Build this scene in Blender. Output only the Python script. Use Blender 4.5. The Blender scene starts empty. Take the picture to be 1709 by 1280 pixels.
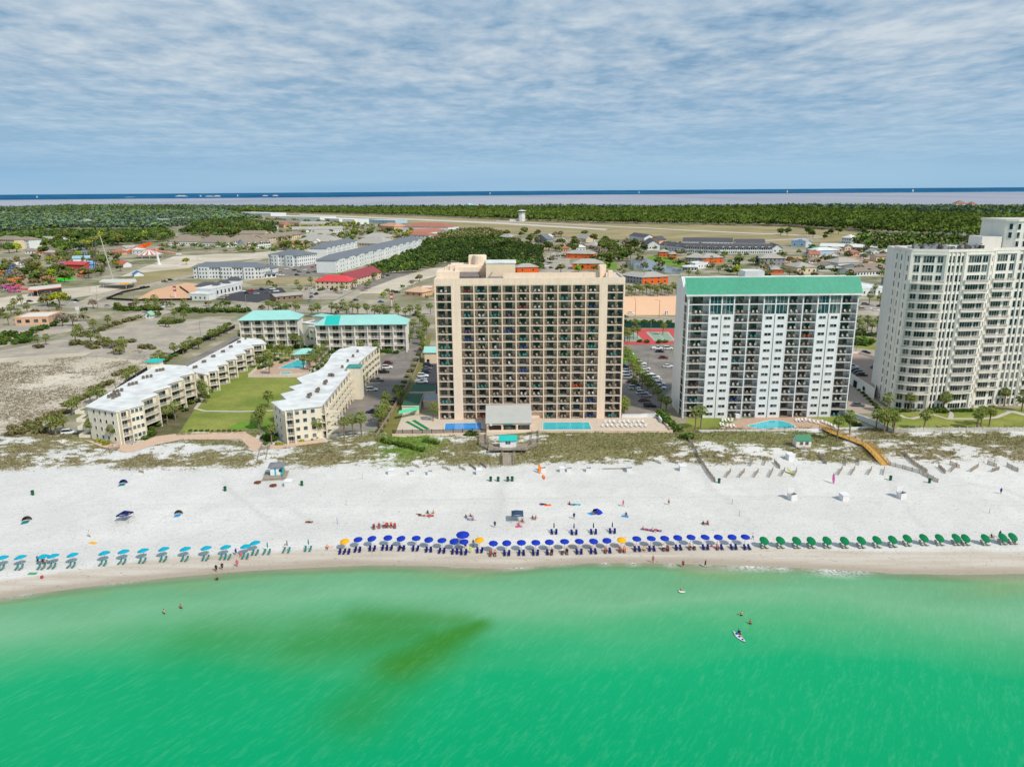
import bpy, math, random
import numpy as np
from mathutils import Vector, Matrix, noise
random.seed(11)
RNG = np.random.default_rng(11)
SC = bpy.context.scene
COL = SC.collection
R = math.radians
PI = math.pi
# ------------------------------------------------------------------ camera
W0, H0, FPX, HZ, CAMH = 1709.0, 1280.0, 1230.0, 318.0, 78.0
PITCH = math.atan((640 - HZ) / FPX)
ROLL = R(0.42)
_f = Vector((0, math.cos(PITCH), -math.sin(PITCH)))
_r = Vector((1, 0, 0))
_u = Vector((0, math.sin(PITCH), math.cos(PITCH)))
CR = _r * math.cos(ROLL) - _u * math.sin(ROLL)
CU = _u * math.cos(ROLL) + _r * math.sin(ROLL)
def P(px, py, z=0.0):
	"""ground point (at height z) that the survey photo shows at px, py"""
	d = _f + CR * ((px - W0 / 2) / FPX) - CU * ((py - H0 / 2) / FPX)
	t = (z - CAMH) / d.z
	return Vector((d.x * t, d.y * t, z))
def PL(pts, z=0.0):
	return [tuple(P(a, b, z)[:2]) for a, b in pts]
def pix(v):
	d = Vector(v) - Vector((0, 0, CAMH))
	k = FPX / d.dot(_f)
	return W0 / 2 + d.dot(CR) * k, H0 / 2 - d.dot(CU) * k
cam = bpy.data.cameras.new('camera')
cam.sensor_fit = 'HORIZONTAL'
cam.sensor_width = 36
cam.lens = 36 * FPX / W0
cam.clip_start = 1
cam.clip_end = 150000
camo = bpy.data.objects.new('camera', cam)
M = Matrix((CR, CU, -_f)).transposed().to_4x4()
M.translation = (0, 0, CAMH)
camo.matrix_world = M
COL.objects.link(camo)
SC.camera = camo
SC.view_settings.view_transform = 'Standard'
SC.view_settings.look = 'None'
SC.view_settings.exposure = 0
SC.cycles.max_bounces = 5
SC.cycles.diffuse_bounces = 3
SC.cycles.transparent_max_bounces = 8
# ------------------------------------------------------------------ materials
def lin(c, k=.87):
	return tuple(k * ((x / 255) / 12.92 if x / 255 < .04045 else ((x / 255 + .055) / 1.055) ** 2.4) for x in c)
class NT:
	def __init__(s, m):
		m.use_nodes = True
		s.t = m.node_tree
		s.t.nodes.clear()
	def n(s, typ, **kw):
		o = s.t.nodes.new(typ)
		for k, v in kw.items():
			if k.startswith('i_'):
				o.inputs[k[2:].replace('_', ' ')].default_value = v
			else:
				setattr(o, k, v)
		return o
	def l(s, a, b):
		s.t.links.new(a, b)
	def math(s, op, a, b=None, clamp=False):
		o = s.n('ShaderNodeMath', operation=op, use_clamp=clamp)
		for i, x in enumerate((a, b)):
			if x is None:
				continue
			if isinstance(x, (int, float)):
				o.inputs[i].default_value = x
			else:
				s.l(x, o.inputs[i])
		return o.outputs[0]
	def mix(s, fac, a, b, typ='MIX'):
		o = s.n('ShaderNodeMix', data_type='RGBA', blend_type=typ)
		for key, x in ((0, fac), (6, a), (7, b)):
			if isinstance(x, (int, float)):
				o.inputs[key].default_value = x
			elif isinstance(x, tuple):
				o.inputs[key].default_value = (*x[:3], 1)
			else:
				s.l(x, o.inputs[key])
		return o.outputs[2]
	def noise(s, vec, scale, detail=3, rough=.55, dist=0):
		o = s.n('ShaderNodeTexNoise')
		o.inputs['Scale'].default_value = scale
		o.inputs['Detail'].default_value = detail
		o.inputs['Roughness'].default_value = rough
		o.inputs['Distortion'].default_value = dist
		if vec is not None:
			s.l(vec, o.inputs['Vector'])
		return o.outputs['Fac']
	def aniso(s, vec, rot, lx, ly):
		o = s.n('ShaderNodeMapping', vector_type='TEXTURE')
		o.inputs['Scale'].default_value = (lx, ly, 1)
		o.inputs['Rotation'].default_value = (0, 0, R(rot))
		s.l(vec, o.inputs['Vector'])
		return o.outputs[0]
	def ramp(s, fac, lo, hi, a=0.0, b=1.0):
		o = s.n('ShaderNodeMapRange')
		o.inputs[1].default_value = lo
		o.inputs[2].default_value = hi
		o.inputs[3].default_value = a
		o.inputs[4].default_value = b
		s.l(fac, o.inputs[0])
		return o.outputs[0]
	def scalevec(s, vec, sc, rot=0):
		o = s.n('ShaderNodeMapping')
		o.inputs['Scale'].default_value = sc
		o.inputs['Rotation'].default_value = (0, 0, rot)
		s.l(vec, o.inputs['Vector'])
		return o.outputs[0]
_mats = {}
def mat(name, rgb, rough=.75, var=.12, scale=.35, spec=.25, rnd=0.0, bump=0.0, bscale=2.0, metal=0.0, attr=None,
		tint=None, fine=True, streak=0.0, trans=0.0):
	"""matte procedural surface: world-space grime noise at two sizes, optional per-object variation and vertex shade"""
	if name in _mats:
		return _mats[name]
	m = bpy.data.materials.new(name)
	t = NT(m)
	out = t.n('ShaderNodeOutputMaterial')
	b = t.n('ShaderNodeBsdfPrincipled')
	t.l(b.outputs[0], out.inputs[0])
	b.inputs['Roughness'].default_value = rough
	b.inputs['Specular IOR Level'].default_value = spec
	b.inputs['Metallic'].default_value = metal
	pos = t.n('ShaderNodeNewGeometry').outputs['Position']
	base = lin(rgb)
	c = t.n('ShaderNodeRGB')
	c.outputs[0].default_value = (*base, 1)
	col = c.outputs[0]
	if tint:
		col = t.mix(t.ramp(t.noise(pos, scale * .37, 3), .4, .62), col, lin(tint))
	f1 = t.noise(pos, scale, 4)
	k = t.ramp(f1, .25, .75, 1 - var, 1 + var)
	if fine:
		f2 = t.noise(pos, scale * 9, 2)
		k = t.math('MULTIPLY', k, t.ramp(f2, .25, .75, 1 - var * .7, 1 + var * .7))
	if streak:
		sv = t.scalevec(pos, (1.3, 1.3, .05))
		k = t.math('MULTIPLY', k, t.ramp(t.noise(sv, 1.0, 3), .35, .75, 1 + streak * .3, 1 - streak))
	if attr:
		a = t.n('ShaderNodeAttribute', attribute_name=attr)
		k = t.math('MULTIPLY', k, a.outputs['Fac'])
	hs = t.n('ShaderNodeHueSaturation')
	t.l(col, hs.inputs['Color'])
	t.l(k, hs.inputs['Value'])
	if rnd:
		oi = t.n('ShaderNodeObjectInfo')
		t.l(t.ramp(oi.outputs['Random'], 0, 1, .5 - rnd * .07, .5 + rnd * .05), hs.inputs['Hue'])
		r2 = t.math('FRACT', t.math('MULTIPLY', oi.outputs['Random'], 7.31))
		k2 = t.math('MULTIPLY', k, t.ramp(r2, 0, 1, 1 - rnd * .45, 1 + rnd * .45))
		t.l(k2, hs.inputs['Value'])
	t.l(hs.outputs[0], b.inputs['Base Color'])
	if bump:
		bp = t.n('ShaderNodeBump')
		bp.inputs['Strength'].default_value = bump
		bp.inputs['Distance'].default_value = .3
		t.l(t.noise(pos, bscale, 4, .65), bp.inputs['Height'])
		t.l(bp.outputs[0], b.inputs['Normal'])
	if trans:
		td = t.n('ShaderNodeBsdfTranslucent')
		t.l(hs.outputs[0], td.inputs[0])
		mx = t.n('ShaderNodeMixShader')
		mx.inputs[0].default_value = trans
		t.l(b.outputs[0], mx.inputs[1])
		t.l(td.outputs[0], mx.inputs[2])
		t.l(mx.outputs[0], out.inputs[0])
	_mats[name] = m
	return m
def glassmat(name, rgb, rough=.08, spec=.6, curtain=.5):
	"""window glass: dark, glossy, each world-space cell with its own curtain brightness"""
	if name in _mats:
		return _mats[name]
	m = bpy.data.materials.new(name)
	t = NT(m)
	out = t.n('ShaderNodeOutputMaterial')
	b = t.n('ShaderNodeBsdfPrincipled')
	t.l(b.outputs[0], out.inputs[0])
	b.inputs['Roughness'].default_value = rough
	b.inputs['Specular IOR Level'].default_value = spec
	pos = t.n('ShaderNodeNewGeometry').outputs['Position']
	v = t.n('ShaderNodeTexVoronoi')
	v.inputs['Scale'].default_value = .42
	t.l(pos, v.inputs['Vector'])
	sep = t.n('ShaderNodeSeparateColor')
	t.l(v.outputs['Color'], sep.inputs[0])
	w = t.noise(t.scalevec(pos, (3.2, 3.2, .12)), 1.0, 2)
	f = t.math('MULTIPLY', t.ramp(sep.outputs[0], .45, 1, 0, curtain), t.ramp(w, .35, .65, .4, 1.2))
	col = t.mix(f, lin(rgb), lin((165, 165, 155)))
	t.l(col, b.inputs['Base Color'])
	_mats[name] = m
	return m
# ------------------------------------------------------------------ mesh builder
class MB:
	def __init__(s):
		s.v, s.f, s.m, s.M = [], [], [], None
	def add(s, vs, fs, mi=0):
		o = len(s.v)
		if s.M is not None:
			vs = [tuple(s.M @ Vector(v)) for v in vs]
		s.v.extend(tuple(v) for v in vs)
		s.f.extend(tuple(i + o for i in f) for f in fs)
		s.m.extend([mi] * len(fs))
	def box(s, x0, y0, z0, x1, y1, z1, mi=0):
		s.add([(x0, y0, z0), (x1, y0, z0), (x1, y1, z0), (x0, y1, z0), (x0, y0, z1), (x1, y0, z1), (x1, y1, z1), (x0, y1, z1)],
			[(0, 3, 2, 1), (4, 5, 6, 7), (0, 1, 5, 4), (1, 2, 6, 5), (2, 3, 7, 6), (3, 0, 4, 7)], mi)
	def quad(s, a, b, c, d, mi=0):
		s.add([a, b, c, d], [(0, 1, 2, 3)], mi)
	def poly(s, pts, z, mi=0):
		a = sum(pts[i - 1][0] * pts[i][1] - pts[i][0] * pts[i - 1][1] for i in range(len(pts)))
		if a < 0:
			pts = pts[::-1]
		s.add([(p[0], p[1], z) for p in pts], [tuple(range(len(pts)))], mi)
	def prism(s, pts, z0, z1, mi=0, mt=None, bottom=False):
		a = sum(pts[i - 1][0] * pts[i][1] - pts[i][0] * pts[i - 1][1] for i in range(len(pts)))
		if a < 0:
			pts = pts[::-1]
		n = len(pts)
		s.add([(p[0], p[1], z0) for p in pts] + [(p[0], p[1], z1) for p in pts],
			[(i, (i + 1) % n, (i + 1) % n + n, i + n) for i in range(n)], mi)
		s.add([(p[0], p[1], z1) for p in pts], [tuple(range(n))], mi if mt is None else mt)
		if bottom:
			s.add([(p[0], p[1], z0) for p in pts], [tuple(range(n - 1, -1, -1))], mi)
	def tube(s, a, b, r0, r1=None, n=6, mi=0, cap=True):
		r1 = r0 if r1 is None else r1
		a, b = Vector(a), Vector(b)
		d = (b - a).normalized()
		x = d.orthogonal().normalized()
		y = d.cross(x)
		vs = []
		for c, r in ((a, r0), (b, r1)):
			for i in range(n):
				t = 2 * PI * i / n
				vs.append(c + x * (r * math.cos(t)) + y * (r * math.sin(t)))
		fs = [(i, (i + 1) % n, (i + 1) % n + n, i + n) for i in range(n)]
		if cap:
			fs += [tuple(range(n - 1, -1, -1)), tuple(range(n, 2 * n))]
		s.add(vs, fs, mi)
	def lathe(s, prof, n=12, mi=0, c=(0, 0, 0), sx=1, sy=1):
		vs, fs = [], []
		for r, z in prof:
			for i in range(n):
				t = 2 * PI * i / n
				vs.append((c[0] + r * math.cos(t) * sx, c[1] + r * math.sin(t) * sy, c[2] + z))
		for k in range(len(prof) - 1):
			for i in range(n):
				j = (i + 1) % n
				fs.append((k * n + i, k * n + j, k * n + n + j, k * n + n + i))
		s.add(vs, fs, mi)
	def hip(s, x0, y0, x1, y1, z0, h, mi=0, over=.5, run=None, th=.18):
		x0 -= over; y0 -= over; x1 += over; y1 += over
		w, d = x1 - x0, y1 - y0
		run = min(w, d) / 2 if run is None else run
		if w >= d:
			a, b = (x0 + run, (y0 + y1) / 2, z0 + h), (x1 - run, (y0 + y1) / 2, z0 + h)
			fs = [(4, 5, 9, 8), (5, 6, 9), (6, 7, 8, 9), (7, 4, 8)]
		else:
			a, b = ((x0 + x1) / 2, y0 + run, z0 + h), ((x0 + x1) / 2, y1 - run, z0 + h)
			fs = [(4, 5, 8), (5, 6, 9, 8), (6, 7, 9), (7, 4, 8, 9)]
		vs = [(x0, y0, z0 - th), (x1, y0, z0 - th), (x1, y1, z0 - th), (x0, y1, z0 - th),
			(x0, y0, z0), (x1, y0, z0), (x1, y1, z0), (x0, y1, z0), a, b]
		s.add(vs, fs + [(0, 1, 5, 4), (1, 2, 6, 5), (2, 3, 7, 6), (3, 0, 4, 7), (0, 3, 2, 1)], mi)
	def gable(s, x0, y0, x1, y1, z0, h, mi=0, mw=None, over=.4, along='x', th=.18):
		mw = mi if mw is None else mw
		if along == 'x':
			ym = (y0 + y1) / 2
			X0, X1, Y0, Y1 = x0 - over, x1 + over, y0 - over, y1 + over
			zb = z0 - over * h / ((y1 - y0) / 2)
			s.add([(X0, Y0, zb), (X1, Y0, zb), (X1, ym, z0 + h), (X0, ym, z0 + h), (X1, Y1, zb), (X0, Y1, zb),
				(X0, Y0, zb - th), (X1, Y0, zb - th), (X1, ym, z0 + h - th), (X0, ym, z0 + h - th), (X1, Y1, zb - th), (X0, Y1, zb - th)],
				[(0, 1, 2, 3), (3, 2, 4, 5), (6, 9, 8, 7), (9, 11, 10, 8), (0, 6, 7, 1), (5, 4, 10, 11), (0, 3, 9, 6), (3, 5, 11, 9), (1, 7, 8, 2), (2, 8, 10, 4)], mi)
			s.add([(x0, y0, z0 - .05), (x0, y1, z0 - .05), (x0, ym, z0 + h - th - .02)], [(0, 2, 1)], mw)
			s.add([(x1, y0, z0 - .05), (x1, y1, z0 - .05), (x1, ym, z0 + h - th - .02)], [(0, 1, 2)], mw)
		else:
			xm = (x0 + x1) / 2
			X0, X1, Y0, Y1 = x0 - over, x1 + over, y0 - over, y1 + over
			zb = z0 - over * h / ((x1 - x0) / 2)
			s.add([(X0, Y0, zb), (X0, Y1, zb), (xm, Y1, z0 + h), (xm, Y0, z0 + h), (X1, Y1, zb), (X1, Y0, zb),
				(X0, Y0, zb - th), (X0, Y1, zb - th), (xm, Y1, z0 + h - th), (xm, Y0, z0 + h - th), (X1, Y1, zb - th), (X1, Y0, zb - th)],
				[(0, 3, 2, 1), (3, 5, 4, 2), (6, 7, 8, 9), (9, 8, 10, 11), (0, 1, 7, 6), (5, 11, 10, 4), (0, 6, 9, 3), (3, 9, 11, 5), (1, 2, 8, 7), (2, 4, 10, 8)], mi)
			s.add([(x0, y0, z0 - .05), (x1, y0, z0 - .05), (xm, y0, z0 + h - th - .02)], [(0, 1, 2)], mw)
			s.add([(x0, y1, z0 - .05), (x1, y1, z0 - .05), (xm, y1, z0 + h - th - .02)], [(0, 2, 1)], mw)
	def mesh(s, name, mats, smooth=False):
		me = bpy.data.meshes.new(name)
		me.from_pydata(s.v, [], s.f)
		for m in (mats if isinstance(mats, (list, tuple)) else [mats]):
			me.materials.append(m)
		me.polygons.foreach_set('material_index', s.m)
		if smooth:
			me.polygons.foreach_set('use_smooth', [True] * len(s.f))
		me.update()
		return me
	def build(s, name, mats, parent=None, smooth=False, loc=None):
		return link(name, s.mesh(name, mats, smooth), parent, loc)
def link(name, me, parent=None, loc=None, rotz=0, scale=None):
	o = bpy.data.objects.new(name, me)
	COL.objects.link(o)
	if parent is not None:
		o.parent = parent
	if loc is not None:
		o.location = loc
	if rotz:
		o.rotation_euler = (0, 0, rotz)
	if scale is not None:
		o.scale = scale if isinstance(scale, tuple) else (scale,) * 3
	return o
def tag(o, label=None, cat=None, group=None, kind=None):
	if label: o['label'] = label
	if cat: o['category'] = cat
	if group: o['group'] = group
	if kind: o['kind'] = kind
	return o
def thing(name, label, cat, loc=(0, 0, 0), rotz=0, group=None):
	o = bpy.data.objects.new(name, None)
	o.empty_display_size = .5
	COL.objects.link(o)
	o.location = loc
	o.rotation_euler = (0, 0, rotz)
	return tag(o, label, cat, group)
def struct(name, mb, m, smooth=False):
	return tag(mb.build(name, m, None, smooth), kind='structure')
def dup(root, loc, rotz=0, scale=None, label=None, group=None, slots=None):
	"""copy a thing with copies of its parts and sub-parts (mesh data shared)"""
	r = root.copy()
	COL.objects.link(r)
	r.location = loc
	r.rotation_euler = (root.rotation_euler[0], root.rotation_euler[1], rotz)
	if scale is not None:
		r.scale = scale if isinstance(scale, tuple) else (scale,) * 3
	if label: r['label'] = label
	if group: r['group'] = group
	if slots and r.type == 'MESH' and r.name.split('.')[0] in slots: recolor(r, slots[r.name.split('.')[0]])
	for ch in root.children:
		c = ch.copy()
		COL.objects.link(c)
		c.parent = r
		if slots and ch.name.split('.')[0] in slots: recolor(c, slots[ch.name.split('.')[0]])
		for g in ch.children:
			d = g.copy()
			COL.objects.link(d)
			d.parent = c
	return r
def recolor(o, m):
	o.material_slots[0].link = 'OBJECT'
	o.material_slots[0].material = m
def drop(root):
	for c in root.children_recursive:
		bpy.data.objects.remove(c)
	bpy.data.objects.remove(root)
ORDS = ('first second third fourth fifth sixth seventh eighth ninth tenth eleventh twelfth thirteenth fourteenth fifteenth sixteenth '
		'seventeenth eighteenth nineteenth twentieth twenty-first twenty-second twenty-third twenty-fourth twenty-fifth twenty-sixth twenty-seventh twenty-eighth '
		'twenty-ninth thirtieth thirty-first thirty-second thirty-third thirty-fourth').split()
def nth(i):
	return ORDS[i] if i < len(ORDS) else 'later'
def npmesh(name, V, F, mats, shade=None, attr='shade', mi=None):
	"""mesh from numpy arrays: V (n,3), F (m,k) faces of k corners"""
	me = bpy.data.meshes.new(name)
	k = F.shape[1]
	me.vertices.add(len(V)); me.loops.add(F.size); me.polygons.add(len(F))
	me.vertices.foreach_set('co', V.astype(np.float32).ravel())
	me.loops.foreach_set('vertex_index', F.astype(np.int32).ravel())
	me.polygons.foreach_set('loop_start', np.arange(0, F.size, k, dtype=np.int32))
	me.polygons.foreach_set('loop_total', np.full(len(F), k, dtype=np.int32))
	for m in (mats if isinstance(mats, (list, tuple)) else [mats]):
		me.materials.append(m)
	if mi is not None:
		me.polygons.foreach_set('material_index', mi.astype(np.int32))
	if shade is not None:
		a = me.attributes.new(attr, 'FLOAT', 'POINT')
		a.data.foreach_set('value', shade.astype(np.float32))
	me.update()
	me.validate()
	return me
# ------------------------------------------------------------------ light
SUN_EL, SUN_AZ = 46.0, 135.0
sd = Vector((math.sin(R(SUN_AZ)) * math.cos(R(SUN_EL)), math.cos(R(SUN_AZ)) * math.cos(R(SUN_EL)), math.sin(R(SUN_EL))))
sl = bpy.data.lights.new('sun', 'SUN')
sl.energy = 3.7
sl.angle = R(5)
sl.color = (1, .94, .84)
so = bpy.data.objects.new('sun', sl)
so.rotation_euler = sd.to_track_quat('Z', 'Y').to_euler()
so.location = (100, -100, 200)
COL.objects.link(so)
w = bpy.data.worlds.new('World')
SC.world = w
t = NT(w)
out = t.n('ShaderNodeOutputWorld')
bg = t.n('ShaderNodeBackground')
t.l(bg.outputs[0], out.inputs[0])
sky = t.n('ShaderNodeTexSky', sky_type='NISHITA', sun_disc=False, sun_elevation=R(SUN_EL), sun_rotation=R(SUN_AZ))
sky.altitude = 100
sky.air_density = 1.0
sky.dust_density = .6
tc = t.n('ShaderNodeTexCoord')
d = tc.outputs['Generated']
sx = t.n('ShaderNodeSeparateXYZ')
t.l(d, sx.inputs[0])
zc = t.math('MAXIMUM', sx.outputs[2], 0.0)
den = t.math('ADD', zc, .055)
cv = t.n('ShaderNodeCombineXYZ')
t.l(t.math('DIVIDE', sx.outputs[0], den), cv.inputs[0])
t.l(t.math('DIVIDE', sx.outputs[1], den), cv.inputs[1])
cl = cv.outputs[0]
big = t.noise(t.scalevec(cl, (.75, .8, 1), R(3)), 1.0, 4, .5, .2)
rip = t.noise(t.scalevec(cl, (3.9, 3.0, 1), R(3)), 1.0, 5, .56, .25)
fin = t.noise(t.scalevec(cl, (11, 8, 1), R(2)), 1.0, 4, .55, .1)
dens = t.math('ADD', t.math('MULTIPLY', big, .8), t.math('ADD', t.math('MULTIPLY', rip, .8), t.math('MULTIPLY', fin, .3)))
dens = t.math('DIVIDE', dens, 1.9)
shade = t.ramp(dens, .39, .61)
shade = t.math('MULTIPLY', shade, 1.0, True)
skyc = t.mix(1.0, sky.outputs[0], (.085, .085, .085), 'MULTIPLY')
dark = lin((126, 164, 196), 1)
lite = lin((202, 214, 224), 1)
cloud = t.mix(shade, dark, lite)
gap = t.math('MULTIPLY', t.ramp(dens, .43, .35), 1.0, True)
full = t.mix(t.math('MULTIPLY', gap, .6), cloud, skyc)
hz = t.math('MULTIPLY', t.ramp(zc, .02, .15), 1.0, True)
hz = t.math('POWER', hz, .8)
band = t.noise(t.scalevec(d, (1.2, 1.2, 26)), 1.0, 3)
low = t.mix(t.ramp(band, .35, .65), lin((140, 182, 216), 1), lin((160, 196, 222), 1))
col = t.mix(hz, low, full)
t.l(col, bg.inputs[0])
bg.inputs[1].default_value = 1.0
# ------------------------------------------------------------------ shoreline, sea, beach
SEA = -0.45
SHORE = [(-500, 1085), (-200, 1030), (0, 997), (100, 985), (200, 972), (300, 962), (420, 952), (520, 947), (620, 943), (720, 944), (790, 948), (850, 948),
		(900, 944), (980, 939), (1060, 939), (1150, 941), (1250, 944), (1330, 947), (1420, 952), (1500, 957), (1600, 959), (1709, 957), (1950, 955), (2250, 950)]
_sh = np.array(PL(SHORE, SEA))
def shore_y(x):
	return np.interp(x, _sh[:, 0], _sh[:, 1])
def vnoise(x, y, s, seed=0):
	"""cheap smooth value noise on numpy arrays"""
	x = np.asarray(x, float) * s; y = np.asarray(y, float) * s
	xi, yi = np.floor(x).astype(np.int64), np.floor(y).astype(np.int64)
	fx, fy = x - xi, y - yi
	fx = fx * fx * (3 - 2 * fx); fy = fy * fy * (3 - 2 * fy)
	def h(a, b):
		n = (a * 374761393 + b * 668265263 + seed * 1442695041) & 0x7fffffff
		n = ((n ^ (n >> 13)) * 1274126177) & 0x7fffffff
		return ((n ^ (n >> 16)) & 0xffff) / 65535.0
	return (h(xi, yi) * (1 - fx) + h(xi + 1, yi) * fx) * (1 - fy) + (h(xi, yi + 1) * (1 - fx) + h(xi + 1, yi + 1) * fx) * fy
def fbm(x, y, s, seed=0, o=4):
	t, a, r = 0, 1, 0
	for k in range(o):
		t = t + a * vnoise(x, y, s * 2 ** k, seed + k); r += a; a *= .5
	return t / r
def sstep(a, b, x):
	t = np.clip((np.asarray(x, float) - a) / (b - a), 0, 1)
	return t * t * (3 - 2 * t)
def inpoly(x, y, poly):
	r_ = np.zeros(np.shape(x), bool); j = len(poly) - 1
	for i in range(len(poly)):
		xi, yi = poly[i]; xj, yj = poly[j]
		r_ ^= ((yi > y) != (yj > y)) & (x < (xj - xi) * (y - yi) / (yj - yi + 1e-12) + xi); j = i
	return r_
LOTS = [PL(q) for q in ([(100, 738), (190, 743), (222, 746), (262, 731), (300, 726), (408, 723), (442, 735), (442, 751), (424, 758), (400, 737), (300, 737), (262, 746), (216, 760), (170, 750), (100, 745)],
						[(436, 752), (452, 740), (545, 731), (545, 742), (455, 754)], [(120, 720), (250, 700), (300, 730), (215, 752), (120, 742)], [(440, 720), (560, 690), (560, 736), (470, 752), (440, 745)], [(640, 735), (660, 690), (1140, 690), (1126, 724), (880, 724), (880, 730), (815, 730), (640, 732)])]
def zb(x, y):
	x = np.asarray(x, float); y = np.asarray(y, float)
	s = y - shore_y(x)
	z = SEA + np.clip(s, -70, 13) * .035
	du = sstep(203, 214, y) * (1 - sstep(228, 236, y))
	z = z + du * (.25 + 1.0 * fbm(x, y, .11, 3))
	z = z + sstep(4, 14, s) * (fbm(x, y, .35, 9) - .5) * .22
	for q in LOTS: z = np.where(inpoly(x, y, q), -.12, z)
	z = np.where(y > 236, z * (1 - sstep(236, 240, y)) - .6 * sstep(236, 240, y), z)
	return z
def zbp(v):
	return float(zb(v[0], v[1]))
VEG = [(25, 770, 60, 26, 1.3, .1), (60, 798, 34, 9, 1.1, .1), (10, 745, 60, 10, .9, .3), (150, 738, 46, 10, 1.1, .3), (175, 752, 40, 8, .9, .2),
	(236, 775, 50, 13, 1.35, .1), (205, 790, 25, 8, 1.0, .05), (330, 741, 100, 7, 1.2, .35), (352, 771, 58, 15, 1.35, .2), (320, 790, 20, 5, .8, .1), (415, 765, 22, 14, .9, .15), (385,785,20,7,.6,.1),
	(520, 745, 70, 7, 1.0, .2), (540, 765, 60, 14, .9, .15), (508, 781, 36, 13, 1.2, .2), (610, 752, 50, 14, .75, .2), (600,735,60,6,1.,.3),
	(688, 744, 52, 18, 1.6, 1.0), (735, 765, 60, 10, .8, .15), (765, 745, 45, 16, .9, .1), (800, 772, 40, 10, .9, .25), (850, 722, 36, 9, 1.3, .5), (790, 752, 30, 12, .8, .35), (846, 772, 40, 8, .9, .2),
	(1010, 738, 115, 18, 1.5, .35), (960, 752, 90, 13, 1.0, .25), (1080, 752, 55, 11, .8, .2), (900, 755, 40, 12, .9, .2), (1090, 730, 40, 8, 1.2, .4),
	(1215, 730, 90, 9, 1.4, .5), (1280, 738, 80, 10, 1.3, .4), (1210, 757, 50, 12, .42, .1), (1195, 768, 26, 10, .6, .15), (1240, 775, 26, 8, .45, .05), (1300, 752, 40, 9, .5, .2),
	(1370, 735, 40, 10, 1.2, .4), (1400, 752, 60, 12, .55, .15), (1450, 758, 40, 10, .6, .15), (1385, 760, 30, 9, .6, .3), (1462, 730, 30, 8, 1.0, .2),
	(1600, 736, 130, 10, 1.5, .25), (1540, 752, 60, 12, .5, .1), (1640, 757, 80, 9, .5, .1), (1700, 745, 60, 10, 1, .15), (1565, 765, 40, 7, .7, .05), (1709, 765, 50, 7, .6, .05), (1120,765,20,8,.6,.05)]
def veg_fields(x, y):
	v = np.zeros_like(x); g = np.zeros_like(x); wsum = np.zeros_like(x) + 1e-6
	for px, py, rx, ry, wt, gr in VEG:
		c = P(px, py); ex = abs(P(px + rx, py).x - c.x); ey = abs(P(px, py - ry).y - P(px, py + ry).y) / 2
		k = np.exp(-(((x - c.x) / ex) ** 2 + ((y - c.y) / ey) ** 2) * .9)
		v += wt * k; g += gr * wt * k; wsum += wt * k
	v += .42 * np.exp(-((y - 207.5) / 3.6) ** 2) * (fbm(x, y, .04, 51, 3) > .45) + .12 * np.exp(-((y - 205) / 5) ** 2)
	v += .92 * np.exp(-((y - 234) / 5.0) ** 2)
	return v, g / wsum
def cover_at(x, y):
	v, g = veg_fields(x, y)
	nz = .5 * fbm(x, y, .16, 21, 5) + .5 * fbm(x * .7, y * 1.6, .55, 22, 4)
	return np.clip((v + (nz - .5) * 4.4 - .3) / .8, 0, 1) * sstep(198, 207, y), g
xs = np.concatenate([np.arange(-900, -215, 12), np.arange(-215, 215, .8), np.arange(215, 900, 12)])
ys = np.concatenate([np.arange(60, 130, 5), np.arange(130, 242, .7)])
X, Y = np.meshgrid(xs, ys)
Z = zb(X, Y)
nx, ny = len(xs), len(ys)
idx = np.arange(nx * ny).reshape(ny, nx)
Fq = np.stack([idx[:-1, :-1], idx[:-1, 1:], idx[1:, 1:], idx[1:, :-1]], -1).reshape(-1, 4)
V3 = np.stack([X, Y, Z], -1).reshape(-1, 3)
cover, gg = cover_at(X, Y)
s = Y - shore_y(X)
edge = 9.5 + 4.5 * (fbm(X, Y * 0, .035, 5, 4) - .5) + 1.5 * (fbm(X, Y, .12, 6, 3) - .5)
wet = np.clip((edge - s) / 1.6, 0, 1)
wetter = np.clip((3.2 + 2.4 * (fbm(X, Y * 0, .05, 15, 3) - .5) - s) / 2.2, 0, 1)
tread = .35 * np.exp(-((s - 17) / 6) ** 2) + .22 * (fbm(X, Y, .06, 61, 3) > .5) * sstep(20, 30, s)
for pth, w_, k_ in [([(372, 808), (392, 822), (420, 850), (470, 880)], .8, .7), ([(0, 846), (400, 840), (860, 832), (1300, 828), (1709, 838)], .7, .5), ([(0, 852), (400, 846), (860, 838), (1300, 834), (1709, 844)], .7, .5), ([(1560, 815), (1620, 808), (1680, 816), (1709, 832)], .8, .7), ([(1150, 770), (1190, 815), (1240, 860), (1290, 900)], 1.2, .5), ([(848, 775), (840, 810), (830, 870)], 1.6, .5), ([(437, 772), (450, 830), (560, 890)], 1.4, .45), ([(100, 760), (150, 800), (200, 880)], 3.0, .3), ([(1478, 778), (1500, 830), (1540, 880)], 1.4, .5)]:
	q = PL(pth)
	for i in range(len(q) - 1):
		a = np.array(q[i]); d_ = np.array(q[i + 1]) - a; L2 = (d_ ** 2).sum(); u_ = np.clip(((X - a[0]) * d_[0] + (Y - a[1]) * d_[1]) / L2, 0, 1)
		dd = np.hypot(X - a[0] - u_ * d_[0] + .6 * np.sin(Y * .35), Y - a[1] - u_ * d_[1]); tread = np.maximum(tread, k_ * np.exp(-(dd / w_) ** 2))
beach_m = bpy.data.materials.new('beach_sand')
t = NT(beach_m)
out = t.n('ShaderNodeOutputMaterial'); b = t.n('ShaderNodeBsdfPrincipled'); t.l(b.outputs[0], out.inputs[0])
pos = t.n('ShaderNodeNewGeometry').outputs['Position']
A = lambda nm: t.n('ShaderNodeAttribute', attribute_name=nm).outputs['Fac']
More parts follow.
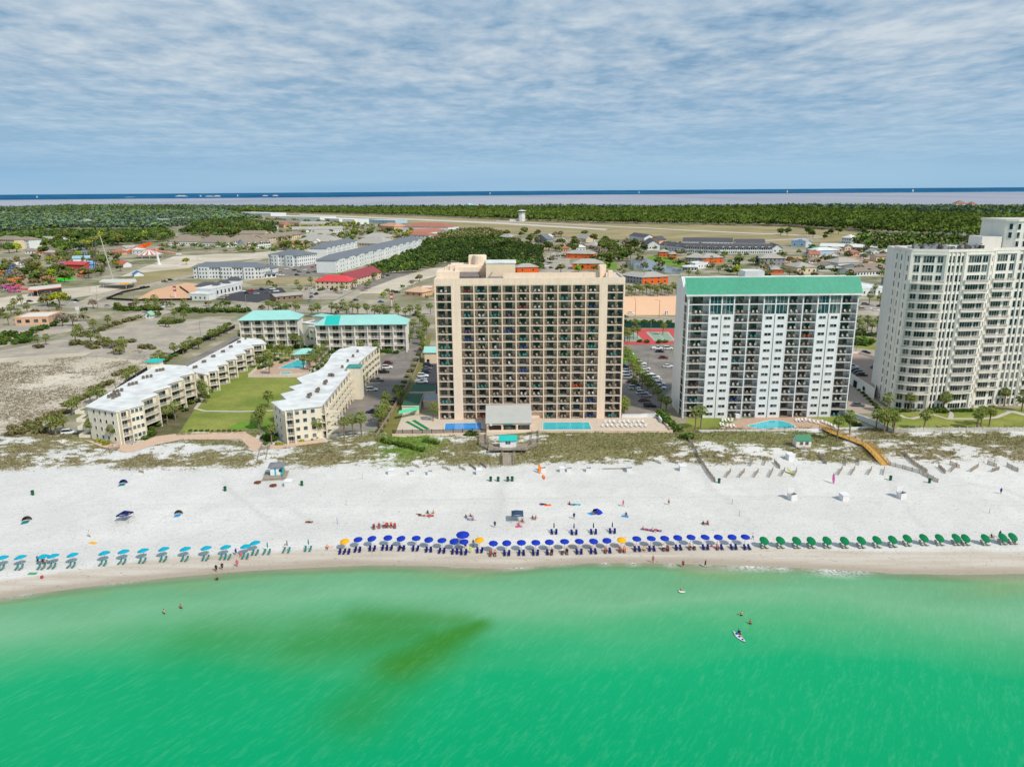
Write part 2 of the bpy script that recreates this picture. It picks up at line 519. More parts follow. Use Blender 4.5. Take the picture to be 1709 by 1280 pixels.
n1 = t.noise(pos, .05, 4); n2 = t.noise(pos, 1.6, 4, .65); n3 = t.noise(t.scalevec(pos, (.25, 1.6, 1), R(4)), 1.0, 4, .6)
dry = t.mix(t.ramp(n1, .3, .7), lin((222, 219, 214)), lin((236, 233, 228)))
dry = t.mix(t.math('MULTIPLY', t.ramp(n3, .48, .7), .42), dry, lin((206, 204, 202)))
dry = t.mix(t.math('MULTIPLY', t.ramp(n2, .5, .66), .34), dry, lin((192, 190, 190)))
dry = t.mix(t.math('MULTIPLY', t.ramp(t.noise(pos, .22, 5, .7), .52, .68), .4), dry, lin((204, 203, 202)))
wetc = t.mix(t.ramp(t.noise(t.scalevec(pos, (.05, .7, 1), R(-2)), 1.0, 4), .35, .65), lin((196, 182, 166)), lin((212, 202, 190)))
wetc = t.mix(A('wetter'), wetc, lin((182, 166, 148)))
trd = t.math('MULTIPLY', A('tread'), t.ramp(t.noise(pos, 2.2, 4, .7), .3, .62), True)
dry = t.mix(t.math('MULTIPLY', trd, .75), dry, lin((176, 174, 172)))
c = t.mix(A('wet'), dry, wetc)
gn = t.noise(pos, 1.1, 5, .7)
gcol = t.mix(t.ramp(gn, .35, .65), lin((112, 98, 70)), lin((158, 142, 110)))
gcol = t.mix(A('green'), gcol, t.mix(t.ramp(gn, .35, .65), lin((84, 122, 34)), lin((134, 156, 58))))
cv_ = A('cover')
cm = t.math('MULTIPLY', t.ramp(t.math('ADD', cv_, t.math('MULTIPLY', t.ramp(t.noise(t.scalevec(pos, (.9, 1.6, 1)), 1.3, 5, .75), .3, .7, -.75, .75), 1.0)), .3, .7), 1.0, True)
c = t.mix(cm, c, gcol)
t.l(c, b.inputs['Base Color'])
t.l(t.ramp(A('wetter'), 0, 1, .85, .35), b.inputs['Roughness'])
b.inputs['Specular IOR Level'].default_value = .3
bp = t.n('ShaderNodeBump'); bp.inputs['Strength'].default_value = .55; bp.inputs['Distance'].default_value = .25
hh = t.math('MULTIPLY', t.noise(pos, 1.3, 5, .7), t.math('SUBTRACT', 1.0, A('wet')))
t.l(hh, bp.inputs['Height']); t.l(bp.outputs[0], b.inputs['Normal'])
me = npmesh('beach', V3, Fq, beach_m)
for nm, arr in (('cover', cover), ('green', np.clip(gg, 0, 1)), ('wet', wet), ('wetter', wetter), ('tread', tread)):
	a = me.attributes.new(nm, 'FLOAT', 'POINT'); a.data.foreach_set('value', arr.ravel().astype(np.float32))
me.polygons.foreach_set('use_smooth', [True] * len(Fq))
tag(link('beach', me), kind='structure')
sxs = np.concatenate([np.arange(-3000, -160, 60), np.arange(-160, 160, 1.0), np.arange(160, 3000, 60)])
sys_ = np.concatenate([np.arange(-2500, 60, 60), np.arange(60, 170, 1.0)])
X, Y = np.meshgrid(sxs, sys_)
s = shore_y(X) - Y
keep = s > -3.5
foam = np.clip(1 - np.abs(s + .5 - 1.4 * (fbm(X, Y * 0, .11, 31, 4) - .5)) / .45, 0, 1) * np.clip((fbm(X, Y * 0, .055, 33, 3) - .42) / .12, 0, 1) * .9
for px, w_, off_, d_ in [(1012, 8, 0, 1.1), (1060, 10, .2, .8), (1122, 9, 0, 1.2), (1255, 44, .3, 1.5), (1305, 14, .6, 1.2), (1385, 36, .5, 1.7), (1430, 16, .2, 1.0), (866, 30, .1, .7), (940, 26, 0, .6), (230, 34, -.6, 1.0), (86, 26, -.8, 1.3), (20, 14, -.6, 1.0), (1180, 12, .1, .8)]:
	xc = P(px, 945).x; wm = w_ * .14
	d_ *= 1.5
	foam = np.maximum(foam, np.exp(-((X - xc) / wm) ** 2) * np.clip(1.25 - np.abs(s - off_ - .8 * (fbm(X, Y, .3, 35, 3) - .5)) / d_, 0, 1))
dk = np.zeros_like(X)
for px, py, rx, ry, wt in [(758, 1048, 44, 13, 1.0), (730, 1058, 64, 18, 1.0), (690, 1072, 70, 22, .9), (610, 1066, 130, 24, .75), (450, 1060, 170, 32, .6), (290, 1056, 150, 26, .42), (640, 1105, 90, 30, .5), (560, 1140, 120, 30, .3), (500, 1028, 200, 9, .3)]:
	cc = P(px, py, SEA); ex = abs(P(px + rx, py).x - cc.x); ey = abs(P(px, py - ry).y - P(px, py + ry).y) / 2
	u = (X - cc.x) / ex; v2 = (Y - cc.y - (X - cc.x) * .05) / ey
	dk = np.maximum(dk, wt * np.exp(-(u * u + v2 * v2)))
dk *= .55
for (a0, b0), (a1, b1), r0, r1, k_ in [((800, 1042), (735, 1068), 2.5, 6, 1.0), ((735, 1068), (670, 1110), 6, 7, .95), ((670, 1110), (600, 1180), 7, 7, .5), ((770, 1036), (600, 1036), 3.5, 6, .7), ((700, 1052), (520, 1070), 8, 9, .7), ((520, 1070), (330, 1062), 9, 8, .4)]:
	a = np.array(P(a0, b0, SEA)[:2]); d_ = np.array(P(a1, b1, SEA)[:2]) - a; u_ = np.clip(((X - a[0]) * d_[0] + (Y - a[1]) * d_[1]) / (d_ ** 2).sum(), 0, 1)
	dd = np.hypot(X - a[0] - u_ * d_[0], Y - a[1] - u_ * d_[1]); dk = np.maximum(dk, k_ * np.exp(-(dd / (r0 + (r1 - r0) * u_)) ** 2))
dk *= .7 + .6 * fbm(X + Y * .6, Y - X * .35, .06, 41, 4)
idx = np.arange(X.size).reshape(X.shape)
Fq = np.stack([idx[:-1, :-1], idx[:-1, 1:], idx[1:, 1:], idx[1:, :-1]], -1).reshape(-1, 4)
kf = keep.ravel()
Fq = Fq[kf[Fq].all(1)]
V3 = np.stack([X, Y, np.full_like(X, SEA)], -1).reshape(-1, 3)
sea_m = bpy.data.materials.new('sea_water')
t = NT(sea_m)
out = t.n('ShaderNodeOutputMaterial'); b = t.n('ShaderNodeBsdfPrincipled')
pos = t.n('ShaderNodeNewGeometry').outputs['Position']
of = t.math('ADD', A('off'), t.ramp(t.noise(t.scalevec(pos, (.02, .05, 1), R(-25)), 1.0, 4), .3, .7, -6, 6))
rp = t.n('ShaderNodeValToRGB')
for i, (p_, c_) in enumerate([(0, (160, 172, 136)), (.04, (126, 166, 118)), (.1, (114, 172, 128)), (.21, (124, 182, 140)), (.39, (80, 176, 122)), (.6, (16, 170, 112)), (1, (0, 164, 108))]):
	e = rp.color_ramp.elements[i] if i < 2 else rp.color_ramp.elements.new(p_)
	e.position = p_; e.color = (*lin(c_), 1)
t.l(t.math('DIVIDE', of, 62.0), rp.inputs[0])
col = rp.outputs[0]
patch = t.ramp(t.noise(t.scalevec(pos, (.02, .03, 1), R(30)), 1.0, 3, .5, .4), .35, .65, 0, .3)
col = t.mix(patch, col, t.mix(1.0, col, (.72, .88, .80), 'MULTIPLY'))
col = t.mix(t.math('MULTIPLY', A('dark'), .95, True), col, lin((56, 132, 30)))
rip = t.noise(t.aniso(pos, 58, 3.4, .8), 1.0, 4, .6, .3)
fin = t.noise(t.aniso(pos, 50, 1.1, .34), 1.0, 3, .6)
rv = t.math('ADD', t.math('MULTIPLY', rip, .6), t.math('MULTIPLY', fin, .4))
swl = t.noise(t.aniso(pos, 56, 26, 6), 1.0, 4, .6, .4)
rv2 = t.math('ADD', t.math('MULTIPLY', rv, .75), t.math('MULTIPLY', swl, .25))
col = t.mix(t.ramp(rv2, .36, .66, .2, 0), col, t.mix(1.0, col, (.62, .80, .74), 'MULTIPLY'))  # dark side of ripples and swell painted into the water colour
col = t.mix(t.ramp(rv, .5, .7, 0, .12), col, t.mix(.6, col, lin((176, 230, 196))))  # pale sparkle on the ripples, also painted as colour
fm = t.math('MULTIPLY', t.ramp(t.noise(pos, 1.7, 5, .75), .38, .55), A('foam'), True)
col = t.mix(fm, col, lin((240, 240, 236)))
t.l(col, b.inputs['Base Color'])
b.inputs['Roughness'].default_value = .2
b.inputs['Specular IOR Level'].default_value = .08
bp = t.n('ShaderNodeBump'); bp.inputs['Strength'].default_value = .3; bp.inputs['Distance'].default_value = .3
t.l(rv, bp.inputs['Height']); t.l(bp.outputs[0], b.inputs['Normal'])
tr = t.n('ShaderNodeBsdfTransparent'); mx = t.n('ShaderNodeMixShader')
al = t.math('MAXIMUM', t.math('MULTIPLY', t.ramp(A('off'), -2.6, 3.5, 0, 1), 1.0, True), fm)
t.l(al, mx.inputs[0]); t.l(tr.outputs[0], mx.inputs[1]); t.l(b.outputs[0], mx.inputs[2]); t.l(mx.outputs[0], out.inputs[0])
me = npmesh('sea', V3, Fq, sea_m)
for nm, arr in (('off', s), ('dark', dk), ('foam', foam)):
	a = me.attributes.new(nm, 'FLOAT', 'POINT'); a.data.foreach_set('value', arr.ravel().astype(np.float32))
tag(link('sea', me), kind='structure')
# ------------------------------------------------------------------ inland ground
gm = bpy.data.materials.new('inland_ground')
t = NT(gm)
out = t.n('ShaderNodeOutputMaterial'); b = t.n('ShaderNodeBsdfPrincipled'); t.l(b.outputs[0], out.inputs[0])
pos = t.n('ShaderNodeNewGeometry').outputs['Position']
c = t.mix(t.ramp(t.noise(pos, .012, 5), .38, .62), lin((172, 160, 136)), lin((112, 114, 72)))
c = t.mix(t.ramp(t.noise(pos, .045, 4), .5, .64, 0, .8), c, lin((200, 188, 168)))
c = t.mix(t.ramp(t.noise(pos, .5, 4), .35, .7, 0, .4), c, lin((96, 98, 58)))
t.l(c, b.inputs['Base Color']); b.inputs['Roughness'].default_value = .9
mb = MB()
mb.quad((-60000, 236, 0), (60000, 236, 0), (60000, 90000, 0), (-60000, 90000, 0))
struct('ground', mb, gm)
asph = mat('asphalt', (128, 121, 115), .9, .12, .25, tint=(148, 139, 130))
asph_d = mat('asphalt_dark', (72, 70, 76), .9, .12, .25)
asph_l = mat('asphalt_worn', (166, 157, 145), .9, .14, .2, tint=(188, 176, 158))
conc = mat('concrete', (200, 192, 182), .85, .10, .4)
paver = mat('paver_peach', (214, 184, 160), .85, .10, .6)
deckp = mat('deck_paver', (196, 166, 144), .85, .10, .6)
lawn_m = mat('lawn_grass', (146, 150, 74), .95, .22, .12, tint=(120, 136, 56), bump=.4)
lawn_b = mat('lawn_bright', (110, 148, 48), .95, .16, .2, bump=.4)
dryg = mat('dry_grass', (170, 152, 116), .95, .18, .02, tint=(146, 138, 92))
sandm = mat('white_sand_lot', (216, 204, 186), .95, .10, .05, tint=(196, 184, 164), bump=.3)
orsand = mat('orange_fill_dirt', (222, 176, 140), .95, .05, .05)
bank = mat('graded_bank_dirt', (244, 196, 158), .95, .04, .03)
line_w = mat('road_paint_white', (226, 224, 218), .8, .08, .5)
line_y = mat('road_paint_yellow', (214, 176, 70), .8, .08, .5)
red_court = mat('court_red', (206, 84, 84), .8, .06, .2)
grn_court = mat('court_green', (150, 168, 146), .8, .06, .2)
poolw = {}
def sheet(name, px, z, m):
	mb = MB(); mb.poly(PL(px, z), z)
	return struct(name, mb, m)
def strip(pts, w, z, mb=None, mi=0):
	"""flat ribbon of width w along ground points"""
	mb = mb or MB()
	pts = [Vector(p[:2]) for p in pts]
	L, Rr = [], []
	for i, p in enumerate(pts):
		d = (pts[min(i + 1, len(pts) - 1)] - pts[max(i - 1, 0)]).normalized()
		n = Vector((-d.y, d.x)) * w / 2
		L.append(p + n); Rr.append(p - n)
	for i in range(len(pts) - 1):
		mb.add([(*Rr[i], z), (*Rr[i + 1], z), (*L[i + 1], z), (*L[i], z)], [(0, 1, 2, 3)], mi)
	return mb
def road(name, px, w, z, m, dash=True, centre=True):
	pts = PL(px)
	struct(name, strip(pts, w, z), m)
	k = MB()
	P2 = [Vector(p) for p in pts]
	for off, mi in ((w / 2 - .5, 0), (-w / 2 + .5, 0)) + (((0.25, 1), (-0.25, 1)) if centre else ()):
		q = []
		for i, p in enumerate(P2):
			d = (P2[min(i + 1, len(P2) - 1)] - P2[max(i - 1, 0)]).normalized()
			q.append(p + Vector((-d.y, d.x)) * off)
		strip(q, .22, z + .012, k, mi)
	if dash:
		for i in range(len(P2) - 1):
			a, b_ = P2[i], P2[i + 1]; d = (b_ - a); L = d.length; d = d.normalized(); n = Vector((-d.y, d.x))
			for off in ([-w / 4, w / 4] if w > 12 else []):
				s_ = 0
				while s_ < L - 4:
					strip([a + d * s_ + n * off, a + d * (s_ + 3.5) + n * off], .2, z + .012, k, 0); s_ += 11
	return tag(k.build('road_marking', [line_w, line_y]), kind='structure')
HWY = [(-400, 545), (0, 519), (130, 508), (430, 513), (720, 521), (1080, 535), (1450, 551), (1709, 563), (2000, 577)]
road('highway', HWY, 22, .05, asph_l)
mbk = MB()
for off in (13.5, -13.5):
	q = []
	P2 = [Vector(p) for p in PL(HWY)]
	for i, p in enumerate(P2):
		d = (P2[min(i + 1, len(P2) - 1)] - P2[max(i - 1, 0)]).normalized(); q.append(p + Vector((-d.y, d.x)) * off)
	strip(q, 2.2, .15, mbk)
struct('pavement', mbk, conc)
road('side_street', [(140, 508), (165, 494), (215, 483), (323, 459), (420, 436), (470, 424)], 12, .056, asph_l, False)
road('side_street', [(545, 516), (568, 503), (600, 488), (628, 470), (655, 455), (700, 445)], 9, .056, asph_l, False)
sheet('sand_lot', [(-60, 628), (0, 598), (150, 588), (240, 575), (256, 600), (235, 635), (190, 660), (120, 690), (40, 725), (-80, 760)], .03, sandm)
sheet('sand_lot', [(-40, 598), (0, 585), (130, 560), (200, 548), (262, 533), (300, 540), (260, 575), (150, 590), (0, 603)], .026, asph_l)
sheet('parking_lot', [(140, 595), (190, 566), (250, 533), (385, 533), (390, 545), (330, 572), (262, 604), (215, 600)], .034, asph_l)
sheet('parking_lot', [(-40, 560), (0, 548), (60, 538), (140, 530), (150, 548), (80, 560), (0, 580)], .03, asph_l)
sheet('driveway', [(305, 607), (393, 560), (400, 566), (316, 614)], .045, asph)
sheet('parking_lot', [(200, 527), (262, 514), (290, 520), (250, 532)], .036, asph_l)
sheet('planting_bed', [(215, 736), (240, 722), (262, 700), (330, 655), (348, 655), (332, 690), (306, 722), (262, 730)], .027, mat('mulch_bed', (120, 108, 84), .95, .25, .5, tint=(92, 98, 56), bump=.5))
sheet('lawn', [(300, 722), (345, 650), (435, 575), (470, 596), (520, 632), (500, 660), (455, 716)], .03, lawn_m)
sheet('lawn', [(306, 719), (330, 690), (456, 687), (452, 716)], .034, lawn_m)
sheet('lawn', [(378, 716), (400, 704), (456, 700), (455, 717)], .038, lawn_b)
sheet('lawn', [(430, 590), (470, 545), (560, 560), (520, 590), (480, 597)], .028, lawn_m)
mbp = MB()
strip(PL([(342, 686), (400, 687), (462, 685)]), 1.3, .06, mbp)
strip(PL([(342, 686), (326, 682), (334, 672), (338, 664)]), 1.3, .062, mbp)
strip(PL([(425, 588), (470, 590), (500, 592)]), 1.3, .06, mbp)
struct('path', mbp, conc)
sheet('promenade', [(138, 733), (150, 735), (190, 740), (222, 742), (260, 728), (300, 723), (408, 720), (442, 733), (440, 748), (424, 755), (402, 733), (300, 734), (262, 742), (216, 756), (170, 746)], .075, paver)
sheet('path', [(440, 748), (452, 742), (540, 733), (542, 738), (455, 750)], .07, paver)
sheet('pool_terrace', [(413, 630), (417, 622), (470, 597), (518, 592), (535, 600), (516, 622), (500, 630)], .05, deckp)
sheet('parking_lot', [(545, 726), (572, 690), (598, 656), (606, 630), (640, 594), (672, 575), (690, 540), (712, 546), (705, 588), (690, 610), (668, 650), (640, 690), (623, 728)], .04, asph)
sheet('pool_deck', [(655, 727), (664, 690), (730, 695), (1036, 692), (1090, 695), (1122, 718), (1120, 722), (880, 722), (815, 727), (740, 726)], .05, mat('deck_concrete', (212, 196, 178), .85, .10, .5))
sheet('parking_lot', [(690, 650), (702, 610), (712, 590), (735, 590), (735, 660), (705, 662)], .045, asph_d)
sheet('parking_lot', [(1036, 694), (1040, 600), (1048, 575), (1120, 575), (1128, 640), (1110, 660), (1100, 692)], .042, asph)
sheet('grass_verge', [(1036, 620), (1040, 592), (1048, 578), (1060, 590), (1088, 640), (1080, 640), (1050, 598)], .06, lawn_b)
sheet('grass_verge', [(672, 660), (690, 625), (706, 590), (712, 600), (698, 632), (684, 664)], .06, lawn_b)
sheet('grass_verge', [(630, 735), (640, 715), (680, 640), (705, 590), (712, 560), (720, 560), (714, 592), (690, 645), (658, 728)], .066, mat('rough_grass', (128, 122, 66), .95, .2, .3, bump=.5))
sheet('tennis_court', [(1020, 576), (1022, 549), (1125, 549), (1125, 574)], .05, red_court)
for q in ([(1012, 570), (1012, 554), (1060, 554), (1076, 570)], [(1092, 569), (1077, 554), (1116, 554), (1128, 569)]):
	sheet('tennis_court', q, .06, grn_court)
	mbl = MB(); pp = PL(q)
	for i in range(4):
		a, b_ = Vector(pp[i]), Vector(pp[(i + 1) % 4]); c_ = sum((Vector(v) for v in pp), Vector((0, 0))) / 4
		strip([a.lerp(c_, .12), b_.lerp(c_, .12)], .25, .07, mbl)
	strip([Vector(pp[0]).lerp(Vector(pp[3]), .5), Vector(pp[1]).lerp(Vector(pp[2]), .5)], .2, .07, mbl)
	strip([Vector(pp[0]).lerp(Vector(pp[1]), .5), Vector(pp[2]).lerp(Vector(pp[3]), .5)], .2, .074, mbl)
	struct('court_marking', mbl, line_w)
sheet('dirt_bank', [(1000, 526), (1005, 494), (1135, 494), (1135, 526)], .1, bank)
sheet('grass_verge', [(1000, 531), (1000, 526), (1135, 526), (1135, 531)], .11, dryg)
sheet('lawn', [(1130, 722), (1150, 697), (1230, 698), (1205, 718)], .05, lawn_m)
sheet('pool_deck', [(1190, 720), (1232, 700), (1310, 692), (1372, 700), (1400, 716), (1385, 722), (1250, 722)], .06, deckp)
sheet('lawn', [(1330, 698), (1410, 695), (1446, 714), (1380, 716), (1372, 702)], .055, lawn_m)
sheet('lawn', [(1462, 717), (1470, 695), (1500, 683), (1740, 680), (1800, 690), (1800, 720), (1490, 719)], .05, lawn_m)
mbp = MB()
strip(PL([(1500, 692), (1510, 697), (1522, 699), (1540, 695), (1558, 692), (1580, 699), (1640, 699), (1662, 697), (1690, 686)]), 1.5, .07, mbp)
strip(PL([(1583, 684), (1588, 692), (1586, 699)]), 1.5, .072, mbp)
strip(PL([(1680, 684), (1709, 692), (1740, 700)]), 3, .068, mbp)
struct('path', mbp, conc)
sheet('driveway', [(1412, 690), (1420, 640), (1424, 580), (1470, 580), (1462, 668), (1492, 690), (1440, 690)], .04, mat('drive_pavers', (176, 160, 146), .9, .1, .4))
sheet('parking_lot', [(1420, 525), (1430, 505), (1500, 505), (1500, 528)], .05, asph_l)
sheet('lawn', [(1424, 580), (1428, 560), (1480, 566), (1476, 586)], .05, lawn_m)
sheet('dirt_bank', [(1305, 440), (1312, 428), (1500, 430), (1500, 445), (1400, 446)], .2, mat('tan_dirt', (198, 160, 132), .95, .06, .02))
sheet('sand_lot', [(200, 462), (240, 446), (290, 428), (440, 421), (540, 410), (560, 414), (450, 430), (330, 440), (300, 456)], .1, sandm)
sheet('sand_lot', [(-50, 510), (0, 498), (90, 484), (150, 478), (215, 472), (210, 480), (160, 492), (60, 506), (-40, 520)], .09, sandm)
sheet('grass_field', [(212, 476), (228, 456), (330, 446), (325, 456), (240, 474)], .11, dryg)
sheet('dirt_lot', [(225, 501), (255, 484), (310, 472), (330, 474), (328, 500)], .1, orsand)
sheet('parking_lot', [(360, 500), (380, 486), (470, 480), (480, 490), (430, 505)], .1, asph_d)
sheet('parking_lot', [(430, 462), (450, 448), (500, 442), (545, 440), (560, 452), (545, 462)], .1, asph)
sheet('parking_lot', [(500, 500), (505, 482), (575, 478), (590, 486), (560, 500)], .1, asph_l)
sheet('parking_lot', [(590, 480), (640, 458), (690, 452), (680, 462), (640, 472), (605, 486)], .11, asph)
sheet('sand_lot', [(598, 490), (620, 480), (660, 465), (720, 448), (750, 445), (735, 458), (700, 470), (655, 490)], .12, sandm)
sheet('grass_field', [(410, 474), (430, 464), (545, 464), (540, 474)], .12, dryg)
sheet('parking_lot', [(900, 436), (930, 418), (960, 420), (950, 436), (960, 455), (900, 455)], .1, asph_l)
sheet('pond', [(1036, 446), (1050, 434), (1072, 430), (1100, 440), (1140, 450), (1135, 458), (1080, 452)], .12, mat('pond_water', (120, 126, 124), .15, .08, .1, spec=.6))
sheet('lawn', [(1078, 430), (1105, 424), (1150, 440), (1145, 448), (1110, 442)], .13, lawn_b)
sheet('lawn', [(985, 440), (1000, 432), (1030, 440), (1030, 450), (1000, 448)], .13, lawn_b)
sheet('airfield', [(340, 352), (560, 357), (828, 366), (1000, 373), (1150, 375), (1300, 377), (1480, 391), (1600, 402), (1400, 404), (1300, 408), (1100, 402), (1000, 399), (900, 394), (830, 386), (700, 375), (560, 364), (420, 357)], .3, dryg)
rw = mat('runway_concrete', (206, 198, 188), .9, .06, .02)
sheet('runway', [(500, 357.5), (828, 371), (1015, 382.5), (1010, 384.5), (828, 374), (500, 359)], .5, rw)
sheet('taxiway', [(828, 369), (1000, 376.5), (1200, 386.5), (1345, 392.5), (1380, 395.5), (1345, 399), (1250, 404), (1250, 402.8), (1340, 398), (1372, 395.4), (1340, 393.6), (1200, 388), (1000, 377.6), (828, 370)], .5, rw)
bm = bpy.data.materials.new('bay_water')
t = NT(bm); out = t.n('ShaderNodeOutputMaterial'); b = t.n('ShaderNodeBsdfPrincipled'); t.l(b.outputs[0], out.inputs[0])
pos = t.n('ShaderNodeNewGeometry').outputs['Position']
t.l(t.mix(t.ramp(t.noise(t.scalevec(pos, (.0008, .0002, 1)), 1.0, 4), .35, .65), lin((150, 156, 170)), lin((172, 174, 186))), b.inputs['Base Color'])  # lavender grey stands for the sky's reflection, painted as water colour
b.inputs['Roughness'].default_value = .6; b.inputs['Specular IOR Level'].default_value = .15
mb = MB()
near = [P(-700, 357), P(-200, 353), P(0, 350.5), P(90, 345), P(130, 343), P(300, 342), P(470, 344.5), P(700, 345), P(1000, 343), P(1300, 342), P(1500, 342), P(1709, 342), P(2500, 338)]
farp = [(30000, 12500), (9000, 11600), (3000, 11900), (1000, 12400), (-600, 11700), (-2600, 10900), (-5000, 10600), (-9000, 10300), (-30000, 10200)]
mb.poly([tuple(v[:2]) for v in near] + farp, .6)
struct('bay', mb, bm)
fm_ = mat('far_shore_woods_hazed', (36, 92, 134), .95, .25, .0011, tint=(52, 110, 146), spec=0)  # blue of the distance haze is put into the woods' colour
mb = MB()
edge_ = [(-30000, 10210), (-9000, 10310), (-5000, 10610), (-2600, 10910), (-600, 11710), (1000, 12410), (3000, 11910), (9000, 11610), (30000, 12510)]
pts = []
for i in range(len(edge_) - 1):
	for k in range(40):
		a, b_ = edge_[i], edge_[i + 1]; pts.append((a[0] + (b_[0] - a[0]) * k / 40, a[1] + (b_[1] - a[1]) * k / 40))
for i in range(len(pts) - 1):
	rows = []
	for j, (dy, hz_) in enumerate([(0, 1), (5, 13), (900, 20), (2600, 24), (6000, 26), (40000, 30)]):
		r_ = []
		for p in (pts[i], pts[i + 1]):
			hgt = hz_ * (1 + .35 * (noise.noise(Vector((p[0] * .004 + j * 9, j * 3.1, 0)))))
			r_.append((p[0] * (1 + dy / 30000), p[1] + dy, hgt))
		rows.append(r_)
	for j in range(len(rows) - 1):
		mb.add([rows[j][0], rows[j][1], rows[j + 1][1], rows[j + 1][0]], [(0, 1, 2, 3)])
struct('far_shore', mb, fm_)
# ------------------------------------------------------------------ building kit
beige = mat('stucco_beige', (247, 224, 201), .8, .05, .12, streak=.10)
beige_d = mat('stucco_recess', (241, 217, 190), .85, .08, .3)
cream = mat('stucco_cream', (240, 230, 208), .8, .05, .15, streak=.12)
white = mat('stucco_white', (238, 240, 241), .75, .04, .15, streak=.08)
offw = mat('stucco_off_white', (242, 236, 226), .78, .04, .15, streak=.10)
rail_d = mat('railing_bronze', (52, 46, 44), .5, .1, 1)
rail_w = mat('railing_white', (222, 218, 208), .6, .06, 1)
rail_g = mat('railing_grey', (116, 112, 106), .6, .06, 1)
glass = glassmat('window_glass', (18, 32, 36))
glass_t = glassmat('teal_glass', (20, 66, 74), curtain=.7)
door_g = glassmat('sliding_door_glass', (24, 46, 50), curtain=.7)
roof_w = mat('roof_white', (236, 237, 236), .75, .05, .5, tint=(214, 214, 212))
roof_lt = mat('roof_light_gravel', (214, 208, 200), .9, .07, .4)
roof_g = mat('roof_grey_shingle', (118, 124, 132), .85, .08, .3)
roof_gl = mat('roof_pale_shingle', (176, 172, 164), .85, .08, .2)
roof_br = mat('roof_brown_shingle', (150, 136, 122), .85, .10, .2)
roof_aq = mat('roof_aqua_metal', (158, 214, 206), .5, .05, .3)
roof_tq = mat('roof_turquoise_metal', (40, 190, 180), .5, .05, .3)
roof_gn = mat('roof_green_metal', (72, 166, 136), .55, .06, .12, streak=.12)
roof_dg = mat('roof_dark_green', (50, 92, 70), .7, .08, .3)
metal_g = mat('metal_grey', (142, 142, 144), .5, .1, 1)
dark = mat('dark_void', (28, 26, 26), .9, .1, 1)
wood_g = mat('weathered_wood', (164, 152, 138), .9, .12, 1.2)
wood_y = mat('new_wood', (212, 166, 88), .85, .12, 1.2)
black_m = mat('black_paint', (30, 30, 32), .5, .1, 1)
_unit = {}
def rail_mesh(w, style, h=1.05):
	"""one balcony railing: two rails and its balusters"""
	key = ('rail', round(w, 1), style)
	if key not in _unit:
		m = MB()
		m.box(-w / 2, -.03, h - .06, w / 2, .04, h)
		m.box(-w / 2, -.02, .08, w / 2, .02, .13)
		n = max(3, int(w / (.17 if style == 'bars' else .24)))
		r = .017 if style == 'bars' else .034
		for i in range(n + 1):
			x = -w / 2 + r + (w - 2 * r) * i / n
			m.box(x - r, -r, .13, x + r, r, h - .06)
		_unit[key] = m.mesh('railing', {'bars': rail_d, 'white': rail_w, 'grey': rail_g}[style])
	return _unit[key]
def door_mesh(w, h, style):
	key = ('door', round(w, 2), round(h, 2), style)
	if key not in _unit:
		m = MB()
		m.box(-w / 2, -.05, .04, w / 2, .02, h)
		n = max(2, int(w / 1.1))
		for i in range(n + 1):
			x = -w / 2 + w * i / n
			m.box(x - .035, -.075, .02, x + .035, .015, h + .03, 1)
		m.box(-w / 2, -.07, h - .02, w / 2, .01, h + .05, 1)
		_unit[key] = m.mesh('sliding_door', [door_g, rail_d if style == 'd' else rail_w])
	return _unit[key]
def win_mesh(w, h, n=2, fr='w', gl=None, key2=''):
	key = ('win', round(w, 2), round(h, 2), n, fr, key2)
	if key not in _unit:
		m = MB()
		m.box(-w / 2, -.04, 0, w / 2, .02, h)
		for i in range(n + 1):
			x = -w / 2 + w * i / n
			m.box(x - .04, -.07, -.02, x + .04, .015, h + .02, 1)
		m.box(-w / 2 - .05, -.09, -.08, w / 2 + .05, .01, 0, 1)
		m.box(-w / 2, -.065, h - .03, w / 2, .01, h + .04, 1)
		_unit[key] = m.mesh('window', [gl or glass, {'w': white, 'd': rail_d, 'b': beige, 'c': cream}[fr]])
	return _unit[key]
def slab_mesh(w, d, m_):
	key = ('slab', round(w, 2), round(d, 2), m_.name)
	if key not in _unit:
		m = MB(); m.box(-w / 2, .05, .0, w / 2, d - .02, .03)
		_unit[key] = m.mesh('balcony', m_)
	return _unit[key]
class Parts:
	"""adds repeated parts to a thing: the first `cap` as objects of their own, the rest as one mass"""
	def __init__(s, root, name, cap=100):
		s.root, s.name, s.cap, s.n = root, name, cap, 0
		s.rest = []
	def put(s, me, loc, rz=0, subs=()):
		if s.n < s.cap:
			o = link(s.name, me, s.root, loc, rz)
			for nm, m2, l2 in subs:
				link(nm, m2, o, l2)
			s.n += 1
			return o
		T = Matrix.Translation(loc) @ Matrix.Rotation(rz, 4, 'Z')
		s.rest.append((me, T))
		for nm, m2, l2 in subs:
			s.rest.append((m2, T @ Matrix.Translation(l2)))
	def finish(s):
		if not s.rest:
			return
		mats_, mb = [], MB()
		for me, T in s.rest:
			mp = []
			for m in me.materials:
				if m not in mats_: mats_.append(m)
				mp.append(mats_.index(m))
			o = len(mb.v)
			mb.v.extend(tuple(T @ v.co) for v in me.vertices)
			for p in me.polygons:
				mb.f.append(tuple(i + o for i in p.vertices)); mb.m.append(mp[p.material_index])
		tag(mb.build(s.name, mats_, s.root), kind='stuff')
def frame_from(A, B):
	"""ground frame of a facade seen from A (left foot) to B (right foot): origin, angle, width"""
	a, b = P(*A), P(*B)
	d = b - a
	return a, math.atan2(d.y, d.x), d.length
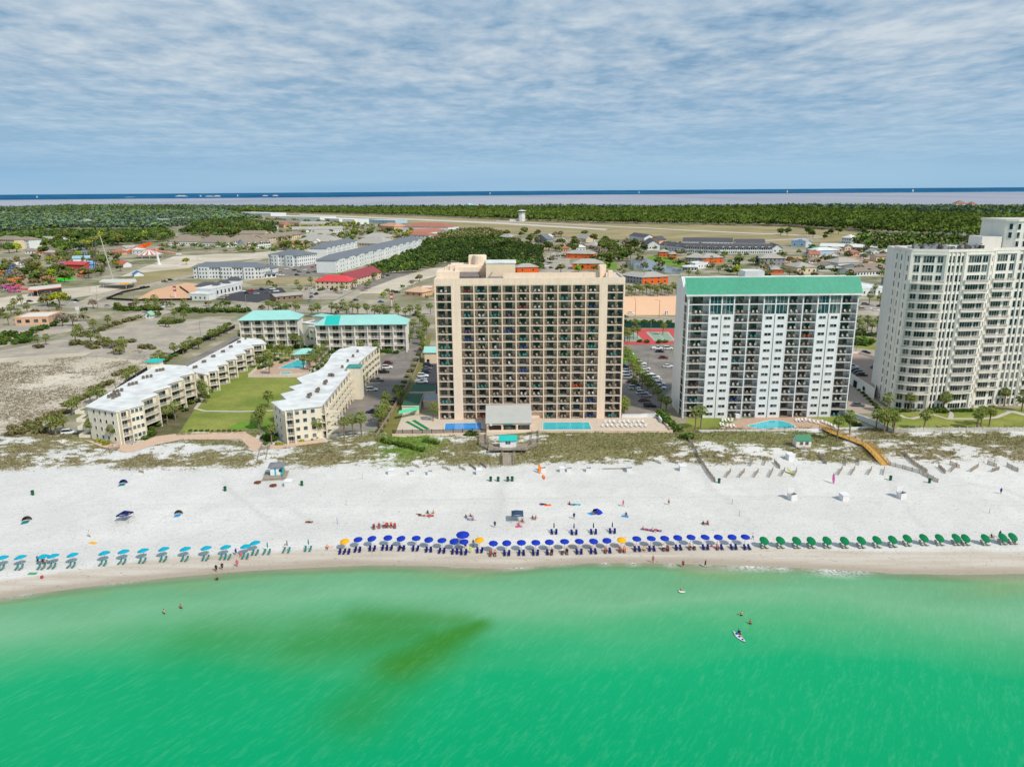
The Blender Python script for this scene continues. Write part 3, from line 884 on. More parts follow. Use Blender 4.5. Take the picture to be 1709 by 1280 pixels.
def facade(mb, bays, nf, fh, dep, parts=None, z0=0, fin=.36, slab=.3, rail='bars', T=None, door=None, mi=0, mi_back=1, skip=(), winparts=None, fw='w', onbal=None, slabfront=.06, finz=None, floorm=None):
	"""bays: list of (x0, x1, kind); kinds: b open balcony, w solid wall, n wall with a window, g glass bay"""
	T = T or Matrix.Identity(4)
	rz = T.to_euler().z
	ztop = z0 + nf * fh
	old = mb.M
	mb.M = T if old is None else old @ T
	xs_ = sorted({round(b[0], 3) for b in bays} | {round(b[1], 3) for b in bays})
	for x in xs_:
		if fin: mb.box(x - fin / 2, 0, z0, x + fin / 2, dep, finz or ztop, mi)
	mb.box(xs_[0], dep, z0, xs_[-1], dep + .3, ztop, mi_back)
	for x0, x1, kind in bays:
		a, b = x0 + fin / 2, x1 - fin / 2
		w_, c = b - a, (a + b) / 2
		if kind in 'wn':
			mb.box(a, .04, z0, b, dep, ztop, mi)
		for k in range(nf):
			z = z0 + k * fh
			if kind in 'bB':
				if k > 0 or z0 > 0: mb.box(a, slabfront, z - slab, b, dep, z, mi)
				if (k, kind) in skip or (k, round(x0, 1)) in skip: continue
				dw = w_ * (.5 if kind == 'b' else .42)
				ox = -w_ * .02 if kind == 'b' else -w_ * .2
				subs = [('railing', rail_mesh(w_ - .04, rail), (0, .12, .03)), ('sliding_door', door_mesh(dw, fh - slab - .3, 'd' if rail == 'bars' else 'w'), (ox, dep, .03))]
				if kind == 'B': subs.append(('sliding_door', door_mesh(w_ * .26, fh - slab - .3, 'd' if rail == 'bars' else 'w'), (w_ * .34, dep, .03)))
				if parts: parts.put(slab_mesh(w_, dep, floorm or conc), T @ Vector((c, 0, z + .004)), rz, subs)
				if onbal: onbal(k, x0, c, z, w_, T, dep)
			elif kind == 'n':
				(winparts or parts).put(win_mesh(min(w_ * .68, 2.3), 1.0, 2, fw), T @ Vector((c, .04, z + 1.0)), rz)
			elif kind == 'g':
				mb.box(a, slabfront, z - slab, b, dep, z, mi)
				(winparts or parts).put(win_mesh(w_ - .02, fh - slab - .1, 3, fw, glass_t, 'g'), T @ Vector((c, .35, z + .04)), rz)
	mb.box(xs_[0] + (fin / 2), slabfront, ztop - slab, xs_[-1] - fin / 2, dep, ztop - .012, mi)
	mb.M = old
chairs_todo = []
floor_word = lambda n: nth(n) + ' floor'
# ------------------------------------------------------------------ beige balcony tower
o_, rz_, W_ = frame_from((732, 700), (1036.5, 697.5))
bt = thing('apartment_tower', 'tall beige apartment tower with a grid of dark balconies behind two pools', 'tower', o_, rz_)
TB = Matrix.Translation(o_) @ Matrix.Rotation(rz_, 4, 'Z')
NF, FH = 17, 2.78
u = lambda z: (z - 340) / 1295 * W_
bays = [(.35, u(457), 'B')] + [(u(513 + 95.2 * i), u(513 + 95.2 * (i + 1)), 'b') for i in range(10)] + [(u(1513), W_ - .35, 'B')]
WORDS_COL = {0: 'left end', 11: 'right end'}
COLR = {(0, 2): 't', (0, 10): 'w', (1, 8): 't', (2, 5): 'r', (2, 10): 'b', (3, 1): 't', (3, 3): 't', (3, 4): 'p', (4, 3): 'g', (5, 1): 'p', (5, 4): 'b', (5, 10): 't', (6, 1): 'b', (6, 5): 't', (6, 8): 't',
		(7, 0): 't', (7, 5): 'b', (7, 10): 't', (8, 0): 't', (8, 3): 't', (8, 5): 't', (8, 8): 'g', (8, 11): 't', (9, 0): 't', (10, 5): 'b', (12, 2): 't', (12, 6): 't', (12, 9): 'o', (12, 10): 't',
		(14, 0): 't', (14, 10): 'b', (15, 5): 'b', (16, 7): 't', (16, 11): 't', (16, 10): 'b', (0, 1): 'r', (1, 0): 'm', (16, 2): 'r', (13, 10): 'w', (10, 1): 'w'}
CN = {'t': 'turquoise', 'b': 'blue', 'w': 'white', 'o': 'orange', 'r': 'red', 'g': 'green', 'p': 'purple', 'm': 'brown', 'e': 'beige', 's': 'grey'}
def beige_bal(k, x0, c, z, w_, T, dep):
	ci = min(range(12), key=lambda i: abs(bays[i][0] - x0))
	row = NF - 1 - k
	key = COLR.get((row, ci))
	rr = random.Random(row * 31 + ci)
	if key is None:
		q = rr.random()
		if q < .26: return
		key = 'e' if q < .72 else 'w' if q < .86 else 's'
	n = (1 if rr.random() < .3 else 2) if key in 'ewsmgp' else rr.choice((2, 3))
	for i in range(n):
		xo = c + (i - (n - 1) / 2) * (1.15 if n == 3 else 1.5) + rr.uniform(-.2, .2)
		col_w = WORDS_COL.get(ci) or nth(ci) + ' from left'
		chairs_todo.append((TB @ Vector((xo, .55 + rr.random() * .35, z + .04)), rz_ + rr.uniform(-.5, .5), key,
							f'{CN[key]} chair on beige tower, {col_w} balcony column, {nth(row)} row from top'))
mb = MB()
bp_ = Parts(bt, 'balcony')
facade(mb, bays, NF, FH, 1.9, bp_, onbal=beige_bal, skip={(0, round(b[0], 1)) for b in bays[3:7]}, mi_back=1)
bp_.finish()
HT = NF * FH
mb.box(0, .03, 0, .35 - .18, 2.2, HT, 0)
mb.box(W_ - .17, .03, 0, W_, 2.2, HT, 0)
mb.box(u(457) + .18, .0, 0, u(513) - .18, 2.2, HT, 0)
mb.box(u(513 + 952) + .18, .0, 0, u(1513) - .18, 2.2, HT, 0)
for i in (3, 4, 5, 6):
	mb.box(bays[i][0] + .18, 1.2, 0, bays[i][1] - .18, 1.9, FH - .32, 0)
DP = 18.0
mb.box(0, 2.2, 0, W_, DP, HT + .6, 0)
mb.box(0, -.02, HT, W_, .35, HT + 2.2, 0)
mb.box(0, .35, HT, .35, DP, HT + 2.0, 0)
mb.box(W_ - .35, .35, HT, W_, DP, HT + 2.0, 0)
mb.box(.35, DP - .35, HT + .6, W_ - .35, DP, HT + 1.9, 0)
mb.build('wall', [beige, beige_d], bt)
m = MB(); m.box(.4, .4, HT + .62, W_ - .4, DP - .4, HT + 1.4); m.build('roof', roof_lt, bt)
Z = HT + 1.4
m = MB(); m.box(u(345), 6, Z, u(505), 17, Z + 2.4); m.box(u(430), 12, Z + .01, u(690), 22, Z + 4.0); m.box(u(470), 9, Z + .005, u(640), 12.0, Z + 3.6)
for i in range(4): m.box(u(430) - i * .9 - .9, 12.5 + i * .2, Z, u(430) - i * .9, 17, Z + 3.8 - i * .55)
m.build('penthouse', [beige], bt)
m = MB(); m.box(u(560), 15.5, Z + 4.0, u(672), 21, Z + 7.0); m.lathe([(2.4, Z + 4.0), (2.4, Z + 7.1), (2.2, Z + 7.3), (0, Z + 7.3)], 14, 0, (u(640), 15.6, 0)); m.build('stair_tower', beige, bt)
m = MB()
m.quad((u(508), 6, Z + .7), (u(640), 6, Z + .7), (u(640), 13, Z + 3.9), (u(508), 13, Z + 3.9))
for i in range(12): m.box(u(508) + i * .56, 5.9, Z + .3, u(508) + i * .56 + .1, 6.0, Z + .75)
m.box(u(508), 6.1, Z + .02, u(640), 12.9, Z + .6)
m.build('sloped_roof_panel', mat('roof_slate_grey', (128, 118, 116), .8, .1, .5), bt)
m = MB(); m.box(u(690), 5, Z, u(892), 15, Z + 5.2, 0); m.box(u(686), 4.8, Z + 5.2, u(897), 15.2, Z + 5.6, 1)
m.box(u(705), 3.0, Z, u(800), 4.9, Z + .9, 2); m.tube((u(700), 4.2, Z + .2), (u(735), 4.6, Z + 2.4), .15, n=5, mi=2)
m.build('lift_house', [beige_d, roof_w, metal_g], bt)
m = MB(); m.box(u(808), 3.5, Z, u(1466), 3.9, Z + 2.2); m.box(u(1466), 2.2, Z, u(1475), 7, Z + 4.4); m.box(u(1475), 6.6, Z, u(1520), 7, Z + 4.6); m.box(u(1530), 4, Z, u(1560), 6, Z + 2.6)
m.build('parapet', beige, bt)
for i in range(7):
	m = MB(); m.lathe([(.35, 0), (.35, .6), (.5, .65), (.5, .8), (0, .85)], 8)
	m.build('roof_vent', metal_g, bt, loc=(u(860 + 80 * i), 6 + (i * 37 % 5), Z))
# ------------------------------------------------------------------ white tower with the green roof
o_, rz_, W_ = frame_from((1138.5, 698), (1411.5, 695.5))
wt = thing('apartment_tower', 'white apartment tower with rows of small windows under a long bright green roof', 'tower', o_, rz_)
TW = Matrix.Translation(o_) @ Matrix.Rotation(rz_, 4, 'Z')
NF2, F2 = 15, 2.83
uw = lambda z: (z - 452) / (1620 - 452) * W_
bx = [(452, 600, 'b'), (600, 684, 'n'), (684, 768, 'n'), (768, 870, 'b'), (870, 972, 'b'), (972, 1054, 'n'), (1054, 1138, 'n'), (1138, 1240, 'b'), (1240, 1342, 'b'), (1342, 1422, 'n'), (1422, 1503, 'n'), (1503, 1620, 'b')]
bays2 = [(uw(a) + (.2 if a == 452 else 0), uw(b) - (.2 if b == 1620 else 0), k) for a, b, k in bx]
COL2 = {(4, 4): 't', (4, 8): 'o', (7, 3): 't', (12, 3): 'b', (12, 0): 't', (2, 0): 'm', (10, 0): 'm', (14, 11): 't', (6, 3): 'w', (1, 7): 'w', (0, 11): 'w', (2, 8): 'w'}
def white_bal(k, x0, c, z, w_, T, dep):
	ci = min(range(12), key=lambda i: abs(bays2[i][0] - x0))
	row = NF2 - 1 - k
	rr = random.Random(row * 57 + ci * 3 + 5)
	key = COL2.get((row, ci)) or ('e' if rr.random() < .5 else 'w' if rr.random() < .6 else None)
	if not key: return
	pos_w = {0: 'left end', 3: 'second', 4: 'third', 7: 'fourth', 8: 'fifth', 11: 'right end'}[ci]
	for i in range(2):
		chairs_todo.append((TW @ Vector((c + (i - .5) * 1.6, .6 + rr.random() * .3, z + .04)), rz_ + rr.uniform(-.5, .5), key,
							f'{CN[key]} chair on white tower, {pos_w} balcony column, {nth(row)} row from top'))
mb = MB()
bp_ = Parts(wt, 'balcony'); wp_ = Parts(wt, 'window')
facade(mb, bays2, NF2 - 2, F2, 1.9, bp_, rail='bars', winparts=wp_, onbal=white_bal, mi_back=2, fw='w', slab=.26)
up = [(a, b, 'b' if k == 'b' else 'g') for a, b, k in bays2]
facade(mb, up, 2, 3.5, 1.9, bp_, z0=(NF2 - 2) * F2, rail='bars', winparts=wp_, fw='w', mi_back=2, slab=.3,
	onbal=lambda k, x0, c, z, w_, T, dep: white_bal(k + NF2 - 2, x0, c, z, w_, T, dep))
H2 = (NF2 - 2) * F2 + 7.0
for x in (684, 1054, 1422):
	mb.box(uw(x) - .06, -.1, 0, uw(x) + .06, .0, H2 - 7.2, 3)
D2 = 15.5
mb.box(.35, 2.2, 0, W_ - .35, D2, H2, 0)
prof = [(0.6, 0), (0.6, H2), (3.2, H2 + 5.0), (7.2, H2 + 1.2), (11.6, H2 + 4.6), (D2 + 2.5, H2 + 2.0), (D2 + 2.5, 0)]
for x0, x1 in ((-.06, .30), (W_ - .3, W_ + .06)):
	n_ = len(prof)
	mb.add([(x0, y, z) for y, z in prof] + [(x1, y, z) for y, z in prof],
		[tuple(range(n_))[::-1], tuple(range(n_, 2 * n_))] + [(i, (i + 1) % n_, (i + 1) % n_ + n_, i + n_) for i in range(n_)], 0)
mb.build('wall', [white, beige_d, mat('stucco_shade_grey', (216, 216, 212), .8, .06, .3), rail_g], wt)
for k in range(NF2):
	z = k * F2 + .3 if k < 13 else 13 * F2 + (k - 13) * 3.5 + .3
	for j in range(2):
		wp_.put(win_mesh(1.35, 2.3, 1, 'd'), (-.06, 3.1 - j * 1.6 + .9, z), -PI / 2)
bp_.finish(); wp_.finish()
m = MB()
ns = 90
for i in range(ns):
	x0, x1 = -.9 + (W_ + 1.8) * i / ns, -.9 + (W_ + 1.8) * (i + 1) / ns
	m.quad((x0, -.7, H2 - .1), (x1, -.7, H2 - .1), (x1, 3.0, H2 + 5.1), (x0, 3.0, H2 + 5.1))
	m.box(x0 - .03, 0, 0, x0 + .03, 0.0, 0) if 0 else None
	m.add([(x0 - .035, -.74, H2 - .05), (x0 + .035, -.74, H2 - .05), (x0 + .035, 2.96, H2 + 5.2), (x0 - .035, 2.96, H2 + 5.2)], [(0, 1, 2, 3)])
m.build('roof', roof_gn, wt)
m = MB()
m.box(-.95, -.78, H2 - .75, W_ + .95, -.4, H2 - .12); m.box(-.9, 3.0, H2 + 4.9, W_ + .9, 3.5, H2 + 5.35)
m.quad((.4, 3.5, H2 + 4.9), (W_ - .4, 3.5, H2 + 4.9), (W_ - .4, 7.2, H2 + 1.2), (.4, 7.2, H2 + 1.2)); m.quad((.4, 7.2, H2 + 1.2), (W_ - .4, 7.2, H2 + 1.2), (W_ - .4, 11.6, H2 + 4.6), (.4, 11.6, H2 + 4.6))
m.quad((.4, 11.6, H2 + 4.6), (W_ - .4, 11.6, H2 + 4.6), (W_ - .4, D2 + 2.5, H2 + 1.2), (.4, D2 + 2.5, H2 + 1.2))
m.build('roof_trim', roof_w, wt)
m = MB(); m.prism([(uw(880), 8), (uw(1015), 8), (uw(1015), 15), (uw(880), 15)], H2 + 2, H2 + 6.6, 0); m.build('lift_house', roof_w, wt)
m = MB(); m.prism([(uw(830), 1.9), (uw(860), 1.9), (uw(860), -.6), (uw(830), -.6)], 0, 1.3); m.build('planter', white, wt)
# ------------------------------------------------------------------ cream curved tower at the right
rt = thing('apartment_tower', 'cream high-rise with curved white balcony bays and a taller core, cut by right edge', 'tower', P(1490, 682))
o_ = rt.location.copy()
NF3, F3 = 17, 3.28
H3 = NF3 * F3
pts = [P(1464, 664), P(1489, 682), P(1545, 686), P(1575, 685), P(1614, 683), P(1621, 679), P(1656, 677), P(1694, 676), P(1730, 671), P(1790, 668)]
pl = [Vector(((p - o_).x, (p - o_).y)) for p in pts]
wp_ = Parts(rt, 'window'); bp_ = Parts(rt, 'balcony')
mb = MB()
back = [Vector((pl[-1].x, pl[-1].y + 22)), Vector((pl[0].x + 2, pl[0].y + 10))]
core = pl[6:] + [back[0], Vector((pl[6].x, back[0].y))]
mb.prism([tuple(v) for v in pl + back], 0, H3 + 1.0, 0, 2)
def bay_balcony(w, bulge, dep):
	"""curved balcony slab with white spindle railing"""
	key = ('bayb', round(w, 1), bulge, dep)
	if key not in _unit:
		N_ = 12
		arc = [(w * (i / N_ - .5), -dep - bulge * (1 - (2 * i / N_ - 1) ** 2)) for i in range(N_ + 1)]
		m = MB(); m.prism(arc + [(w / 2, .3), (-w / 2, .3)], -.28, 0, 0, 0, True)
		r = MB()
		for i in range(N_):
			a, b = arc[i], arc[i + 1]
			r.tube((a[0], a[1] + .08, 1.05), (b[0], b[1] + .08, 1.05), .07, n=4, cap=False); r.tube((a[0], a[1] + .08, .1), (b[0], b[1] + .08, .1), .05, n=4, cap=False)
			L = math.hypot(b[0] - a[0], b[1] - a[1]); k = max(2, int(L / .24))
			for j in range(k):
				x, y = a[0] + (b[0] - a[0]) * j / k, a[1] + (b[1] - a[1]) * j / k + .08
				r.box(x - .045, y - .045, .1, x + .045, y + .045, 1.02)
		for s_ in (-1, 1):
			r.box(s_ * w / 2 - .06, -dep + .1, .95, s_ * w / 2 + .06, .0, 1.08); r.box(s_ * w / 2 - .05, -dep + .1, .05, s_ * w / 2 + .05, 0, .95)
		_unit[key] = (m.mesh('balcony', offw), r.mesh('railing', rail_w))
	return _unit[key]
def seg_T(a, b):
	d = b - a
	return Matrix.Translation((a.x, a.y, 0)) @ Matrix.Rotation(math.atan2(d.y, d.x), 4, 'Z'), d.length
def bay(i, wins, bulge, dep, last=NF3, first=0):
	T, L = seg_T(pl[i], pl[i + 1]); rz = T.to_euler().z
	for k in range(first, last):
		z = k * F3
		if k < 15 and k != 1:
			bm_, rm_ = bay_balcony(L - .3, bulge, dep)
			bp_.put(bm_, T @ Vector((L / 2, 0, z + .02)), rz, [('railing', rm_, (0, 0, 0))])
		for c, ww, n in wins:
			wp_.put(win_mesh(ww * L, F3 - 1.05 if k != 15 else F3 - .8, n, 'w'), T @ Vector((c * L, -.02, z + .42)), rz)
	mb.M = T
	for f in (0, 1): mb.box(f * L - .35, -dep * .45, 0, f * L + .35, .0, H3 + .7, 0)
	mb.box(.3, -.5, H3 - .2, L - .3, .0, H3 + .7, 0)
	mb.M = None
def cols(i, centers, ww, hh, first=0, last=NF3, wall=None):
	T, L = seg_T(pl[i], pl[i + 1]); rz = T.to_euler().z
	for k in range(first, last):
		for c in centers:
			wp_.put(win_mesh(ww, hh, 1, 'w'), T @ Vector((c * L, -.02, k * F3 + .5)), rz)
bay(1, [(.17, .17, 2), (.5, .32, 4), (.82, .16, 2)], 1.6, 1.1)
bay(3, [(.38, .52, 5), (.8, .22, 2)], .5, 1.0)
bay(5, [(.36, .46, 4), (.82, .2, 2)], .5, 1.0)
cols(2, (.16, .34, .62, .80), 1.05, 2.3)
cols(6, (.2, .4, .64, .84), 1.0, 2.3)
cols(0, (.16, .45, .84), .95, 2.0)
cols(4, (.5,), .9, 2.0)
bay(7, [(.36, .46, 4), (.82, .2, 2)], .5, 1.0)
bay(8, [(.3, .46, 4), (.75, .2, 2)], .5, 1.0)
for i, cs in ((2, (.06, .25, .48, .71, .94)), (6, (.08, .3, .52, .74, .95)), (0, (.3, .65))):
	T, L = seg_T(pl[i], pl[i + 1]); mb.M = T
	for c in cs: mb.box(c * L - .22, -.28, 0, c * L + .22, .0, H3 + .8, 0)
	mb.M = None
for i in range(len(pl) - 1):
	T, L = seg_T(pl[i], pl[i + 1]); mb.M = T; mb.box(-.1, -.42, H3 + .8, L + .1, .3, H3 + 1.7, 0); mb.M = None
cx0, cy0 = pl[6].x - 1.0, pl[6].y + 7
mb.prism([(cx0, cy0), (cx0 + 3, cy0 - 2), (cx0 + 30, cy0 - 3), (cx0 + 30, cy0 + 14), (cx0, cy0 + 14)], H3 + .5, H3 + 10.6, 0, 2)
mb.prism([(cx0 - .3, cy0 - .3), (cx0 + 3, cy0 - 2.35), (cx0 + 30.3, cy0 - 3.3), (cx0 + 30.3, cy0 + 14.3), (cx0 - .3, cy0 + 14.3)], H3 + 10.3, H3 + 11.1, 0, 2)
mb.prism([(cx0 - 7, cy0 + 1), (cx0 - .4, cy0 + .2), (cx0 - .4, cy0 + 9), (cx0 - 7, cy0 + 9)], H3 + .6, H3 + 5.0, 0, 2)
mb.build('wall', [offw, beige_d, roof_lt], rt)
for k in range(3):
	for j in range(6):
		wp_.put(win_mesh(1.1, 2.0, 1, 'w'), (cx0 + 3.6 + j * 2.5, cy0 - 2.08 - j * .092, H3 + 1.6 + k * 3.0), -.037)
for k in range(2): wp_.put(win_mesh(1.1, 2.0, 1, 'w'), (cx0 + 1.4, cy0 - .98, H3 + 1.6 + k * 3.0 + 3), -.588)
bp_.finish(); wp_.finish()
m = MB()
rr = random.Random(3)
for i in range(26):
	x = pl[1].x + 2 + i * 1.0; y = pl[1].y + 4.5 + rr.random() * 3; s_ = rr.uniform(.5, 1.0)
	m.box(x - s_, y - .8, H3 + .95, x + s_ * .8, y + .8, H3 + 1.6 + rr.random() * 1.3, rr.choice((0, 1)))
	m.lathe([(s_ * .5, 0), (s_ * .5, .25), (0, .3)], 8, 1, (x - .1, y, H3 + 2.2 + rr.random() * .6))
m.build('roof_plant', [mat('plant_dark', (92, 86, 82), .7, .2, 1), metal_g], rt)
tag(m, None) if 0 else None
# ------------------------------------------------------------------ low white-roofed resort wings
ROOFZ = 11.3
def wing(label, roof_px, edges, roofname='roof', h=ROOFZ, nf=4, extra=None):
	"""roof outline given as survey points at roof height; edges: list of (i, kind) facade treatment for outline edge i -> i+1"""
	q = [P(a, b, h) for a, b in roof_px]
	c = sum(q, Vector()) / len(q)
	t_ = thing('resort_building', label, 'building', (c.x, c.y, 0))
	L = [(p.x - c.x, p.y - c.y) for p in q]
	area = sum(L[i - 1][0] * L[i][1] - L[i][0] * L[i - 1][1] for i in range(len(L)))
	ccw = area > 0
	cen = Vector((0, 0))
	ins = []
	n = len(L)
	for i in range(n):
		a, b, d = Vector(L[i - 1]), Vector(L[i]), Vector(L[(i + 1) % n])
		e1, e2 = (b - a).normalized(), (d - b).normalized()
		n1 = Vector((-e1.y, e1.x)) * (1 if ccw else -1); n2 = Vector((-e2.y, e2.x)) * (1 if ccw else -1)
		k = n1 + n2
		k = k / max(.35, k.length_squared) * 2
		ins.append(tuple(b + k * .45))
	mb = MB(); mb.prism(ins, 0, h - .32, 0)
	r = MB(); r.prism(L, h - .32, h, 1, 0, True)
	r.build(roofname, [roof_w, white], t_)
	wp, bp = Parts(t_, 'window'), Parts(t_, 'balcony')
	fh = (h - .4) / nf
	for i, kind in edges:
		a, b = Vector(ins[i]), Vector(ins[(i + 1) % n])
		if not ccw: a, b = a, b
		d = b - a
		nrm = Vector((d.y, -d.x)) * (1 if ccw else -1)
		if not ccw: a, b, d = b, a, -d
		T = Matrix.Translation((a.x, a.y, 0)) @ Matrix.Rotation(math.atan2(d.y, d.x), 4, 'Z')
		Ln = d.length; rz = math.atan2(d.y, d.x)
		mb.M = T
		if kind[0] == 'win':
			for k in range(nf):
				for u_ in kind[1]:
					wp.put(win_mesh(kind[2], 1.25, 1 if kind[2] < 1.4 else 2, 'w', kind[3] if len(kind) > 3 else None, kind[3].name if len(kind) > 3 else ''), T @ Vector((u_ * Ln, -.01, k * fh + 1.0)), rz)
		elif kind[0] == 'bal':
			for u0, u1 in kind[1]:
				x0, x1 = u0 * Ln, u1 * Ln
				for x in (x0, x1): mb.box(x - .15, -1.4, 0, x + .15, .0, h - .34, 0)
				for k in range(nf):
					z = k * fh
					if k: mb.box(x0 + .15, -1.36, z - .22, x1 - .15, .0, z, 0)
					w_ = x1 - x0 - .3
					if k or kind[2]:
						bp.put(slab_mesh(w_, 1.2, conc), T @ Vector(((x0 + x1) / 2, -1.38, z + .004)), rz,
							[('railing', rail_mesh(w_ - .04, 'white'), (0, .1, .03)), ('sliding_door', door_mesh(w_ * .62, fh - .6, 'w'), (0, 1.35, .03))])
					else:
						mb.box(x0 + .3, -.06, .1, x1 - .3, -.01, fh - .5, 2)
		elif kind[0] == 'gal':
			nb = kind[1]
			for k in range(1, nf + 0):
				z = k * fh
				mb.box(.2, -1.5, z - .2, Ln - .2, .0, z, 0)
				mb.box(.2, -1.5, z, Ln - .2, -1.38, z + 1.0, 0)
			for j in range(nb + 1):
				x = .3 + (Ln - .6) * j / nb; mb.box(x - .15, -1.52, 0, x + .15, -1.2, h - .34, 0)
			for k in range(nf):
				for j in range(nb):
					wp.put(win_mesh(1.2, 1.2, 2, 'w'), T @ Vector((.3 + (Ln - .6) * (j + .3) / nb, -.01, k * fh + 1.0)), rz)
					mb.box(.3 + (Ln - .6) * (j + .62) / nb, -.05, k * fh + .02, .3 + (Ln - .6) * (j + .62) / nb + .9, -.005, k * fh + 2.05, 2)
		mb.M = None
	mb.build('wall', [cream, beige_d, dark], t_)
	wp.finish(); bp.finish()
	return t_, c, L
def spiral(mb, cx, cy, nf, fh, r=1.9):
	"""outside stair: stacked curved parapet landings and flights"""
	for k in range(nf):
		z = k * fh
		mb.box(cx - r, cy - r, z + (0 if k else 0), cx + r, cy + r * .2, z + .2)
		mb.box(cx - r, cy - r, z + .2, cx + r, cy - r + .16, z + 1.15)
		mb.box(cx - r, cy - r + .16, z + .2, cx - r + .16, cy + r * .2, z + 1.15)
		if k < nf - 1:
			for j in range(8):
				f = j / 8
				mb.box(cx - r * .9 + f * r * 1.8, cy - r * .8, z + .2 + f * (fh - .2), cx - r * .9 + (f + .125) * r * 1.8, cy - r * .1, z + .35 + f * (fh - .2))
			mb.add([(cx - r, cy - r * .95, z + .2), (cx + r, cy - r * .95, z + fh), (cx + r, cy - r * .95, z + fh + 1.0), (cx - r, cy - r * .95, z + 1.2)], [(0, 1, 2, 3)])
RF1 = [(142, 678), (193, 686.5), (241, 674), (233, 668.5), (264, 657.5), (252, 653.5), (286, 644), (276, 641.5), (307, 632), (297, 628), (325, 621.5), (310, 610), (262, 607.5), (248, 617)]
w1, c1, L1 = wing('cream four-storey wing with stepped white roof, beside the sand lot', RF1,
				[(0, ('win', (.22, .42, .62, .85), .95)), (1, ('win', (.58, .74, .9), 1.15, glass_t)), (1, ('bal', ((.05, .42),), True)), (3, ('bal', ((.08, .92),), False)), (5, ('bal', ((.08, .92),), False)),
				(7, ('bal', ((.08, .92),), False)), (9, ('bal', ((.08, .92),), False))])
m = MB()
q = P(136, 700, 6); spiral(m, q.x - c1.x + 1.2, q.y - c1.y + 1, 4, 2.75, 2.2)
m.build('outside_stair', cream, w1)
q = P(258, 612, ROOFZ)
m = MB(); m.box(q.x - c1.x - 2.2, q.y - c1.y - 1.5, ROOFZ - 6, q.x - c1.x + 2.4, q.y - c1.y + 2.5, ROOFZ + 2.4); m.build('lift_tower', cream, w1)
m = MB(); m.hip(q.x - c1.x - 2.2, q.y - c1.y - 1.5, q.x - c1.x + 2.4, q.y - c1.y + 2.5, ROOFZ + 2.4, .9, over=.7); m.build('lift_tower_roof', roof_tq, w1)
RF2 = [(312, 612), (327, 622), (349, 626), (346, 620), (366, 617), (360, 610), (382, 606), (374, 601), (397, 598), (390, 592), (411, 588), (404, 583), (424, 579), (418, 575), (445, 573), (436, 566), (405, 563.5)]
w2, c2, L2 = wing('long low cream wing with saw-toothed white roof leading to the aqua roofed block', RF2,
				[(1, ('bal', ((.1, .9),), True)), (3, ('bal', ((.1, .9),), True)), (5, ('bal', ((.1, .9),), True)), (7, ('bal', ((.1, .9),), True)), (9, ('bal', ((.1, .9),), True)), (11, ('bal', ((.1, .9),), True)), (13, ('bal', ((.1, .9),), True))], h=8.4, nf=3)
RF3 = [(452, 670.5), (470, 684.5), (537, 677), (582, 622), (604, 600), (630, 579), (588, 578), (566, 583), (553, 592), (548, 602), (540, 612), (530, 619), (495, 631), (505, 640), (482, 645.5), (493, 651), (468, 657), (478, 666.5)]
w3, c3, L3 = wing('cream four-storey wing with notched white roof between lawn and car park', RF3,
				[(1, ('win', (.36, .56, .78), 1.3, glass_t)), (1, ('bal', ((.05, .26),), True)), (0, ('win', (.3, .7), 1.0)), (2, ('gal', 9)), (3, ('gal', 5)), (4, ('gal', 5))])
m = MB(); q = P(553, 700, 6); spiral(m, q.x - c3.x, q.y - c3.y + 1.5, 4, 2.75, 1.9); m.build('outside_stair', cream, w3)
q = P(593, 617, ROOFZ)
m = MB(); m.box(q.x - c3.x - 2.6, q.y - c3.y - 2.6, 0, q.x - c3.x + 2.4, q.y - c3.y + 2.2, ROOFZ + 1.6); m.build('lift_tower', cream, w3)
m = MB(); m.hip(q.x - c3.x - 2.6, q.y - c3.y - 2.6, q.x - c3.x + 2.4, q.y - c3.y + 2.2, ROOFZ + 1.6, .7, over=.35); m.build('lift_tower_roof', mat('roof_teal_dark', (70, 150, 142), .6, .08, .4), w3)
ac = MB()
ac.box(-.5, -.5, .18, .5, .5, 1.05, 0); ac.lathe([(.40, 1.05), (.42, 1.13), (.3, 1.14), (0, 1.1)], 10, 1)
for x in (-.42, .36):
	for y in (-.42, .36): ac.box(x, y, 0, x + .06, y + .06, .18, 1)
for i in range(6): ac.box(-.515, -.42, .26 + i * .13, -.5, .42, .31 + i * .13, 1); ac.box(-.42, -.515, .26 + i * .13, .42, -.5, .31 + i * .13, 1)
ac_me = ac.mesh('air_conditioner', [mat('ac_casing', (146, 134, 122), .6, .1, 1), mat('ac_grille', (74, 66, 62), .6, .1, 1)])
ACS = [('left wing roof', [(182, 664), (187, 661.5), (192, 659.5), (189, 665.5), (194, 663), (199, 661), (191, 656.5), (197, 655), (203.5, 653), (216, 644), (222, 642.5), (228, 641), (239.5, 632), (246, 630.5), (252.5, 629.5), (262, 620.5), (267.5, 619.5), (272.5, 618.5)], ROOFZ),
	('low saw-toothed roof', [(324, 615), (328, 614), (339, 605.5), (342.5, 605), (354.5, 596.5), (358, 596), (371, 588.5), (374, 588), (384, 580.5), (387, 580), (397.5, 572.5), (400.5, 572), (410, 566.5)], 8.4),
	('right wing roof', [(515, 662), (518.5, 660.5), (516, 664), (529, 653.5), (532, 651.5), (530.5, 655), (542, 640), (545, 638.5), (543, 642), (550, 628), (553.5, 627.5), (556, 628.5), (571.5, 614), (580.5, 604), (589.5, 596), (597, 588)], ROOFZ)]
for nm, pts_, hz in ACS:
	for i, (a, b) in enumerate(pts_):
		o = link('air_conditioner', ac_me, None, P(a, b, hz) + Vector((0, 0, .0)), .3, .95)
		tag(o, f'rooftop air conditioner on the {nm}, {nth(i)} from the beach end', 'air conditioner', f'air conditioners on the {nm}')
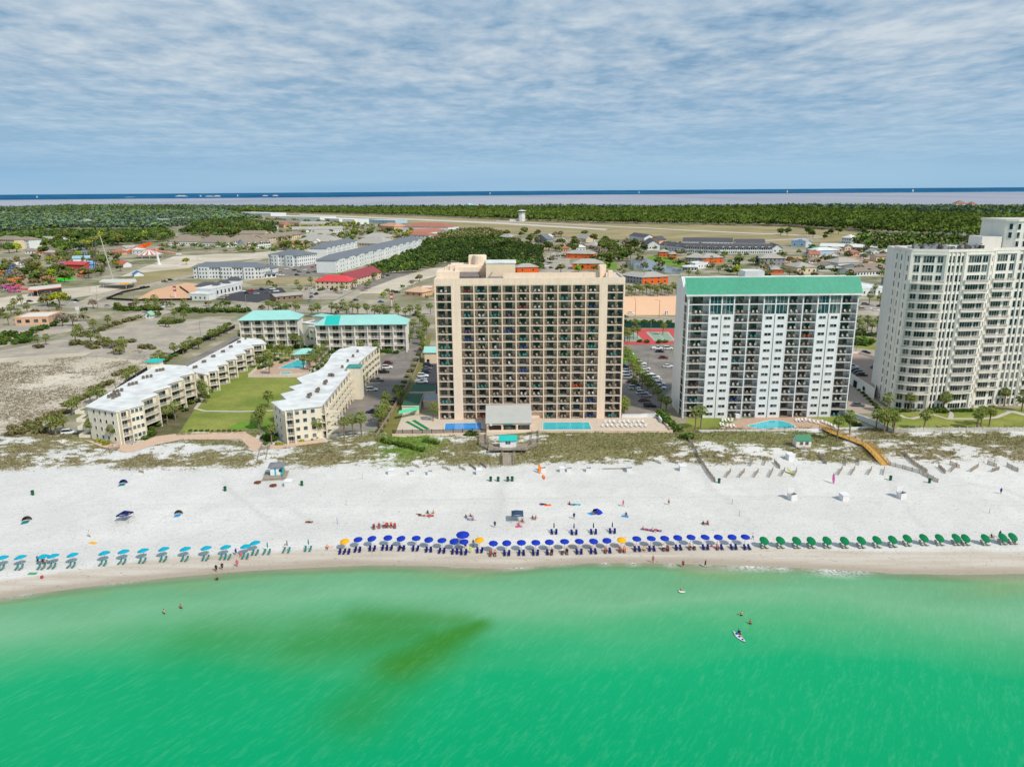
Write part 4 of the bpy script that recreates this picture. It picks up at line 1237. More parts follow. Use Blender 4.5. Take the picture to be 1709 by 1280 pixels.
def aqua_block(A, B, label, nb, D=13, nf=4, fh=3.55, hip=3.8, accent=None):
	o_, rz_, W_ = frame_from(A, B)
	t_ = thing('resort_building', label, 'building', o_, rz_)
	bp = Parts(t_, 'balcony'); mb = MB()
	bays = [(i * W_ / nb, (i + 1) * W_ / nb, 'b') for i in range(nb)]
	facade(mb, bays, nf, fh, 1.5, bp, rail='white', slab=.3, fin=.45)
	mb.box(-.1, 1.8, 0, W_ + .1, D, nf * fh, 0)
	mb.build('wall', [offw, offw], t_); bp.finish()
	m = MB(); m.hip(0, 0, W_, D, nf * fh + .2, hip, over=.9, run=D * .5); m.build('roof', roof_aq, t_)
	if accent:
		x0, x1 = accent[0] * W_, accent[1] * W_
		s_ = hip / (D / 2 + .9)
		m = MB(); m.quad((x0, -.85, nf * fh + .24), (x1, -.85, nf * fh + .24), (x1, D / 2 - .4, nf * fh + .27 + (D / 2 + .5) * s_), (x0, D / 2 - .4, nf * fh + .27 + (D / 2 + .5) * s_)); m.build('roof_patch', roof_tq, t_)
	return t_, o_, rz_, W_
b1 = aqua_block((404, 580), (500, 578), 'cream balcony block with pale aqua hipped roof, left of its twin', 5)
b2 = aqua_block((530, 590), (679, 588), 'longer cream balcony block with aqua hipped roof and one darker roof panel', 7, accent=(.10, .26))
o_, rz_, W_ = frame_from((500, 580), (532, 584))
t_ = thing('resort_building', 'flat-roofed link with a small aqua lift roof between the two aqua blocks', 'building', o_, rz_)
m = MB(); m.box(0.2, 3, 0, W_ * .7, 12, 12.4, 0); m.box(W_ * .45, 1.5, 0, W_ * 1.0 - .3, 11, 11.2, 0)
m.build('wall', cream, t_)
m = MB(); m.box(.0, 2.8, 12.4, W_ * .7, 12.2, 12.7); m.box(W_ * .4, 1.3, 11.2, W_ - .3, 2.8, 11.45); m.build('roof', roof_w, t_)
m = MB(); m.box(W_ * .5, 5.5, 12.7, W_ * 1.1, 10.5, 16.4); m.build('lift_tower', cream, t_)
m = MB(); m.hip(W_ * .5, 5.5, W_ * 1.1, 10.5, 16.4, .8, over=1.0); m.build('lift_tower_roof', roof_aq, t_)
for k in range(3):
	for j in range(2): link('window', win_mesh(1.6, 1.3, 2, 'w'), t_, (W_ * (.58 + .22 * j), 1.48, k * 3.5 + 1))
o_, rz_, W_ = frame_from((492, 601), (529, 599))
t_ = thing('pool_pavilion', 'open pavilion with aqua hipped roof beside the triangular pool', 'pavilion', o_, rz_)
m = MB(); m.box(.6, 1, 0, W_ - .6, 6.4, 2.7, 0); m.build('wall', [beige_d], t_)
m = MB(); m.hip(0, 0, W_, 7.4, 2.9, 1.9, over=.8); m.build('roof', roof_aq, t_)
for i in range(5):
	m = MB(); m.box(-.12, -.12, 0, .12, .12, 2.8); m.build('post', cream, t_, loc=(.2 + (W_ - .4) * i / 4, .1, 0))
m = MB(); m.box(W_ * .38, .95, .2, W_ * .62, .99, 2.2); m.build('door', dark, t_)
# ------------------------------------------------------------------ swimming pools
def water_mat(name, c1, c2):
	m = bpy.data.materials.new(name); t = NT(m)
	out = t.n('ShaderNodeOutputMaterial'); b = t.n('ShaderNodeBsdfPrincipled'); t.l(b.outputs[0], out.inputs[0])
	pos = t.n('ShaderNodeNewGeometry').outputs['Position']
	n = t.noise(pos, 1.4, 4, .6, 1.0)
	t.l(t.mix(t.ramp(n, .38, .62), lin(c1), lin(c2)), b.inputs['Base Color'])
	b.inputs['Roughness'].default_value = .08; b.inputs['Specular IOR Level'].default_value = .5
	bp = t.n('ShaderNodeBump'); bp.inputs['Strength'].default_value = .15; bp.inputs['Distance'].default_value = .2
	t.l(t.noise(pos, 2.6, 3), bp.inputs['Height']); t.l(bp.outputs[0], b.inputs['Normal'])
	return m
aqua = water_mat('pool_water_aqua', (36, 186, 204), (70, 206, 216))
azure = water_mat('pool_water_azure', (30, 140, 226), (60, 170, 240))
def pool(label, px, wm, z=.05):
	q = PL(px)
	c = sum((Vector(v) for v in q), Vector((0, 0))) / len(q)
	t_ = thing('swimming_pool', label, 'pool', (c.x, c.y, z))
	m = MB(); m.poly([(x - c.x, y - c.y) for x, y in q], .012); m.build('water', wm, t_)
	m = MB(); n = len(q)
	for i in range(n):
		a, b = Vector(q[i]) - c, Vector(q[(i + 1) % n]) - c
		ao, bo = a * (1 + .4 / a.length), b * (1 + .4 / b.length)
		m.add([(*a, 0), (*b, 0), (*a, .09), (*b, .09), (*ao, 0), (*bo, 0), (*ao, .09), (*bo, .09)], [(2, 3, 7, 6), (0, 1, 3, 2), (4, 6, 7, 5)])
	m.build('coping', mat('pool_coping', (222, 218, 208), .7, .06, 1), t_)
	return t_
pool('triangular turquoise pool on the resort terrace below the pavilion', [(465, 614.5), (497, 600.5), (509, 601), (510, 606), (507, 615.5)], aqua)
t_ = pool('azure rectangular pool left of the grey roofed poolhouse', [(742, 717.5), (743.5, 707), (803, 706), (804, 717)], azure)
pool('aqua rectangular pool right of the grey roofed poolhouse', [(906, 717.5), (906.5, 705.5), (982, 705), (987, 717)], aqua)
pool('kidney shaped turquoise pool in front of the white tower', [(1248, 710), (1262, 707.5), (1275, 704), (1285, 702), (1297, 702), (1308, 704), (1318, 707), (1326, 711), (1325, 714.5), (1312, 715.5), (1298, 714.5), (1286, 715), (1275, 716.5), (1262, 715), (1252, 712.5)], aqua)
pool('small pale spa pool below the triangular pool', [(468, 624), (470, 621.5), (485, 621), (485, 624)], aqua)
m = MB(); m.box(-.6, -2.6, .0, .6, -.1, .02)
o_, rz_, W_ = frame_from((812.5, 721), (886.5, 720))
t_ = thing('poolhouse', 'low beige poolhouse with broad pale grey sloping roof between the two pools', 'poolhouse', o_, rz_)
D = 10.5
m = MB(); m.box(0, .1, 0, W_, D, 2.9, 0); m.box(0, -.02, 2.4, W_, .1, 3.1, 0); m.box(0, -.02, 0, W_, .1, .7, 0)
for x in (0, W_ * .33, W_ * .67, W_ - .5): m.box(x, -.03, .7, x + .5, .1, 2.4, 0)
m.build('wall', beige, t_)
for i in range(3): link('window', win_mesh(W_ * .27, 1.65, 5, 'd'), t_, (W_ * (.19 + .325 * i), .09, .72))
m = MB(); m.add([(-.4, -.3, 3.1), (W_ + .4, -.3, 3.1), (W_ + .4, D, 6.3), (-.4, D, 6.3), (-.4, -.3, 2.95), (W_ + .4, -.3, 2.95), (W_ + .4, D, 6.0), (-.4, D, 6.0)],
			[(0, 1, 2, 3), (4, 5, 1, 0), (0, 3, 7, 4), (1, 5, 6, 2), (2, 6, 7, 3)])
m.build('roof', mat('roof_pale_grey', (188, 188, 184), .8, .06, .4), t_)
m = MB(); m.add([(W_ * .38, -.35, 3.12), (W_ * .62, -.35, 3.12), (W_ * .6, -.75, 2.9), (W_ * .4, -.75, 2.9)], [(0, 1, 2, 3), (3, 2, 1, 0)]); m.build('awning', roof_tq, t_)
m = MB(); m.lathe([(.45, 0), (.5, .12), (.45, .5), (0, .5)], 10); m.build('satellite_dish', roof_w, t_, loc=(W_ * .09, -.6, 2.4))
def slab_roof(name, label, px, h, wallm, roofm, th=.35, cat='building', slope=0):
	q = [P(a, b, h) for a, b in px]
	c = sum(q, Vector()) / len(q)
	t_ = thing(name, label, cat, (c.x, c.y, 0))
	L = [(p.x - c.x, p.y - c.y) for p in q]
	m = MB(); m.prism([(x * .97, y * .97) for x, y in L], 0, h - th, 0); m.build('wall', wallm, t_)
	m = MB(); m.prism(L, h - th, h, 1, 0, True); m.build('roof', [roofm, cream], t_)
	return t_
slab_roof('pool_bar', 'low annex with dark green flat roof beside the car park hedge', [(683, 654), (690, 641), (727, 642), (726, 653)], 3.4, cream, roof_dg)
t_ = slab_roof('pool_bar', 'dark green roofed pool bar with bright mint awning', [(670, 677), (680, 656.5), (707, 657), (699, 677)], 3.2, cream, roof_dg)
c_ = t_.location
q = [P(a, b, 2.9) - c_ for a, b in [(665, 689), (699, 682), (699, 678.5), (666, 685.5)]]
m = MB(); m.prism([tuple(v[:2]) for v in q], 2.5, 2.95, 0, 0, True); m.build('awning', mat('awning_mint', (92, 222, 172), .6, .05, .5), t_)
slab_roof('canopy_shed', 'grey flat canopy between the green roofed bar and the beige tower', [(706, 668), (710, 658), (731, 657), (730, 668)], 3.0, beige_d, mat('roof_zinc', (150, 152, 158), .6, .06, .5))
o_, rz_, W_ = frame_from((709, 607), (735, 607))
t_ = thing('pump_house', 'beige box building with aqua metal roof behind the beige tower', 'building', o_, rz_)
m = MB(); m.box(0, 0, 0, W_, 8, 5.6); m.build('wall', beige_d, t_)
m = MB(); m.gable(0, 0, W_, 8, 5.6, 1.8, over=.5, mw=1); m.build('roof', [roof_aq, beige_d], t_)
m = MB(); m.box(1, -.04, 0, 2.2, 0, 2.1); m.build('door', dark, t_)
for i, q in enumerate(([(676, 704), (681, 702.5), (707, 717), (701, 717.5)], [(687, 702), (692.5, 700.5), (718, 716), (711, 717)])):
	sheet('shuffleboard_court', q, .07, mat('court_emerald', (20, 128, 74), .7, .06, .5))
q = [P(a, b, 3.6) for a, b in [(1417, 625), (1460, 652), (1470, 600), (1434, 590), (1420, 590)]]
c = sum(q, Vector()) / 5
t_ = thing('parking_garage', 'low white garage with parking deck between the white and cream towers', 'garage', (c.x, c.y, 0))
L = [(p.x - c.x, p.y - c.y) for p in q]
m = MB(); m.prism(L, 0, 3.55, 0, 1)
for i in range(len(L)):
	a, b = Vector(L[i - 1]), Vector(L[i]); d = (b - a); T = Matrix.Translation((a.x, a.y, 0)) @ Matrix.Rotation(math.atan2(d.y, d.x), 4, 'Z')
	m.M = T; m.box(0, -.1, 3.3, d.length, .12, 4.5, 0)
m.M = None
m.build('wall', [offw, mat('deck_brown', (176, 150, 136), .9, .08, .4)], t_)
a, b = Vector(L[0]), Vector(L[1]); d = b - a; rz = math.atan2(d.y, d.x); T = Matrix.Translation((a.x, a.y, 0)) @ Matrix.Rotation(rz, 4, 'Z')
m = MB(); m.box(-1.7, -.16, .1, 1.7, -.11, 2.8); m.build('entrance', dark, t_, loc=tuple(T @ Vector((d.length * .28, 0, 0)))).rotation_euler = (0, 0, rz)
m = MB(); m.box(-1.0, -.16, 1.1, 1.0, -.11, 2.6); m.build('opening', dark, t_, loc=tuple(T @ Vector((d.length * .62, 0, 0)))).rotation_euler = (0, 0, rz)
o_, rz_, W_ = frame_from((1452, 606), (1486, 622))
t_ = thing('carport', 'mint roofed carport behind the cream tower', 'carport', o_, rz_)
m = MB(); m.box(0, 0, 0, W_, .3, 3, 0); m.box(0, 7, 0, W_, 7.3, 3, 0); m.build('wall', offw, t_)
m = MB(); m.add([(-.4, -.4, 3), (W_ + .4, -.4, 3), (W_ + .4, 8, 4.6), (-.4, 8, 4.6), (-.4, -.4, 2.85), (W_ + .4, -.4, 2.85), (W_ + .4, 8, 4.4), (-.4, 8, 4.4)], [(0, 1, 2, 3), (4, 5, 1, 0), (0, 3, 7, 4), (1, 5, 6, 2), (2, 6, 7, 3), (7, 6, 5, 4)]); m.build('roof', mat('roof_mint', (150, 204, 172), .6, .06, .4), t_)
# ------------------------------------------------------------------ foliage
leaf_p = mat('palm_leaf', (134, 146, 74), .7, .2, .8, spec=.06, attr='shade', rnd=.25, trans=.25)
leaf_b = mat('broad_leaf', (112, 130, 64), .8, .2, .3, spec=.06, attr='shade', rnd=.55, trans=.2)
leaf_y = mat('spring_leaf', (172, 184, 60), .8, .2, .3, spec=.06, attr='shade', rnd=.35, trans=.25)
leaf_o = mat('olive_leaf', (142, 140, 90), .85, .2, .3, spec=.06, attr='shade', rnd=.4, trans=.15)
leaf_h = mat('hedge_leaf', (98, 126, 56), .8, .25, .5, spec=.06, attr='shade', rnd=.3, trans=.2)
twig = mat('bare_twig', (158, 146, 128), .9, .2, .4, attr='shade', rnd=.3)
bark = mat('palm_bark', (138, 122, 104), .9, .2, 2)
bark_d = mat('tree_bark', (96, 82, 68), .9, .2, 2)
def clump_arrays(rng, n, lobes, leaf, flat=.75, inner=.55):
	"""leaf quads spread over the shells of several lobes; returns verts, quads, shade"""
	lobes = np.array(lobes, float)
	wts = lobes[:, 3] ** 2; wts /= wts.sum()
	li = rng.choice(len(lobes), n, p=wts)
	d = rng.normal(size=(n, 3)); d[:, 2] = np.abs(d[:, 2]) * 1.0 - .35; d /= np.linalg.norm(d, axis=1)[:, None]
	rad = lobes[li, 3] * (inner + (1.08 - inner) * rng.random(n) ** .6)
	c = lobes[li, :3] + d * rad[:, None] * np.array([1, 1, flat])
	nrm = d + rng.normal(size=(n, 3)) * .6; nrm /= np.linalg.norm(nrm, axis=1)[:, None]
	a = np.cross(nrm, rng.normal(size=(n, 3))); a /= np.linalg.norm(a, axis=1)[:, None]
	b = np.cross(nrm, a)
	sz = leaf * (.6 + .8 * rng.random(n))[:, None]
	a *= sz; b *= sz * (.55 + .35 * rng.random(n))[:, None]
	V = np.stack([c - a - b * .4, c + a * .2 - b, c + a + b * .4, c - a * .2 + b], 1).reshape(-1, 3)
	F = np.arange(n * 4).reshape(-1, 4)
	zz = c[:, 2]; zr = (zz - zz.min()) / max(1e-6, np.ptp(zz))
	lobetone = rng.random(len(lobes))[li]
	sh = (.55 + .5 * zr + .5 * (lobetone - .5)) * (.75 + .5 * rng.random(n))  # low leaves darker, tops lighter: crown shading put into the leaf tone
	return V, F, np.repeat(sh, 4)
def ico(c, r, flat, sub=1):
	import bmesh
	bm = bmesh.new(); bmesh.ops.create_icosphere(bm, subdivisions=sub, radius=1)
	V = np.array([v.co[:] for v in bm.verts]) * np.array([r, r, r * flat]) + np.array(c)
	F = np.array([[v.index for v in f.verts] for f in bm.faces]); bm.free()
	return V, np.concatenate([F, F[:, 2:3]], 1)
def crown_mesh(name, seed, h, r, nl, n, leaf, m, flat=.75, core=True, lo=.45):
	rng = np.random.default_rng(seed)
	lobes = [(0, 0, h * (.62 + lo * .3), r * .62)]
	for i in range(nl):
		a = 2 * PI * (i + rng.random() * .6) / nl
		rr = r * (.35 + .35 * rng.random())
		lobes.append((math.cos(a) * rr, math.sin(a) * rr, h * (lo + (1 - lo) * .65 * rng.random()) , r * (.34 + .22 * rng.random())))
	V, F, S = clump_arrays(rng, n, lobes, leaf, flat)
	if core:
		for l in lobes:
			v, f = ico(l[:3], l[3] * .68, flat)
			F = np.concatenate([F, np.concatenate([f[:, :3], f[:, 3:]], 1) + len(V)]); V = np.concatenate([V, v]); S = np.concatenate([S, np.full(len(v), .45)])  # lobe cores painted dark like the shaded inside of the crown
	tri = F[:, 2] == F[:, 3]
	me = bpy.data.meshes.new(name)
	faces = [tuple(f) for f in F[~tri]] + [tuple(f[:3]) for f in F[tri]]
	me.from_pydata([tuple(v) for v in V], [], faces)
	a = me.attributes.new('shade', 'FLOAT', 'POINT'); a.data.foreach_set('value', S.astype(np.float32))
	me.materials.append(m); me.update()
	return me
def trunk_mesh(name, h, r, m, limbs=4, spread=2.2, seed=0, lean=0):
	rr = random.Random(seed); mb = MB()
	p = Vector((0, 0, -.2)); q = Vector((lean * .4, 0, h * .45))
	mb.tube(p, q, r, r * .75, 7)
	for i in range(limbs):
		a = 2 * PI * (i + rr.random() * .5) / max(1, limbs)
		e = q + Vector((math.cos(a) * spread * rr.uniform(.5, 1), math.sin(a) * spread * rr.uniform(.5, 1), h * rr.uniform(.25, .45)))
		mb.tube(q, e, r * .5, r * .16, 5)
	return mb.mesh(name, m)
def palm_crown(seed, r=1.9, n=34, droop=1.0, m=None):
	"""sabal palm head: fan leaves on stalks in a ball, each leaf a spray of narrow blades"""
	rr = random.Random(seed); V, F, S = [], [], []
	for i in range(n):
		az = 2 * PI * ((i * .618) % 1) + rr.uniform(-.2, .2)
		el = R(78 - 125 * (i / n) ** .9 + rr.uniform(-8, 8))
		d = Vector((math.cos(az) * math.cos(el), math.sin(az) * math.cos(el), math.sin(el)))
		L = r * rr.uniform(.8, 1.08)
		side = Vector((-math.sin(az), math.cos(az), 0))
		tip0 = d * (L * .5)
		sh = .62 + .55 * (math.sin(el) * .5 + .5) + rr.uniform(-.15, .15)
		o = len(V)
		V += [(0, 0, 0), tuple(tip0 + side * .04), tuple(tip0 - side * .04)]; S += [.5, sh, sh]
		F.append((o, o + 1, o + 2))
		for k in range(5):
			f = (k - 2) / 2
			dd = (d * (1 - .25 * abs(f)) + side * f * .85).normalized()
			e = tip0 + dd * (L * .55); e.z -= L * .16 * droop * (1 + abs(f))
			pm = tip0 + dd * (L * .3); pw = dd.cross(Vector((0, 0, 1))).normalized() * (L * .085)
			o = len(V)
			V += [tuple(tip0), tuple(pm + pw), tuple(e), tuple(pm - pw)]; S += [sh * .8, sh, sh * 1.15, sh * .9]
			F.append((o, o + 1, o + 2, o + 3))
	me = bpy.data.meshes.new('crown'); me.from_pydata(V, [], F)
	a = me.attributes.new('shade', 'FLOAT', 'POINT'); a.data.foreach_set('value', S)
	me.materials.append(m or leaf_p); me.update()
	return me
def palm_trunk(h, seed, lean=.25):
	rr = random.Random(seed); mb = MB(); p = Vector((0, 0, -.3)); n = 5; a = rr.random() * 6.28
	for i in range(n):
		f = (i + 1) / n
		q = Vector((math.cos(a) * lean * f * f, math.sin(a) * lean * f * f, h * f))
		mb.tube(p, q, .21 - .05 * i / n, .21 - .05 * (i + 1) / n, 7, cap=(i == n - 1)); p = q
	mb.lathe([(.17, 0), (.30, .18), (.26, .5), (0, .6)], 8, 0, (p.x, p.y, p.z - .45))
	return mb.mesh('trunk', bark), p
palm_var = []
for i in range(5):
	h = (4.6, 5.4, 6.2, 4.0, 5.0)[i]
	tm, top = palm_trunk(h, i + 3, .35)
	palm_var.append((tm, palm_crown(i * 7 + 1, 1.85 + .12 * (i % 3), 36), top, h))
npalm = 0
def palm(p, label, group, hgt=None, sc=None, vi=None):
	global npalm
	vi = npalm % 5 if vi is None else vi
	npalm += 1
	tm, cm, top, h = palm_var[vi]
	s = sc or 1.0
	sz = (hgt / h) if hgt else s
	o = thing('palm_tree', label, 'palm tree', p, (npalm * 2.399) % 6.28, group)
	o.scale = (s, s, sz)
	link('trunk', tm, o)
	c = link('crown', cm, o, top)
	c.scale = (1, 1, s / sz)
	return o
def palm_row(desc, pts, hgt=5.2, sc=1.15, jit=.15, word='palm tree', crown=True):
	"""pts: (px, py of the crown centre or foot) - given at the foot"""
	for i, q in enumerate(pts):
		rr = random.Random(int(q[0] * 13 + q[1]))
		p = P(q[0], q[1])
		if p.y < 242: p.z = max(0, zbp(p))
		d = desc.replace('{n}', nth(i))
		palm(p, d, desc.replace('{n} ', '').replace('{n}', ''), hgt * (1 + rr.uniform(-jit, jit)) if len(q) < 3 else q[2], sc * rr.uniform(.9, 1.1))
def foot(px, py, h):
	"""foot point of a plant whose crown centre is seen at px,py when the crown is h metres up"""
	p = P(px, py, h); return pix((p.x, p.y, 0))
def crowns(pts, h):
	return [(*foot(a, b, h), h) for a, b in pts]
palm_row('{n} palm tree against the seaward end of the left cream wing', crowns([(152, 706), (185, 713)], 5.2))
palm_row('{n} palm beside the balconies of the left cream wing, from beach', crowns([(250, 673), (277, 684), (290, 677), (279, 663), (342, 650), (337, 641)], 5.5))
palm_row('{n} palm in scrub left of the cream wing, from the beach end', crowns([(82, 704), (90, 706), (104, 700), (118, 673), (127, 668), (148, 655), (160, 652), (172, 657), (210, 625), (226, 616), (214, 620)], 4.6), 4.6, 1.1)
palm_row('{n} palm standing on the resort lawn near the right wing', crowns([(446, 659), (433, 689), (430, 693), (436, 685)], 5))
palm_row('{n} palm before the seaward wall of the right cream wing', crowns([(451, 713), (528, 704)], 5.6), 5.6)
palm_row('{n} palm in the row closing the resort car park', crowns([(573, 707), (588, 702), (602, 701)], 6.2), 6.2)
palm_row('{n} palm on the fence line right of the resort car park', crowns([(640, 675), (637, 683), (634, 688), (646, 661), (662, 650), (632, 690)], 5))
palm_row('{n} palm around the triangular pool terrace, from left', crowns([(432, 596), (442, 590), (451, 594), (457, 584), (470, 577), (482, 585), (505, 597), (516, 600), (516, 592), (527, 596), (536, 588), (545, 600), (448, 606), (527, 582), (541, 580)], 5.2))
palm_row('{n} palm in front of the left aqua roofed block', crowns([(403, 556), (416, 553), (426, 557), (434, 551), (445, 556), (455, 555), (464, 559), (477, 556), (490, 560), (500, 566), (411, 566), (438, 566)], 5.6))
palm_row('{n} palm in front of the right aqua roofed block', crowns([(517, 560), (545, 569), (554, 553), (567, 565), (597, 563), (612, 552), (618, 566), (645, 554), (656, 566), (668, 562), (676, 556), (688, 552), (683, 562), (626, 575), (601, 574)], 6))
palm_row('{n} palm along the inner side of the right cream wing', crowns([(624, 592), (618, 600), (612, 606), (608, 614), (606, 624), (629, 586), (602, 634)], 4.6))
palm_row('{n} roadside palm behind the aqua roofed blocks, from left', crowns([(447, 506), (455, 508), (463, 507), (478, 510), (492, 508), (520, 514), (530, 511), (552, 510), (562, 511), (571, 505), (578, 514), (588, 508), (596, 511), (612, 512), (624, 515), (640, 512), (662, 511), (676, 518), (684, 514), (697, 513), (700, 525), (665, 516), (718, 510), (632, 516), (645, 517), (707, 531), (690, 538), (712, 540)], 6), 6, 1.35)
palm_row('{n} palm left of the beige tower beside the poolside bar', crowns([(722, 680), (668, 654), (700, 552), (702, 560), (708, 548), (705, 572)], 5))
palm_row('{n} palm on the planted strip between the two parking rows', crowns([(1044, 583), (1047, 592), (1053, 600), (1056, 607), (1063, 612), (1068, 621), (1072, 633), (1080, 640), (1060, 634), (1090, 640), (1099, 651), (1103, 664), (1112, 668), (1084, 632), (1076, 626), (1066, 604), (1058, 614), (1050, 588)], 4.2), 4.2, 1.0)
palm_row('{n} palm at the tennis courts behind the parking lot', crowns([(1043, 552), (1048, 556), (1058, 550), (1064, 548), (1060, 536), (1107, 543), (1051, 554)], 5.5), 5.5)
palm_row('{n} palm at the foot of the beige tower right side', crowns([(1043, 671), (1040, 676)], 4))
palm_row('{n} palm on the white tower front lawn', crowns([(1162, 686), (1171, 685), (1421, 697), (1400, 707)], 6.5), 6.5, 1.1)
palm_row('{n} palm in the row on the dirt bank top behind the towers', crowns([(1036 + 6.2 * i, 476 + (i * 37 % 7)) for i in range(16)], 6), 6, 1.5)
palm_row('{n} palm beside the cream tower driveway and lawn', crowns([(1484, 664), (1465, 691), (1474, 688), (1483, 694), (1493, 690), (1478, 699), (1521, 662), (1577, 662), (1634, 690), (1641, 686), (1655, 685), (1680, 654), (1545, 692), (1709, 662), (1494, 699)], 5.5), 5.5, 1.2)
palm_row('{n} roadside palm seen between the white and cream towers', crowns([(1434, 533), (1450, 533), (1466, 533), (1440, 545), (1456, 540), (1452, 492), (1462, 478), (1470, 494)], 7), 7, 1.4)
palm_row('{n} palm in the worn parking lot left of the resort', crowns([(62, 564), (75, 562), (124, 556), (126, 548), (133, 546), (150, 558), (154, 537), (163, 560), (178, 531), (182, 568), (195, 574), (203, 567), (206, 574), (248, 512), (290, 578), (304, 577), (311, 574), (319, 567), (330, 569), (290, 520), (305, 523), (378, 544), (352, 555), (358, 554), (366, 549), (280, 534), (275, 533), (258, 596), (266, 590), (272, 594)], 4.6), 4.6, 1.25)
palm_row('{n} palm near the highway corner, from left', crowns([(22, 503), (34, 497), (44, 510), (12, 527), (28, 520), (17, 513), (306, 508), (246, 508), (262, 510), (226, 503), (258, 497)], 6), 6, 1.4)
palm_row('{n} palm around the red roofed motel', crowns([(495, 471), (500, 480), (519, 466), (586, 465), (597, 462), (592, 470), (570, 478), (617, 470), (612, 474), (626, 458), (640, 454), (533, 468)], 6), 6, 1.4)
palm_row('{n} palm among the orange and grey roofed condominiums', crowns([(1042, 454), (1055, 447), (1085, 455), (1092, 447), (1005, 432), (980, 434), (990, 438), (1170, 427), (1187, 430), (1206, 427), (1228, 432), (1235, 424), (1258, 434), (1272, 436), (1288, 438), (1310, 424), (1300, 430), (1325, 435), (1190, 440), (1200, 447), (1340, 448), (1150, 452), (1164, 455), (1308, 446), (1318, 452)], 6), 6, 1.5)
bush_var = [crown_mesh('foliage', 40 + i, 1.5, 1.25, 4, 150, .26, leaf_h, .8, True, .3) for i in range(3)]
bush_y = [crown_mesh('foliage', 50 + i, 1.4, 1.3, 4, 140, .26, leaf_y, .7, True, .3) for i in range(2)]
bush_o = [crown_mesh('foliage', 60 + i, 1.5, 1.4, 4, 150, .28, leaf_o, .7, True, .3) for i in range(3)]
nb_ = 0
def bush(p, label, group, sc=1.0, kind='h', name='shrub', cat='shrub'):
	global nb_
	me = {'h': bush_var, 'y': bush_y, 'o': bush_o}[kind][nb_ % (2 if kind == 'y' else 3)]
	nb_ += 1
	o = link(name, me, None, p, nb_ * 1.7, (sc, sc, sc * .9))
	return tag(o, label, cat, group)
def bushes(desc, pts, sc=1.0, kind='h'):
	for i, q in enumerate(pts):
		rr = random.Random(int(q[0] * 7 + q[1] * 3))
		p = P(q[0], q[1]); s_ = (q[2] if len(q) > 2 else sc) * rr.uniform(.85, 1.15)
		p.z = (zbp(p) if p.y < 238 else 0) - .25 * s_
		bush(p, desc.replace('{n}', nth(i)), desc.replace('{n} ', ''), s_, kind)
bushes('{n} clipped shrub along the foot of the left cream wing', [(233, 729, 1.5), (252, 727, 1.4), (263, 712, 1.4), (253, 719, 1.2), (318, 674, 1.2), (330, 671, 1), (300, 676, 1.3), (290, 682, 1.2), (310, 686, 1.1), (283, 697, 1.2), (222, 735, .9), (212, 738, .9), (242, 733, .9), (345, 664, 1.1), (352, 655, 1)], 1.2)
bushes('{n} yellow-green shrub before the left wing end wall', [(163, 737, .9), (178, 741, 1), (170, 739, .8)], 1, 'y')
bushes('{n} shrub at the foot of the right cream wing', [(447, 733, 1.7), (455, 735, 1.6), (463, 728, 1.3), (449, 728, 1.2), (443, 741, .8)], 1.2)
bushes('{n} yellow-green shrub before the right wing end wall', [(497, 736, 1.0), (503, 736, .9), (521, 733, .9), (528, 732, 1), (463, 742, .8), (469, 742, .8)], 1, 'y')
bushes('{n} round shrub along the lawn edge promenade', [(318 + 9.2 * i, 719.6) for i in range(10)], .55, 'h')
bushes('{n} scrub bush in the belt between sand lot and left wing', [(20 + 9.5 * i + (i * 13 % 7), 728 - 5.6 * i + (i * 29 % 9), 1.4) for i in range(22)] + [(50, 716, 2), (60, 712, 2), (34, 722, 1.8), (68, 722, 1.8), (45, 708, 1.5), (22, 717, 1.6), (96, 698, 1.6), (108, 690, 1.5)], 1.4, 'o')
bushes('{n} leafy bush planted around the pool terrace and pavilion', [(470, 606, 1), (478, 603, 1), (462, 602, 1.2), (540, 604, 1.6), (549, 597, 1.6), (556, 590, 1.5), (560, 583, 1.4), (536, 612, 1.3), (528, 617, 1.3), (521, 622, 1.2), (552, 606, 1.3), (566, 578, 1.4), (575, 574, 1.5), (590, 571, 1.4), (558, 576, 1.6), (545, 584, 1.5), (450, 612, 1.1), (440, 614, 1.2), (432, 616, 1.2), (445, 602, 1.6), (435, 604, 1.3), (585, 577, 1.5), (600, 576, 1.4)], 1.2)
bushes('{n} bush fronting the aqua roofed blocks', [(408 + 11 * i, 578 + (i * 17 % 8) * .6 + i * .35, 1.6) for i in range(25)], 1.6)
bushes('{n} shrub island in the worn parking lot', [(122, 576, 1.8), (130, 575, 1.9), (139, 575, 1.6), (146, 574, 1.5), (150, 580, 1.9), (160, 582, 1.8), (165, 576, 2), (178, 578, 1.7), (190, 574, 1.8), (236, 581, 1.9), (246, 582, 1.8), (255, 583, 1.5), (214, 572, 1.6), (222, 571, 1.5), (172, 570, 1.8), (200, 577, 1.6), (66, 581, 1.6), (136, 562, 1.6), (144, 559, 1.7), (170, 552, 1.8), (176, 549, 1.8), (184, 546, 1.7), (192, 543, 1.8), (200, 541, 1.7), (208, 538, 1.8), (216, 536, 1.7), (224, 534, 1.7), (232, 531, 1.7), (160, 556, 1.7)], 1.7, 'o')
bushes('{n} hedge bush along the highway verge left of the resort', [(196 + 7 * i, 517 + (i % 3), 2.4) for i in range(11)] + [(300 + 7.5 * i, 520 + (i % 3), 2.4) for i in range(16)] + [(270, 541, 2), (282, 541, 2.2), (292, 540, 2.2), (302, 539, 2)], 2.2)
bushes('{n} bush on the fenced bank beside the resort drive', [(262 + 7.5 * i, 612 - 4.3 * i, 1.4) for i in range(17)], 1.4)
